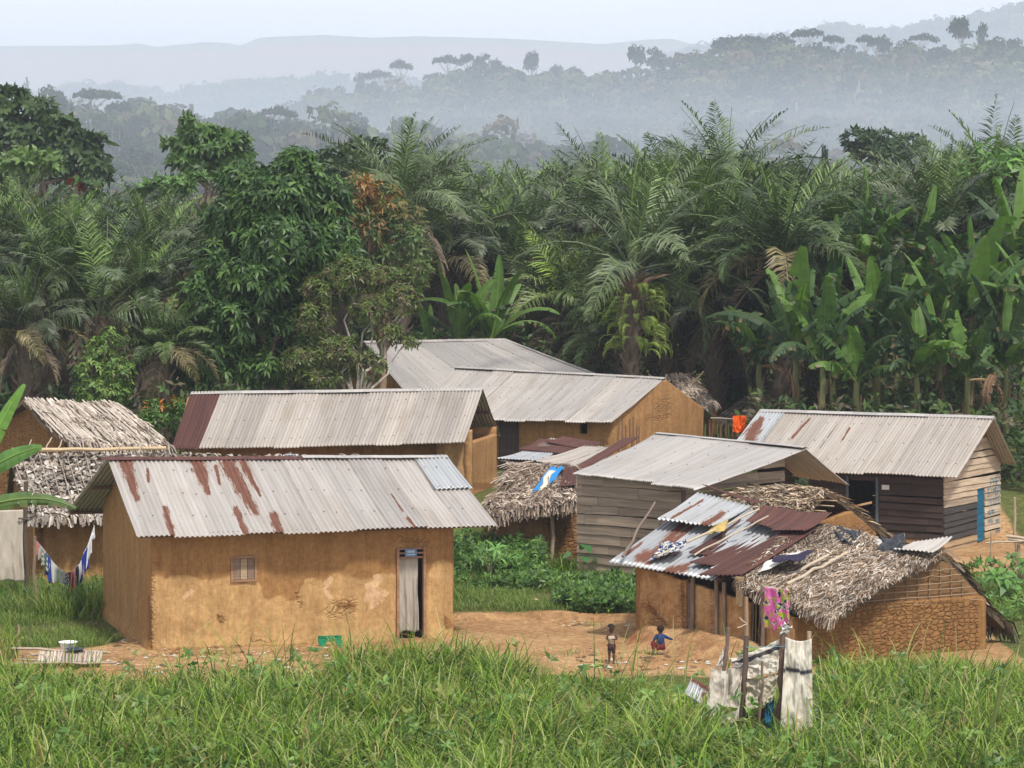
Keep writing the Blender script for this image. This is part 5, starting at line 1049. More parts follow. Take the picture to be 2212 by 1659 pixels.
tree('spreading_tree', 'bright green spreading tree with layered flat branches over the palm tops', 125, [(440,288,52,12,0),(500,300,42,10,0),(385,310,38,9,0),(455,322,72,12,0),(510,340,45,14,0),(400,345,42,12,0),(450,358,64,14,0),(410,278,14,10,0),(405,262,8,12,0)],
     5.5, 6, .42, .2, [(.07, .14, .03), (.10, .18, .04), (.05, .10, .03)], 450, 205, droop=.35, trunk=.25)
tree('broadleaf_tree', 'low dark green tree behind the large tree and the tall erect palm', 128, [(735,345,60,26,0),(790,325,46,26,0),(700,360,50,22,0),(770,360,50,26,0)], 4, 6, .42, .2, [(.04, .075, .03), (.05, .09, .03)], 745, 206, droop=.3, trunk=.3)
tree('broadleaf_tree', 'round dark tree in the haze between the palms at right', 175, [(1860,305,40,22,0),(1905,308,46,22,0),(1960,318,44,22,0),(1900,330,60,20,0)], 3, 6, .5, .25, [(.05, .085, .04), (.06, .10, .04)], 1900, 207, droop=.2, trunk=.3)
tree('spreading_tree', 'pale green low tree beneath the bright spreading tree in the left grove', 105, [(370,400,55,14,0),(420,392,45,12,0),(330,412,40,12,0)], 5, 6, .36, .17, [(.10, .19, .05), (.08, .15, .04)], 380, 208, droop=.3, trunk=.15)
tree('broadleaf_tree', 'small light green tree at the foot of the big left dark tree', 118, [(60,345,50,18,0),(100,355,34,16,0),(30,360,36,16,0)], 4, 6, .42, .2, [(.12, .20, .05), (.10, .17, .045)], 60, 209, droop=.2, trunk=.15)
tree('flowering_tree', 'small green tree dotted with red flowers in the left grove', 112, [(200,405,34,20,0),(160,398,22,16,0,[(.3,.03,.03),(.06,.12,.03),(.06,.12,.03)])], 6, 6, .3, .15, [(.06, .13, .03), (.05, .10, .03), (.28, .04, .04)], 190, 210, droop=.2, trunk=.12, wts=[.5, .42, .08])
# trees in the haze at left
GM = 'hazy trees beyond the left grove'
for q, (px, ty, wp, kd, Y, lb) in enumerate([(112,190,84,'round',590,'dense round hazy tree left of the bare umbrella tree'),(205,193,110,'umb',600,'open umbrella shaped tree standing in the haze at left'),(258,222,60,'umb',605,'small flat tree touching the right side of the umbrella tree'),(330,240,90,'round',620,'rounded hazy tree above the left grove, right of the umbrella tree'),(405,242,44,'umb',260,'tiny umbrella tree poking above the bright spreading tree'),
        (597,230,72,'umb',600,'dark leaning hazy tree between the hill foot and the large green tree'),(500,268,60,'umb',620,'low flat hazy tree just right of the spreading tree'),(640,282,60,'round',625,'small round hazy tree right of the dark leaning one'),(775,272,70,'round',560,'pale round hazy tree left of the tall erect palm'),(60,185,40,'round',760,'faint round tree in thick haze at the far left'),(1780,300,40,'tall',230,'narrow hazy tree in the gap right of centre')]):
    emergent(px, ty, wp, kd, Y, lb, None, name='hazy_tree')
# shrubs, creepers, ferns
tree('creeper_bush', 'bright green creeper covered bush behind the far left hut', 74, [(225,760,36,34,0),(205,800,40,36,0),(255,810,40,36,0),(225,850,60,36,0),(235,725,20,20,0)], 26, 5, .16, .07, [(.12, .21, .04), (.16, .24, .05), (.08, .15, .03)], 228, 211, droop=.8, trunk=.1, cat='bush')
for q, (px, py, Y) in enumerate([(330,905,72),(385,900,72.5),(300,940,71.5)]):
    tree('flower_shrub', 'leafy shrub with orange flower spikes beside the rust red roof end', Y, [(px,py,26,26,0),(px,py-30,16,8,0,[(.5,.16,.02),(.08,.16,.03),(.08,.16,.03)])], 26, 5, .22, .07, [(.06, .14, .025), (.09, .18, .03)], px, 220+q, droop=.4, trunk=.04, cat='shrub', group='orange flowered shrubs', tcol=(.15, .18, .06))
fernm = MB(); r_ = np.random.default_rng(31); ct = P(1372, 700, 84.2)
for q in range(110):
    a = r_.random()*6.28; z = r_.random()*2.3-1.0; ra, V = frond(.75+.5*r_.random(), .3+.5*r_.random(), 2.6, 22, .13, .035, .3, q); V = rz(V, a)+[math.cos(a)*.5, math.sin(a)*.4, z]; k_ = len(V); bq = np.arange(k_)[:, None]*6
    c = np.array([(.20, .28, .04), (.26, .34, .06), (.14, .2, .04)][r_.integers(3)]); fernm.add(V.reshape(-1, 3), np.vstack([bq+[0, 1, 3, 2], bq+[2, 3, 5, 4]]), col=np.repeat(c*(.8+.4*r_.random((k_, 1))), 6, 0))
for q in range(26):
    a = r_.random()*6.28; ra = rz(np.array([[.2, 0, 1.2], [.55, 0, 1.55], [1.0+.3*r_.random(), 0, 1.75]]), a); fernm.tube(ra, [.06, .04, .015], 5, (.2, .13, .08))
fernm.V = [v+ct for v in fernm.V]; Fn = fernm.build('epiphyte_fern', M['leaf']); tag(Fn, 'yellow green ferns hanging all round the trunk of the tall upright palm', 'fern')
def scatter_leaves(name, n, fn, ll, lw, cols, seed, m=5, droop=.4, mat=None, el=.5):
    r = np.random.default_rng(seed); mb = MB(); pos = fn(r, n); whorls(mb, pos, np.broadcast_to([0, -.35, 1.], pos.shape)+r.normal(size=pos.shape)*.4, m, ll, lw, cols, seed, droop, None, el, .6)
    o = mb.build(name, mat or M['leaf']); return tag(o, kind='stuff')
def und(r, n):
    Y = 73+32*r.random(n)**1.3; X = (r.random(n)*.46-.23)*Y; bad = ((X > -9.5) & (X < 7.5) & (Y < 94)) | ((X > 5) & (X < 15.5) & (Y < 74.5)) | ((X > 7) & (X < 11) & (Y > 80) & (Y < 94)) | ((X > -16) & (X < -9) & (Y < 74)); X, Y = X[~bad], Y[~bad]
    return np.stack([X, Y, gz(X, Y)+(r.random(len(X))**1.2)*(1.0+2.6*fbm(X*.4, Y*.4, 0, 44))], 1)
scatter_leaves('undergrowth', 12000, und, .32, .13, [(.035, .07, .02), (.05, .1, .025), (.08, .13, .03), (.10, .085, .05)], 301)
def und2(r, n):
    X = -7+12*r.random(n); Y = 101+8*r.random(n); return np.stack([X, Y, gz(X, Y)+3.2*r.random(n)], 1)
scatter_leaves('thicket', 2500, und2, .35, .14, [(.04, .08, .02), (.06, .11, .03), (.09, .13, .03)], 302)

# ------------------------------------------------------------------ banana plants
def banana_leaf(mb, base, az, el0, L_, W, bend, seed, col, torn=.5, dry=0.0, stalk=.28, side=0.0, tw=None):
    r = np.random.default_rng(seed); m = 26; t = np.linspace(0, 1, m); el = el0-bend*t**1.6; ds = (L_+stalk)/(m-1)
    x = np.concatenate([[0], np.cumsum(np.cos(el[:-1])*ds)]); z = np.concatenate([[0], np.cumsum(np.sin(el[:-1])*ds)])
    R_ = rz(np.stack([x, side*t**2*L_*.3, z], 1), az)+base; tg = np.gradient(R_, axis=0); tg /= np.linalg.norm(tg, axis=1)[:, None]
    s_ = np.array([-math.sin(az), math.cos(az), 0]); tw = r.normal()*.75 if tw is None else tw; s_ = s_*math.cos(tw)+np.cross(tg[0], s_)*math.sin(tw); nm = np.cross(tg, s_); nm /= np.linalg.norm(nm, axis=1)[:, None]; ss = np.cross(nm, tg)
    i0 = int(m*stalk/(L_+stalk)); tt = np.linspace(0, 1, m-i0); w_ = W*np.clip(np.sin(np.clip(tt, 0, 1)**.75*math.pi*.93+.12), .06, 1)**.6*.5
    mb.tube(R_[::2], np.linspace(.04, .01, len(R_[::2])), 5, np.array(col)*1.3+(.06, .05, .0), cap=False)
    V = []; Q = []; C_ = []; c = np.array(col); k_ = 0
    for sd in (1, -1):
        ang = .25+.15*r.random(); shift = 0
        for q in range(m-i0-1):
            if r.random() < torn: ang = .15+r.random()*1.2*min(1, torn*1.5); shift = r.normal()*.25; gap = .06
            else: gap = 0
            dirv = lambda ii, a_: ss[ii]*sd*math.cos(a_)-nm[ii]*math.sin(a_)+tg[ii]*shift*.5
            i_, j_ = i0+q, i0+q+1; a0, a1 = R_[i_], R_[j_]; e0 = a0+dirv(i_, ang)*w_[q]; e1 = a1+dirv(j_, ang)*w_[q+1]; h0, h1 = a0+dirv(i_, ang*.4)*w_[q]*.5, a1+dirv(j_, ang*.4)*w_[q+1]*.5
            if gap: e0 = e0+(e1-e0)*.25
            cb = c*(.85+.3*r.random()); ce = cb if r.random() > dry else np.array((.25, .16, .09)); 
            V += [a0, a1, h0, h1, e0, e1]; C_ += [cb*1.1, cb*1.1, cb, cb, ce, ce]; Q += [[k_, k_+1, k_+3, k_+2], [k_+2, k_+3, k_+5, k_+4]]; k_ += 6
    mb.add(np.array(V), Q, col=np.array(C_))
BG = [(.05, .105, .03), (.07, .145, .04), (.04, .08, .03), (.105, .20, .04), (.05, .095, .04)]
def banana(px, py, Y, seed, label, n=8, L_=2.3, W=.55, up=0, dead=2, group=None, lean=0):
    c = P(px, py, Y); g = g1(c[0], c[1]); r = np.random.default_rng(seed); t = thing('banana_plant', (c[0], c[1], g), label, 'banana plant', group)
    sb = MB(); sb.tube(crooked([c[0]-lean, c[1], g-.1], c, 6, .05, seed), np.linspace(.15, .09, 6), 8, (.16, .17, .07), noise=.15)
    for q in range(5): a = q*1.3; sb.tube([c+(math.cos(a)*.1, math.sin(a)*.1, -.9-.2*q), c+(math.cos(a)*.16, math.sin(a)*.16, -.4-.2*q)], [.06, .02], 4, (.22, .14, .08))
    sb.build('stem', M['bark'], t)
    for q in range(n):
        f = q/max(1, n-1); az = q*2.4+r.normal()*.3+seed; el0 = 1.5-.85*f+r.normal()*.14; bend = .12+1.3*f+abs(r.normal())*.4; col = BG[3] if q < max(1, up) else BG[r.integers(5)]
        mb = MB(); banana_leaf(mb, c, az, el0, L_*(.8+.35*r.random()), W*(.85+.3*r.random()), bend, seed*50+q, col, torn=.15 if q < up else .45+.45*f, dry=.0 if f < .4 else .22*f); mb.build('leaf', M['banana'], t)
    for q in range(dead):
        mb = MB(); banana_leaf(mb, c-(0, 0, .1), r.random()*6.28, .2, L_*.7, W*.5, 2.6, seed*70+q, (.22, .13, .08), torn=.9); mb.build('dead_leaf', M['banana'], t)
    return t
GB = 'plants of the banana grove at right'
bl_ = [(1894,778,80,9,2.5),(1777,806,79,8,2.3),(1720,771,80,8,2.3),(2115,689,83,8,2.6),(1973,640,86,8,2.5),(1852,600,86,7,2.5),(1909,610,88,7,2.4),(2097,700,80,8,2.4),(2207,590,84,7,2.6),(2172,813,79,8,2.3),(2030,770,80,8,2.4),(1640,800,83,7,1.9),(1980,830,78.5,6,1.8),(2090,830,78,6,1.8),(1850,840,78.5,6,1.7),(1940,700,84,7,2.3),(2235,720,80,7,2.4),(1800,690,84,7,2.2)]
bl_.sort(); nms = ['first', 'second', 'third', 'fourth', 'fifth', 'sixth', 'seventh', 'eighth', 'ninth', 'tenth', 'eleventh', 'twelfth', 'thirteenth', 'fourteenth', 'fifteenth', 'sixteenth', 'seventeenth', 'eighteenth']
for q, (px, py, Y, n, L_) in enumerate(bl_): banana(px, py-14, Y, 400+q, f'banana plant with torn leaves in the right grove, {nms[q]} from the left', n+2, L_*1.3, .78, up=1, dead=(q % 2)+(q % 3 == 0), group=GB)
banana(1060,735,93.6,431,'banana clump with upright leaves directly above the hipped roof', 11, 3.1, .62, up=7, dead=1); banana(990,742,93.4,437,'banana plant at the left side of the clump above the hipped roof', 8, 2.8, .55, up=4, dead=2); banana(925,748,94,435,'low banana plant half hidden behind the slender pale tree', 5, 1.5, .45, up=2, dead=1)
banana(-75,1120,50.2,441,'banana plant outside the left edge whose leaves hang before the hut', 0, 1.6, .42, up=0, dead=0)
lt_ = COL.objects['banana_plant.021'] if 'banana_plant.021' in COL.objects else [o for o in COL.objects if o.get('label', '').startswith('banana plant outside')][0]
for q, (az, el0, L_, W, bend, colr, dry, dz, dx) in enumerate([(.12, 1.2, 1.9, .34, .25, (.13, .27, .05), 0, .85, .25), (-.1, .62, 1.45, .42, .45, (.10, .21, .05), 0, .75, .1), (.0, .36, 2.1, .36, .85, (.10, .17, .05), .12, .1, .0), (2.6, .9, 1.6, .4, .8, (.09, .18, .04), 0, .3, 0), (-1.9, .7, 1.5, .4, .9, (.09, .18, .04), .1, .2, 0)]):
    mb = MB(); banana_leaf(mb, P(-75, 1120, 50.2)+(dx, 0, dz), az, el0, L_, W, bend, 900+q, colr, torn=.1 if q < 2 else .35, dry=dry, tw=(1.2, 1.25, 1.3, .8, .8)[q]); mb.build('leaf', M['banana'], lt_)
banana(-40,905,70,451,'small banana plant with yellowing leaves at the left edge above the far hut', 6, 1.1, .3, up=0, dead=1)
# papaya trees
def papaya(px, py, Y, seed, label, R=1.5):
    c = P(px, py, Y); g = g1(c[0], c[1]); r = np.random.default_rng(seed); t = thing('papaya_tree', (c[0], c[1], g), label, 'papaya tree')
    tb = MB(); tb.tube(crooked([c[0], c[1], g-.1], c, 7, .05, seed), np.linspace(.13, .08, 7), 8, (.3, .27, .2)); mb = MB()
    for q in range(30):
        a = q*2.4; f = q/30; e = 1.0-1.2*f; tip = c+np.array([math.cos(a)*math.cos(e), math.sin(a)*math.cos(e), math.sin(e)*.8])*R*(.6+.5*r.random()); tb.tube([c, (c+tip)/2+(0, 0, .1), tip], [.02, .014, .01], 4, (.16, .24, .06), cap=False)
        dr = np.array([[math.cos(a)*.5, math.sin(a)*.5, .7]]); whorls(mb, np.array([tip]), dr, 8, .5*R/1.5, .17*R/1.5, [(.09, .19, .04), (.12, .25, .05), (.06, .13, .035)], seed*40+q, .5, None, .1)
    tb.build('trunk', M['bark'], t); mb.build('crown', M['leaf'], t)
    fb = MB(); s, th = np.meshgrid(np.linspace(0, math.pi, 7), np.linspace(0, 2*math.pi, 9)); i, j = np.meshgrid(np.arange(8), np.arange(6), indexing='ij'); Qs = np.stack([i*7+j, i*7+j+1, (i+1)*7+j+1, (i+1)*7+j], -1).reshape(-1, 4)
    for q in range(9):
        a = q*2.4; ce = c+np.array([math.cos(a)*.16, math.sin(a)*.16, -.2-.09*q*.5]); fb.add(np.stack([np.sin(s)*np.cos(th)*.09, np.sin(s)*np.sin(th)*.09, np.cos(s)*.12], -1).reshape(-1, 3)+ce, Qs, col=(.06, .1, .04))
    fb.build('fruit_cluster', M['leaf'], t, True)
papaya(1895, 520, 89, 11, 'papaya tree with broad lobed leaves rising behind the tall banana leaves', 1.9); papaya(2170, 375, 90, 12, 'papaya tree at the top right edge before the palms', 1.5)
# ------------------------------------------------------------------ grass and weeds
def blades(mb, X, Y, Hh, wd, cols, seed, lean=.5, wts=None, seg=4, bend=1.0, Z=None):
    r = np.random.default_rng(seed); n = len(X); az = r.random(n)*6.283; d = np.stack([np.cos(az), np.sin(az)*.9, 0*az], 1); s_ = np.stack([-np.sin(az), np.cos(az), 0*az], 1); s_ = s_*np.cos(.5)+d*(r.random(n)*.8-.4)[:, None]
    el = np.full(n, 1.5)-np.abs(r.normal(size=n))*.22*lean; bd = (.5+1.7*r.random(n))*bend; p = np.stack([X, Y, gz(X, Y) if Z is None else Z], 1); Ls = Hh*1.18/seg; rows = []
    for q in range(seg+1):
        t = q/seg; w_ = (wd*np.array(1-t**2.2*.93)*(1 if q else .6))[:, None] if np.ndim(wd) else wd*(1-t**2.2*.93)
        rows += [p-s_*w_*.5, p+s_*w_*.5]
        e = el-bd*((q+1)/seg)**1.8; p = p+(d*np.cos(e)[:, None]+np.array([0, 0, 1.])*np.sin(e)[:, None])*Ls[:, None]
    V = np.stack(rows, 1); k_ = 2*(seg+1); bq = np.arange(n)[:, None]*k_; Q = np.vstack([bq+[2*q, 2*q+1, 2*q+3, 2*q+2] for q in range(seg)])
    ix = r.choice(len(cols), n, p=wts); c = np.asarray(cols)[ix]*(.75+.5*r.random((n, 1))); mb.add(V.reshape(-1, 3), Q, col=np.repeat(c, k_, 0))
gcol = [(.14, .24, .028), (.22, .32, .045), (.05, .105, .018), (.34, .38, .14), (.34, .26, .11)]; gw = [.32, .26, .22, .14, .06]
TY = [(-100,1400),(0,1405),(100,1434),(300,1442),(400,1400),(560,1405),(700,1428),(760,1366),(900,1346),(1100,1376),(1150,1438),(1300,1436),(1450,1458),(1500,1480),(1690,1500),(1765,1480),(1785,1388),(1900,1396),(2000,1404),(2130,1425),(2212,1410),(2300,1430)]
EY = [(-100,46.5),(40,45),(100,43.4),(700,43.2),(760,45.2),(1120,45.2),(1160,44.2),(1450,43.2),(1500,41.5),(1770,41.5),(1790,45.6),(2000,46.2),(2140,47.5),(2300,48)]
r_ = np.random.default_rng(55)
def fg(n, y0, y1, seed, hs=(.5, 1.05), clump=True):
    r = np.random.default_rng(seed); Y = y0+(y1-y0)*r.random(n)**.9; X = (r.random(n)-.5)*.47*Y; px = CX+X/Y*F
    ok = Y < np.interp(px, *zip(*EY))+r.normal(size=n)*.25; 
    if clump: ok &= fbm(X*1.9, Y*1.9, 0, 61) > .43+.12*r.random(n)
    X, Y, px = X[ok], Y[ok], px[ok]; lim = CZ-(np.interp(px, *zip(*TY))+12*r.normal(size=len(px))-HZ)/F*Y-gz(X, Y); h = (hs[0]+(hs[1]-hs[0])*r.random(len(X)))*(.25+1.5*fbm(X*.9, Y*.9, 0, 67)); h = np.minimum(h, lim*(.75+.3*r.random(len(X)))); k_ = h > .1
    # keep the ground round the tarpaulin screen open
    k_ &= ~((px > 1530) & (px < 1762) & (Y < 39.2) & (Y > 36.6) & (h > .55) )
    return X[k_], Y[k_], h[k_]
mb = MB(); X, Y, h = fg(62000, 31.5, 48.3, 71); blades(mb, X, Y, h, .031, gcol, 72, 1.1, wts=gw, bend=1.25, seg=5); X, Y, h = fg(26000, 31.5, 48.3, 73, (.2, .5), False); blades(mb, X, Y, h, .018, gcol, 74, 1.2, gw)
tag(mb.build('tall_grass', M['grass']), kind='stuff')
# taller single blades and stalks
mb = MB(); rr = np.random.default_rng(75); px = np.concatenate([730+200*rr.random(70), rr.random(60)*2212, 1290+200*rr.random(16), 1850+300*rr.random(30), 380+300*rr.random(34)]); Y = 42.6+2.0*rr.random(len(px)); X = (px-CX)/F*Y; blades(mb, X, Y, .85+.6*rr.random(len(px)), .026, gcol, 76, .9, seg=6, bend=.75)
px = rr.random(220)*2212; Y = 40+5*rr.random(220); X = (px-CX)/F*Y; blades(mb, X, Y, .8+.5*rr.random(220), .007, [(.33, .27, .14), (.2, .22, .08)], 77, 1.2, seg=6, bend=.5)
tag(mb.build('grass_stalks', M['grass']), kind='stuff')
def region(n, x0, x1, y0, y1, seed, g=.4):
    r = np.random.default_rng(seed); X = x0+(x1-x0)*r.random(n); Y = y0+(y1-y0)*r.random(n); ok = greenness(X, Y) > g+.3*r.random(n); ok &= fbm(X*1.3, Y*1.3, 0, 88) > .3+.25*r.random(n); return X[ok], Y[ok]
mb = MB(); r_ = np.random.default_rng(56); sc_ = [(.14, .23, .045), (.19, .28, .06), (.11, .19, .04), (.26, .27, .10)]
for (n, a, b, c, e, h0_, h1_, sd) in ((30000, -14, -7.9, 47.8, 57, .06, .26, 81), (26000, -2.2, 4.2, 52.3, 57, .05, .2, 82), (5000, -12, -8.6, 53, 56.6, .3, .75, 83), (5000, -2, 3.5, 56, 60.5, .25, .6, 84), (16000, 9.7, 13.5, 46, 60, .15, .5, 85), (3500, -6.5, -1, 53, 61, .3, .6, 86)):
    X, Y = region(n, a, b, c, e, sd); blades(mb, X, Y, h0_+(h1_-h0_)*r_.random(len(X)), .014, sc_, sd+10, 1.3, seg=3)
X, Y = (-14+6.5*r_.random(1500)), 46+1.4*r_.random(1500); k_ = (CX+X/Y*F) < 40; blades(mb, X[k_], Y[k_], .3+.6*r_.random(k_.sum()), .02, gcol, 99)
tag(mb.build('short_grass', M['grass']), kind='stuff')
def gc(boxes):
    def f_(r, n):
        out = []
        for (x0, x1, y0, y1, h, w_) in boxes:
            m = int(n*w_); X = x0+(x1-x0)*r.random(m); Y = y0+(y1-y0)*r.random(m); ok = fbm(X*1.1, Y*1.1, 0, 92) > .38; X, Y = X[ok], Y[ok]; out.append(np.stack([X, Y, gz(X, Y)+.04+h*r.random(len(X))*fbm(X*.9, Y*.9, 0, 93)*1.6], 1))
        return np.vstack(out)
    return f_
scatter_leaves('leafy_ground_cover', 9000, gc([(-3.2, .8, 57.3, 61.3, .55, .42), (1.0, 2.75, 52.5, 57, .22, .24), (-2, 3, 55.6, 57.5, .3, .1), (-13.5, -8.6, 53.5, 56.6, .3, .1), (10.2, 13.5, 49, 60, .4, .14)]), .13, .055, [(.06, .14, .025), (.09, .19, .035), (.13, .23, .04), (.05, .1, .025)], 311, m=5, droop=.2)
def plant(name, px, py, Y, h, label, cat, ll, lw, n, m, cols, seed, group=None, stem=True, droop=.6):
    c = P(px, py, Y); g = g1(c[0], c[1]); t = thing(name, (c[0], c[1], g), label, cat, group); r = np.random.default_rng(seed); mb = MB(); tb = MB()
    for q in range(n):
        a = q*2.4+r.random(); hh = h*(.55+.5*r.random()); tip = np.array([c[0]+math.cos(a)*h*.28, c[1]+math.sin(a)*h*.28, g+hh]); tb.tube([[c[0], c[1], g], [(c[0]*1.5+tip[0]*.5)/2, (c[1]*1.5+tip[1]*.5)/2, g+hh*.6], tip], [.014, .01, .005], 5, (.28, .27, .14), cap=False)
        whorls(mb, tip[None], np.array([[math.cos(a)*.4, math.sin(a)*.4-.3, .8]]), m, ll, lw, cols, seed*9+q, droop, None, .15)
    tb.build('stem', M['bark'], t); mb.build('foliage', M['leaf'], t); return t
lg = [(.10, .24, .045), (.14, .30, .06), (.08, .18, .04)]
plant('cassava_plant', 1058, 1280, 57.0, .85, 'young cassava plant with a pale bent stem on the green bank beside the front house', 'plant', .26, .07, 7, 6, lg, 321); plant('cassava_plant', 1110, 1268, 57.6, .6, 'smaller leafy plant right of the young cassava on the green bank', 'plant', .22, .08, 7, 6, lg, 322)
plant('taro_plant', 1252, 1262, 58.3, .75, 'taro plant with large dark leaves against the grey plank wall', 'plant', .42, .3, 4, 1, [(.04, .13, .04), (.05, .16, .05)], 323, droop=.9); plant('taro_plant', 1322, 1262, 57.2, .45, 'single taro leaf below the left corner of the rusty roof', 'plant', .4, .28, 2, 1, [(.04, .13, .04)], 324, droop=.9)
plant('leafy_plant', 2165, 1290, 55, .8, 'bright green plant with broad leaves at the right edge behind the thatch', 'plant', .3, .14, 9, 5, lg, 325); plant('leafy_plant', 2205, 1275, 57, .9, 'feathery light green plant at the far right edge', 'plant', .2, .07, 12, 7, lg, 326); plant('leafy_plant', 2140, 1225, 60, .55, 'single broad leaved plant in the dirt yard at right', 'plant', .3, .22, 3, 2, lg, 327)
for q, (px, Y, h_) in enumerate([(1186, 58.2, .8), (1228, 57.8, 1.0), (1150, 57.8, .7)]):
    mb = MB(); c = XY(px, Y); rr = np.random.default_rng(330+q); blades(mb, c[0]+rr.normal(size=46)*.12, c[1]+rr.normal(size=46)*.12, h_*(.6+.4*rr.random(46)), .035, gcol[:3], 340+q, 1.3, seg=6); tag(mb.build('grass_tuft', M['grass']), 'tuft of long broad grass on the bank below the centre hut', 'grass tuft', 'grass tufts on the bank')
for q in range(46):
    pass
mb = MB(); rr = np.random.default_rng(350); px = 90+130*rr.random(420); Y = 52.4+1.6*rr.random(420); X = (px-CX)/F*Y; blades(mb, X, Y, .3+.45*rr.random(420), .028, gcol[:4], 351, 1.0, seg=5, bend=.6); tag(mb.build('tall_weeds', M['grass']), kind='stuff')

# ------------------------------------------------------------------ tarpaulin screen
T_s = thing('tarpaulin_screen', (XY(1645, 39)[0], 39, 0), 'ragged dirty white tarpaulin screen on rough posts standing in the tall grass', 'screen')
def gpole(px0, py0, px1, py1, Y, r0__, r1__, parent, col, name='post', sd=0, down=True):
    a, b = P(px1, py1, Y), P(px0, py0, Y); a = a.copy()
    if down: 
        dxy = (a-b)/(a[2]-b[2]+1e-9); gl = g1(a[0], a[1])-.1; a = b+dxy*(gl-b[2])
    return pole(name, a, b, r0__, r1__, parent, col, 8, .015, sd=sd)
for q, (a_, b_, c_, e_, Y_, r__, cl_) in enumerate([(1573,1356,1567,1442,39.3,.032,(.2,.13,.1)),(1613,1373,1605,1537,38.9,.045,(.13,.09,.07)),(1612,1290,1614,1505,39.2,.03,(.36,.22,.13)),(1692,1365,1678,1594,38.8,.048,(.17,.11,.08)),(1647,1428,1641,1547,38.7,.022,(.2,.14,.1)),(1748,1364,1747,1590,38.9,.035,(.4,.3,.2)),(1702,1352,1696,1480,38.95,.03,(.3,.19,.12))]):
    gpole(a_, b_, c_, e_, Y_, r__*1.1, r__, T_s, cl_, sd=q)
def tarp(pts, Ys, seed, stripes=(), amp=.05, col=(.60, .56, .48), vf=8, name='tarpaulin', mat=None, parent=T_s):
    c_ = [P(px, py, y_) for (px, py), y_ in zip(pts, Ys)]; m = 44; s, t = np.meshgrid(np.linspace(0, 1, m+1), np.linspace(0, 1, m+1)); n = unit(np.cross(c_[3]-c_[0], c_[1]-c_[0])); n = n if n[1] < 0 else -n
    V = bil(*c_, s, t); sagv = -.05*np.sin(math.pi*s)*(1-t); rid = 1-np.abs(2*fbm(s*3.2+seed, t*2.6+seed, 0, seed, 4)-1); V = V+n*(amp*(rid-.7)*4.5+amp*.35*np.sin(s*vf+t*5*fbm(s*2,t*2,0,seed)+seed)*(.3+t*.7)*.5)[..., None]; V[..., 2] += sagv+.012*(fbm(s*14, t*2, 0, seed+2)-.5)*(t > .98)*4
    C_ = np.broadcast_to(np.asarray(col, float), (V[..., 0].size, 3)).copy(); tt = (t+.015*np.sin(s*5)).ravel()
    for (a_, b_) in stripes: C_[(tt > a_) & (tt < b_)] = (.05, .05, .06)
    i, j = np.meshgrid(np.arange(m), np.arange(m), indexing='ij'); Q = np.stack([i*(m+1)+j, (i+1)*(m+1)+j, (i+1)*(m+1)+j+1, i*(m+1)+j+1], -1).reshape(-1, 4)
    return solid(put(name, V.reshape(-1, 3), Q, None, mat or M['tarp'], parent, {'col': C_}, True), .008, 0)
tarp([(1697,1376),(1753,1380),(1756,1592),(1684,1596)], (38.75,38.7,38.55,38.5), 1, [(.30,.345),(.93,.965)], .045)
tarp([(1573,1421),(1686,1382),(1684,1451),(1613,1470)], (39.2,38.9,38.75,38.9), 2, [(.16,.30)], .05)
tarp([(1613,1466),(1684,1450),(1668,1516),(1612,1542)], (38.95,38.8,38.75,38.8), 3, [], .05, (.48, .44, .34)); tarp([(1537,1445),(1604,1436),(1596,1560),(1520,1575)], (39,38.95,38.6,38.5), 4, [(0,.02)], .07, (.46, .42, .36), 14)
tarp([(1566,1395),(1572,1400),(1567,1442),(1546,1440)], (39.35,39.35,39.3,39.3), 5, [], .02, (.55, .5, .45)); tarp([(1694,1342),(1712,1352),(1700,1366),(1682,1372)], (38.75,38.8,38.8,38.75), 6, [], .03, (.55, .53, .5))
tarp([(1655,1515),(1672,1508),(1668,1592),(1645,1592)], (38.9,38.9,38.8,38.8), 7, [], .04, (.02, .13, .22), name='blue_cloth', mat=M['cloth']); tarp([(1612,1545),(1668,1515),(1650,1590),(1612,1590)], (39.1,39,39,39), 8, [], .05, (.13, .1, .08), name='dark_cloth')
cb = MB(); cb.tube(crooked(P(1612,1398,38.85), P(1702,1396,38.7), 5, .004), .006, 5, (.15, .3, .35)); cb.build('cord', M['stick'], T_s)
tw = MB()
for (x0, y0, x1, y1) in ((1614,1348,1600,1338),(1614,1348,1592,1356),(1606,1344,1598,1334)): tw.tube(crooked(P(x0,y0,39.15), P(x1,y1,39.1), 4, .01), .009, 5, (.5, .42, .32))
tw.build('twig', M['stick'], T_s)
sc1 = sheet('metal_scrap', [(1494,1466),(1536,1488),(1527,1530),(1478,1500)], (40.6,40.4,40.2,40.4), M['zinc'], None, 95, rust=[(1500,1468,1536,1492,6,6),(1520,1500,1526,1525,5,6)]); tag(sc1, 'bent grey and rusty metal scrap lying in the grass left of the tarpaulin screen', 'metal scrap')
bs = gpole(2163, 1480, 2128, 1668, 36.4, .05, .042, None, (.12, .16, .04), 'bamboo_stake', down=False); tag(bs, 'green bamboo stake with a cut top at the bottom right', 'stake')
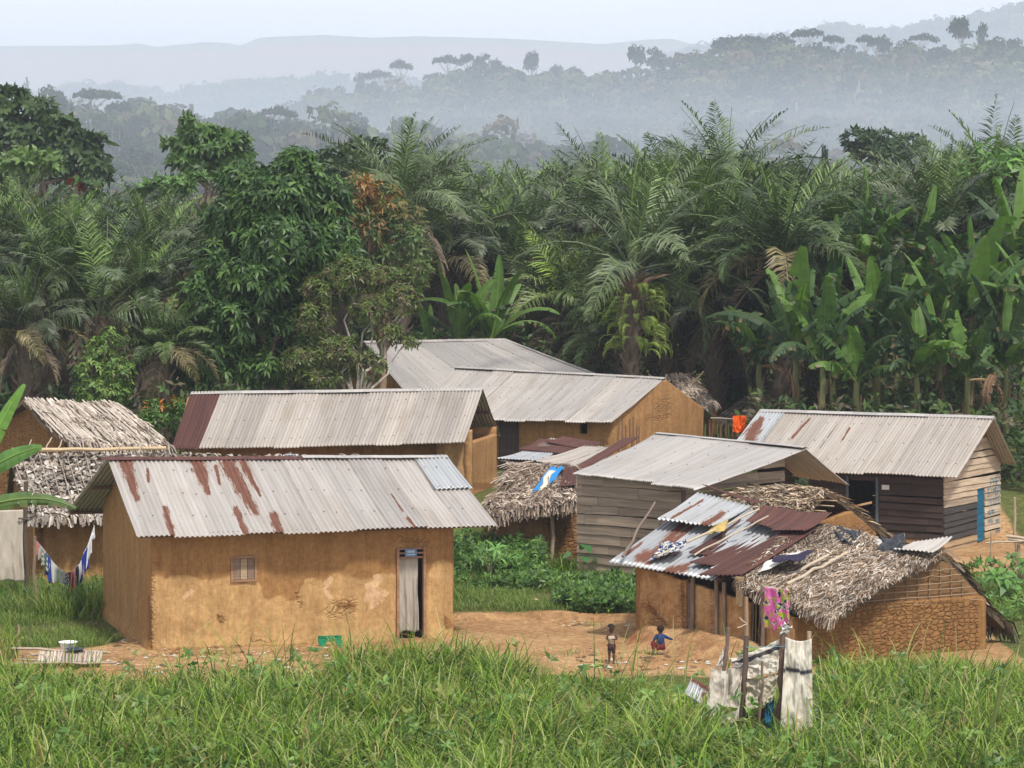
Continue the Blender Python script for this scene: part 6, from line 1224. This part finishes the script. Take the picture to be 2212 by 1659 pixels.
# ------------------------------------------------------------------ rack, basin, dish
R_ = thing('drying_rack', (XY(130, 46)[0], 46, 0), 'low rack of pale poles on the ground at left beside the front house', 'rack'); mb = MB()
for (x0, y0, Y0, x1, y1, Y1, r__) in ((14,1401,46.6,232,1409,46.6,.03),(34,1433,45.5,252,1431,45.5,.022),(40,1424,45.9,215,1426,45.9,.02),(66,1412,46.3,110,1420,46,.03)): mb.tube(crooked(P(x0,y0,Y0), P(x1,y1,Y1), 7, .02, x0), r__, 6, (.40, .33, .26))
rr = np.random.default_rng(9)
for q in range(21):
    px = 80+q*6.6+rr.random()*3; mb.tube(crooked(P(px+5,1409,46.6), P(px-1+rr.random()*4,1431,45.55), 3, .01, q), .02+.012*rr.random(), 6, np.array((.5, .43, .36))*(.7+.5*rr.random()))
mb.build('slats', M['stick'], R_); mb = MB()
for px, Y_ in ((50,46.4),(215,46.4),(70,45.6),(205,45.6)): c = XY(px, Y_); mb.tube([[*c, -.1], [*c, .16]], .03, 6, (.25, .18, .12))
mb.build('legs', M['stick'], R_)
def lathe(mb, c, prof, col, n=24):
    th = np.arange(n)*2*math.pi/n; pr = np.array(prof); V = np.stack([c[0]+pr[:, 0][:, None]*np.cos(th), c[1]+pr[:, 0][:, None]*np.sin(th), c[2]+np.broadcast_to(pr[:, 1][:, None], (len(pr), n))], -1).reshape(-1, 3); i, j = np.meshgrid(np.arange(len(pr)-1), np.arange(n), indexing='ij')
    mb.add(V, np.stack([i*n+j, i*n+(j+1) % n, (i+1)*n+(j+1) % n, (i+1)*n+j], -1).reshape(-1, 4), col=col)
c = P(147, 1405, 46.75); mb = MB(); lathe(mb, c, [(.001, .005), (.125, .005), (.13, .02), (.165, .155), (.185, .16), (.185, .17), (.16, .168), (.12, .03), (.001, .02)], (.8, .8, .8)); tag(mb.build('basin', M['plastic'], None, True), 'white plastic basin behind the low pole rack', 'basin')
c = P(162, 1405, 46.5); mb = MB(); lathe(mb, c, [(.001, .0), (.12, .0), (.18, .035), (.17, .04), (.11, .01), (.001, .01)], (.03, .045, .07)); tag(mb.build('dish', M['plastic'], None, True), 'dark blue shallow dish lying on the rack before the white basin', 'dish')
tag(gpole(40,1350,42,1402,47.6,.02,.018,None,(.35,.27,.2),'peg'), 'short weathered peg standing in the grass at left', 'peg')
mb = MB()
for pts in ([(687,1373),(738,1372),(738,1384),(687,1386)], [(687,1380),(704,1380),(706,1404),(690,1405)], [(722,1380),(738,1380),(744,1398),(732,1402)]):
    c_ = [P(a, b, 48.62-.1*(b > 1390)) for a, b in pts]; s, t = np.meshgrid(np.linspace(0, 1, 9), np.linspace(0, 1, 9)); V = bil(*c_, s, t); V[..., 1] -= .03*fbm(s*4, t*3, 0, 3)*2; i, j = np.meshgrid(np.arange(8), np.arange(8), indexing='ij'); mb.add(V.reshape(-1, 3), np.stack([i*9+j, (i+1)*9+j, (i+1)*9+j+1, i*9+j+1], -1).reshape(-1, 4), col=(.012, .19, .09))
tag(solid(mb.build('green_cloth', M['cloth'], None, True), .01, 0), 'green cloth draped at the foot of the front house wall', 'cloth')
# litter
for nm, px, py, cl_, lb in (('litter',1020,1353,(.6,.62,.65),'white scrap in the yard close to the front house corner'),('litter',1064,1359,(.65,.66,.66),'larger white scrap lying in the middle of the yard'),('litter',1201,1307,(.25,.35,.6),'pale blue plastic scrap on the grassy ledge'),('litter',1157,1306,(.6,.42,.3),'pinkish scrap on the grassy ledge')):
    Y_ = CZ*F/(py-HZ)*(.985 if py < 1320 else 1); c = P(px, py, Y_); c[2] = g1(c[0], c[1])+.02; mb = MB(); V = c+np.array([[-.07, -.05, 0], [.07, -.06, .02], [.09, .05, .0], [-.05, .06, .03], [0, 0, .045]]); mb.add(V, None, [[0, 1, 4], [1, 2, 4], [2, 3, 4], [3, 0, 4]], col=cl_); tag(solid(mb.build(nm, M['plastic']), .004), lb, 'litter', 'scraps of litter')
# ------------------------------------------------------------------ clothes line and left curtain
A_, B_l = P(74,1163,53.6), P(204,1134,54.6); s = np.linspace(0, 1, 25)
lx = A_[0]+(B_l[0]-A_[0])*s; ly = A_[1]+(B_l[1]-A_[1])*s; pyl = np.interp(s, [0, .12, .25, .36, .5, .62, .75, .88, 1], [1163, 1180, 1204, 1222, 1237, 1236, 1218, 1180, 1134]); lz = CZ-(pyl-HZ)/F*ly
mb = MB(); mb.tube(np.stack([lx, ly, lz], 1), .006, 5, (.2, .2, .2)); tag(mb.build('clothes_line', M['stick']), 'sagging clothes line strung beside the front house', 'line')
tag(gpole(75,1158,77,1265,53.6,.04,.035,None,(.25,.18,.12),'line_post'), 'brown post holding the left end of the clothes line', 'post')
gar = [(.02,.09,.30,(.55,.2,.2),'faded red rag at the upper left end of the line','rag'),(.06,.16,.34,(.38,.36,.33),'grey shirt hanging near the left post','shirt'),(.13,.22,.38,(.06,.16,.07),'dark green patterned cloth on the left side of the line','cloth'),(.19,.27,.52,(.03,.06,.3),'deep blue narrow garment left of the white shirt','garment'),(.25,.37,.42,(.6,.6,.58),'white shirt on the left descending part of the line','shirt'),(.35,.45,.3,(.16,.4,.16),'white and green small shirt near the lowest part','shirt'),(.44,.52,.26,(.5,.53,.55),'pale striped garment left of the lowest point','garment'),
       (.5,.57,.3,(.1,.1,.12),'black and white garment at the lowest point','garment'),(.56,.63,.42,(.28,.02,.05),'dark red garment right of the lowest point','garment'),(.61,.68,.38,(.6,.28,.26),'pink garment between dark ones','garment'),(.66,.73,.42,(.03,.03,.05),'black trousers right of the pink garment','trousers'),(.71,.78,.36,(.62,.62,.62),'small white garment left of the blue trousers','garment'),(.76,.88,.5,(.02,.04,.28),'royal blue trousers on the right rising part','trousers'),(.85,.96,.42,(.68,.69,.72),'bright white shirt at the upper right of the line','shirt'),(.93,1.0,.25,(.66,.65,.6),'cream cloth knotted at the right end of the line','cloth')]
for q, (a_, b_, h_, cl_, lb, ct_) in enumerate(gar):
    m = 14; ss, tt = np.meshgrid(np.linspace(0, 1, m+1), np.linspace(0, 1, m+1)); u_ = a_+(b_-a_)*ss; zt_ = np.interp(u_, s, lz); sh = (ct_ == 'shirt'); 
    X_ = np.interp(u_, s, lx)+(ss-.5)*.10*np.where(sh, np.sin(np.clip(tt*3, 0, 1)*3.1), tt*.4); Y_ = np.interp(u_, s, ly)-.01+.03*np.sin(ss*9+q+tt*2)*tt; Z_ = zt_-h_*tt*(1+.12*np.sin(ss*7+q))
    if ct_ == 'trousers': X_ = X_+(ss-.5)*.05*tt; Z_ = Z_+.0
    i, j = np.meshgrid(np.arange(m), np.arange(m), indexing='ij'); Q = np.stack([i*(m+1)+j, (i+1)*(m+1)+j, (i+1)*(m+1)+j+1, i*(m+1)+j+1], -1).reshape(-1, 4)
    if ct_ == 'trousers': Q = Q[~((i.ravel() > 5) & ((j.ravel() == 6) | (j.ravel() == 7)))]
    C_ = np.broadcast_to(np.asarray(cl_, float), ((m+1)**2, 3)).copy()
    if 'striped' in lb or 'patterned' in lb or 'black and white' in lb: C_[(np.sin(tt*22+ss*3).ravel() > .2)] = (.5, .5, .48)
    if 'white and green' in lb: C_[ss.ravel() > .5] = (.62, .62, .6)
    o_ = put(ct_ if ct_ != 'garment' else 'hanging_garment', np.stack([X_, Y_, Z_], -1).reshape(-1, 3), Q, None, M['cloth'], None, {'col': C_}, True); solid(o_, .008, 0); tag(o_, lb, ct_, 'clothes on the line')
c0, c1_ = XY(-30, 54.6), XY(50, 54.8); dc = np.array([*unit(c1_-c0), 0]); nc = np.array([dc[1], -dc[0], 0]); o_ = curtain('hanging_sheet', c0, dc, nc, 0, np.linalg.norm(c1_-c0), zpy(1102, 54.7), zpy(1255, 54.7), None, (.50, .44, .37), off=0, folds=3, sd=3, amp=.04); tag(o_, 'large cream sheet hung like a screen at the left edge', 'sheet')
tag(gpole(56,1040,57,1262,54.9,.055,.05,None,(.11,.08,.06),'post'), 'dark post beside the cream hanging sheet', 'post'); tag(pole('pole', P(40,1120,54.7), P(70,1122,54.9), .02, .02, None, (.1, .08, .07)), 'short dark pole tied to the post above the hanging sheet', 'pole')
# right hand pole rack
T2 = thing('pole_rack', (XY(2190, 61)[0], 61, 0), 'rack of rough poles in the dirt yard at the right edge', 'rack')
for q, (a_, b_, c_, e_, Y_, r__) in enumerate([(2191,1074,2197,1230,61.5,.04),(2200,1176,2203,1250,60.5,.05),(2141,1150,2140,1240,60,.022)]): gpole(a_, b_, c_, e_, Y_, r__, r__*.9, T2, (.38, .29, .2), 'post', q)
mb = MB()
for (x0, y0, x1, y1, r__) in ((2130,1173,2230,1167,.025),(2174,1158,2240,1166,.04),(2178,1164,2240,1172,.04),(2182,1169,2240,1178,.035)): mb.tube(crooked(P(x0,y0,60.5), P(x1,y1,60.3), 4, .02), r__, 6, (.5, .41, .31))
mb.build('top_poles', M['stick'], T2)
# ------------------------------------------------------------------ two small children
import bmesh
def skinned(name, pts, rad, edges, mat, parent, lv=2, col=(.05, .025, .018), loc=(0, 0, 0), rzv=0.0):
    me = bpy.data.meshes.new(name); bm = bmesh.new(); ly_ = bm.verts.layers.skin.verify(); vs_ = [bm.verts.new(p) for p in pts]
    for v, r in zip(vs_, rad): v[ly_].radius = (r, r)
    vs_[0][ly_].use_root = True
    for a, b in edges: bm.edges.new((vs_[a], vs_[b]))
    bm.to_mesh(me); bm.free(); o = link(bpy.data.objects.new(name, me), parent)
    sk = o.modifiers.new('skin', 'SKIN'); sk.use_smooth_shade = True; ss = o.modifiers.new('sub', 'SUBSURF'); ss.levels = lv; ss.render_levels = lv; me.materials.append(mat); return o
def flat_mat(name, col, rough=.8, spec=.2, var=.12):
    k = NT(name); v = k.noise(k.obj(), 30, 4); k.set(base=k.mix(v, tuple(x*(1-var) for x in col), tuple(x*(1+var) for x in col)), rough=rough, spec=spec); return k.m
SKN = flat_mat('dark_skin', (.085, .04, .028), .5, .4); HAIR = flat_mat('black_hair', (.025, .017, .015), .9); VEST = flat_mat('cream_vest', (.52, .42, .30)); SHRT = flat_mat('blue_shirt', (.02, .05, .17)); REDT = flat_mat('dark_red_cloth', (.17, .025, .03)); PANT = flat_mat('dark_maroon_cloth', (.05, .022, .025)); EYE = flat_mat('eye_white', (.5, .48, .45), .3)
def hand_pts(pts, rad, edges, wi, direction, side):
    w = Vector(pts[wi]); d = Vector(direction).normalized(); up = Vector((0, 0, 1)) if abs(d.z) < .8 else Vector((0, 1, 0)); s = d.cross(up).normalized(); n = len(pts)
    pts.append(tuple(w+d*.022)); rad.append(.013); edges.append((wi, n))
    for q, (off, ln) in enumerate(((-.010, .018), (-.0035, .022), (.0035, .021), (.010, .016))):
        a = len(pts); pts.append(tuple(w+d*.034+s*off)); rad.append(.0042); edges.append((n, a)); pts.append(tuple(w+d*(.034+ln*.8)+s*off+Vector((0, 0, -.006)))); rad.append(.0034); edges.append((a, a+1))
    a = len(pts); pts.append(tuple(w+d*.02+s*.018*side)); rad.append(.0045); edges.append((n, a)); pts.append(tuple(w+d*.034+s*.024*side)); rad.append(.004); edges.append((a, a+1))
def child(loc, label, pose):
    t = thing('person', loc, label, 'person'); J = pose['J']; names = list(J); pts = [J[k_][0] for k_ in names]; rad = [J[k_][1] for k_ in names]; ix = {k_: q for q, k_ in enumerate(names)}
    edges = [(ix[a], ix[b]) for a, b in pose['E']]
    for wk, dr, sd in pose['hands']: hand_pts(pts, rad, edges, ix[wk], dr, sd)
    skinned('body', pts, rad, edges, SKN, t)
    hc, hr, fd = Vector(pose['head'][0]), pose['head'][1], Vector(pose['face']).normalized()
    # rounded skull cap of short hair
    def ball(name, c, rx, mat, zmin=-2, sc=(1, 1, 1), parent=t):
        mb = MB(); s, th = np.meshgrid(np.linspace(0, math.pi, 17), np.linspace(0, 2*math.pi, 25)); V = np.stack([np.sin(s)*np.cos(th), np.sin(s)*np.sin(th), np.cos(s)], -1).reshape(-1, 3); V = V*np.array(sc)*rx
        i, j = np.meshgrid(np.arange(24), np.arange(16), indexing='ij'); Q = np.stack([i*17+j, i*17+j+1, (i+1)*17+j+1, (i+1)*17+j], -1).reshape(-1, 4)
        keep = np.array([V[q].mean(0)@np.array([0, 0, 1.])*1.0-V[q].mean(0)@np.array(fd)*.75 > zmin*rx for q in Q]); mb.add(V+np.array(t.location)+np.array(c), Q[keep]); return mb.build(name, mat, parent, True)
    ball('hair', hc+Vector((0, 0, .004)), hr*1.06, HAIR, -.12, (1, 1.0, 1.02)); 
    sdv = fd.cross(Vector((0, 0, 1))).normalized(); hd = MB()
    for sg in (-1, 1): hd_c = hc+fd*hr*.86+sdv*sg*hr*.36+Vector((0, 0, -hr*.12)); ball('eye', hd_c, hr*.13, EYE)
    ball('nose', hc+fd*hr*1.0+Vector((0, 0, -hr*.35)), hr*.17, SKN)
    for sg in (-1, 1): ball('ear', hc+sdv*sg*hr*.97+Vector((0, 0, -hr*.2)), hr*.2, SKN, sc=(.6, 1, 1.1))
    for nm, ks, radii, ed, mt in pose['cloth']: skinned(nm, [J[k_][0] for k_ in ks], radii, ed, mt, t)
    return t
J1 = {'pelvis': ((0,0,.36),.058), 'spine': ((0,0,.44),.056), 'chest': ((0,0,.535),.058), 'neck': ((0,0,.595),.026), 'jaw': ((-.012,-.006,.64),.045), 'head': ((-.012,-.004,.695),.066), 'top': ((-.006,0,.742),.046),
 'ls': ((-.066,0,.562),.025), 'le': ((-.095,.004,.475),.02), 'lw': ((-.05,-.072,.468),.014), 'rs': ((.066,0,.562),.025), 're': ((.105,-.01,.475),.02), 'rw': ((.03,-.085,.485),.014),
 'lh': ((-.036,0,.33),.042), 'lk': ((-.042,-.008,.19),.029), 'la': ((-.043,.006,.045),.02), 'lt': ((-.055,-.05,.014),.016), 'rh': ((.036,0,.33),.042), 'rk': ((.042,-.004,.19),.029), 'ra': ((.045,.01,.045),.02), 'rt': ((.04,-.05,.014),.016)}
E1 = [('pelvis','spine'),('spine','chest'),('chest','neck'),('neck','jaw'),('jaw','head'),('head','top'),('chest','ls'),('ls','le'),('le','lw'),('chest','rs'),('rs','re'),('re','rw'),('pelvis','lh'),('lh','lk'),('lk','la'),('la','lt'),('pelvis','rh'),('rh','rk'),('rk','ra'),('ra','rt')]
p_ = XY(1321, 46.2); child((p_[0], p_[1], g1(*p_)), 'small child standing in the yard in a cream vest, head turned left', {'J': J1, 'E': E1, 'hands': [('lw', (.8, -.3, .1), 1), ('rw', (-.9, -.25, .0), -1)], 'head': ((-.012, -.004, .698), .068), 'face': (-1, -.45, 0),
 'cloth': [('vest', ['pelvis', 'spine', 'chest', 'neck', 'ls', 'rs'], [.066, .066, .066, .03, .029, .029], [(0, 1), (1, 2), (2, 3), (2, 4), (2, 5)], VEST), ('shorts', ['pelvis', 'lh', 'lk', 'rh', 'rk'], [.062, .049, .034, .049, .034], [(0, 1), (1, 2), (0, 3), (3, 4)], PANT)]})
J2 = {'pelvis': ((0,0,.12),.07), 'spine': ((-.01,-.02,.21),.068), 'chest': ((-.015,-.035,.30),.066), 'neck': ((-.01,-.03,.365),.028), 'jaw': ((-.005,-.03,.405),.045), 'head': ((0,-.02,.455),.068), 'top': ((.004,-.015,.50),.046),
 'ls': ((-.08,-.03,.325),.028), 'le': ((-.14,-.05,.235),.022), 'lw': ((-.17,.02,.17),.016), 'rs': ((.065,-.03,.325),.028), 're': ((.15,.0,.275),.023), 'rw': ((.235,.03,.245),.016),
 'lh': ((-.055,0,.12),.05), 'lk': ((-.17,-.02,.2),.036), 'la': ((-.13,-.05,.04),.024), 'lt': ((-.17,-.09,.018),.018), 'rh': ((.045,.0,.12),.05), 'rk': ((.03,.16,.2),.036), 'ra': ((.05,.1,.045),.024), 'rt': ((.05,.16,.018),.018)}
p_ = XY(1427, 47.35); child((p_[0], p_[1], g1(*p_)+.05), 'child in a blue shirt and red trousers crouching against the mud hut wall', {'J': J2, 'E': E1, 'hands': [('lw', (-.2, .6, -.6), 1), ('rw', (.9, .2, -.2), -1)], 'head': ((0, -.02, .458), .07), 'face': (.5, 1, 0),
 'cloth': [('shirt', ['pelvis', 'spine', 'chest', 'neck', 'ls', 'le', 'rs', 're', 'rw'], [.074, .078, .076, .034, .036, .03, .036, .031, .024], [(0, 1), (1, 2), (2, 3), (2, 4), (4, 5), (2, 6), (6, 7), (7, 8)], SHRT), ('trousers', ['pelvis', 'lh', 'lk', 'la', 'rh', 'rk', 'ra'], [.08, .06, .046, .032, .06, .046, .032], [(0, 1), (1, 2), (2, 3), (0, 4), (4, 5), (5, 6)], REDT)]})
# broad leaved weeds scattered in the tall grass
def wd(r, n):
    Y = 33+11*r.random(n); X = (r.random(n)-.5)*.46*Y; ok = fbm(X*1.2, Y*1.2, 0, 161) > .55; X, Y = X[ok], Y[ok]; return np.stack([X, Y, gz(X, Y)+.15+.5*r.random(len(X))], 1)
scatter_leaves('broad_weeds', 1400, wd, .15, .07, [(.10, .2, .04), (.16, .27, .06), (.07, .15, .03), (.2, .24, .06)], 361, m=6, droop=.4)
def dw(r, n):
    cx = [(1560,1560),(1500,2120/1.0)][0:0]; px = np.concatenate([2030+140*r.random(n//2), 1480+60*r.random(n-n//2)]); Y = 37.2+1.6*r.random(n); X = (px-CX)/F*Y; return np.stack([X, Y, gz(X, Y)+.05+.3*r.random(n)], 1)
scatter_leaves('dry_weeds', 260, dw, .2, .04, [(.26, .13, .06), (.34, .2, .1), (.16, .09, .05)], 362, m=5, droop=.6)

# small debris and sparse tufts on the bare yard
rr = np.random.default_rng(401); n = 1500; Y = 44.6+7.6*rr.random(n); X = -8+13.5*rr.random(n); k_ = greenness(X, Y) < .4; X, Y = X[k_], Y[k_]; n = len(X); z = gz(X, Y)+.012; sz = .012+.03*rr.random(n)**2; a = rr.random(n)*6.28; lx_ = 1+2.5*rr.random(n)
c, s = np.cos(a), np.sin(a); off = np.stack([np.stack([c*lx_*sz*i_-s*sz*j_, s*lx_*sz*i_+c*sz*j_, 0*c+h_*sz], 1) for i_, j_, h_ in ((-1, -1, 0), (1, -1, 0), (1, 1, 0), (-1, 1, 0), (0, 0, .9))], 1)
V = (np.stack([X, Y, z], 1)[:, None]+off).reshape(-1, 3); b_ = np.arange(n)[:, None]*5; T_ = np.vstack([b_+[0, 1, 4], b_+[1, 2, 4], b_+[2, 3, 4], b_+[3, 0, 4]]); mb = MB(); cc = np.asarray([(.2, .11, .05), (.45, .33, .2), (.12, .08, .05), (.5, .45, .38), (.3, .16, .08)])[rr.integers(5, size=n)]; mb.add(V, None, T_, col=np.repeat(cc, 5, 0)); tag(mb.build('yard_debris', M['stick']), kind='stuff')
mb = MB(); cx = rr.random(26)*12-7.5; cyy = 44.9+7*rr.random(26); X = (cx[:, None]+rr.normal(size=(26, 40))*.16).ravel(); Y = (cyy[:, None]+rr.normal(size=(26, 40))*.16).ravel(); k_ = ~((X > -8.2) & (X < .2) & (Y > 47.6)); blades(mb, X[k_], Y[k_], .06+.14*rr.random(k_.sum()), .014, sc_ if isinstance(sc_, list) and not isinstance(sc_[0], float) else gcol, 402, 1.4, seg=3); tag(mb.build('yard_tufts', M['grass']), kind='stuff')

mb = MB(); rr = np.random.default_rng(411); cpx = np.concatenate([740+400*rr.random(34), 2212*rr.random(70), 1790+400*rr.random(26), 20+200*rr.random(12)]); cY = np.concatenate([42.8+2*rr.random(34), 34.5+6.5*rr.random(70), 42+3.2*rr.random(26), 41+2.5*rr.random(12)]); k_ = ~((cpx > 1510) & (cpx < 1790) & (cY < 42)); cpx, cY = cpx[k_], cY[k_]; m = len(cpx); cX = (cpx-CX)/F*cY
X = (cX[:, None]+rr.normal(size=(m, 46))*.13).ravel(); Y = (cY[:, None]+rr.normal(size=(m, 46))*.13).ravel(); hh = (np.repeat(.75+.4*rr.random(m), 46)*(.6+.5*rr.random(m*46))); lim = CZ-(np.interp(CX+X/Y*F, *zip(*TY))-14-HZ)/F*Y-gz(X, Y); hh = np.minimum(hh, np.maximum(lim, .2)); blades(mb, X, Y, hh, .034, gcol, 412, 1.5, wts=gw, seg=6, bend=1.35); tag(mb.build('arching_grass', M['grass']), kind='stuff')
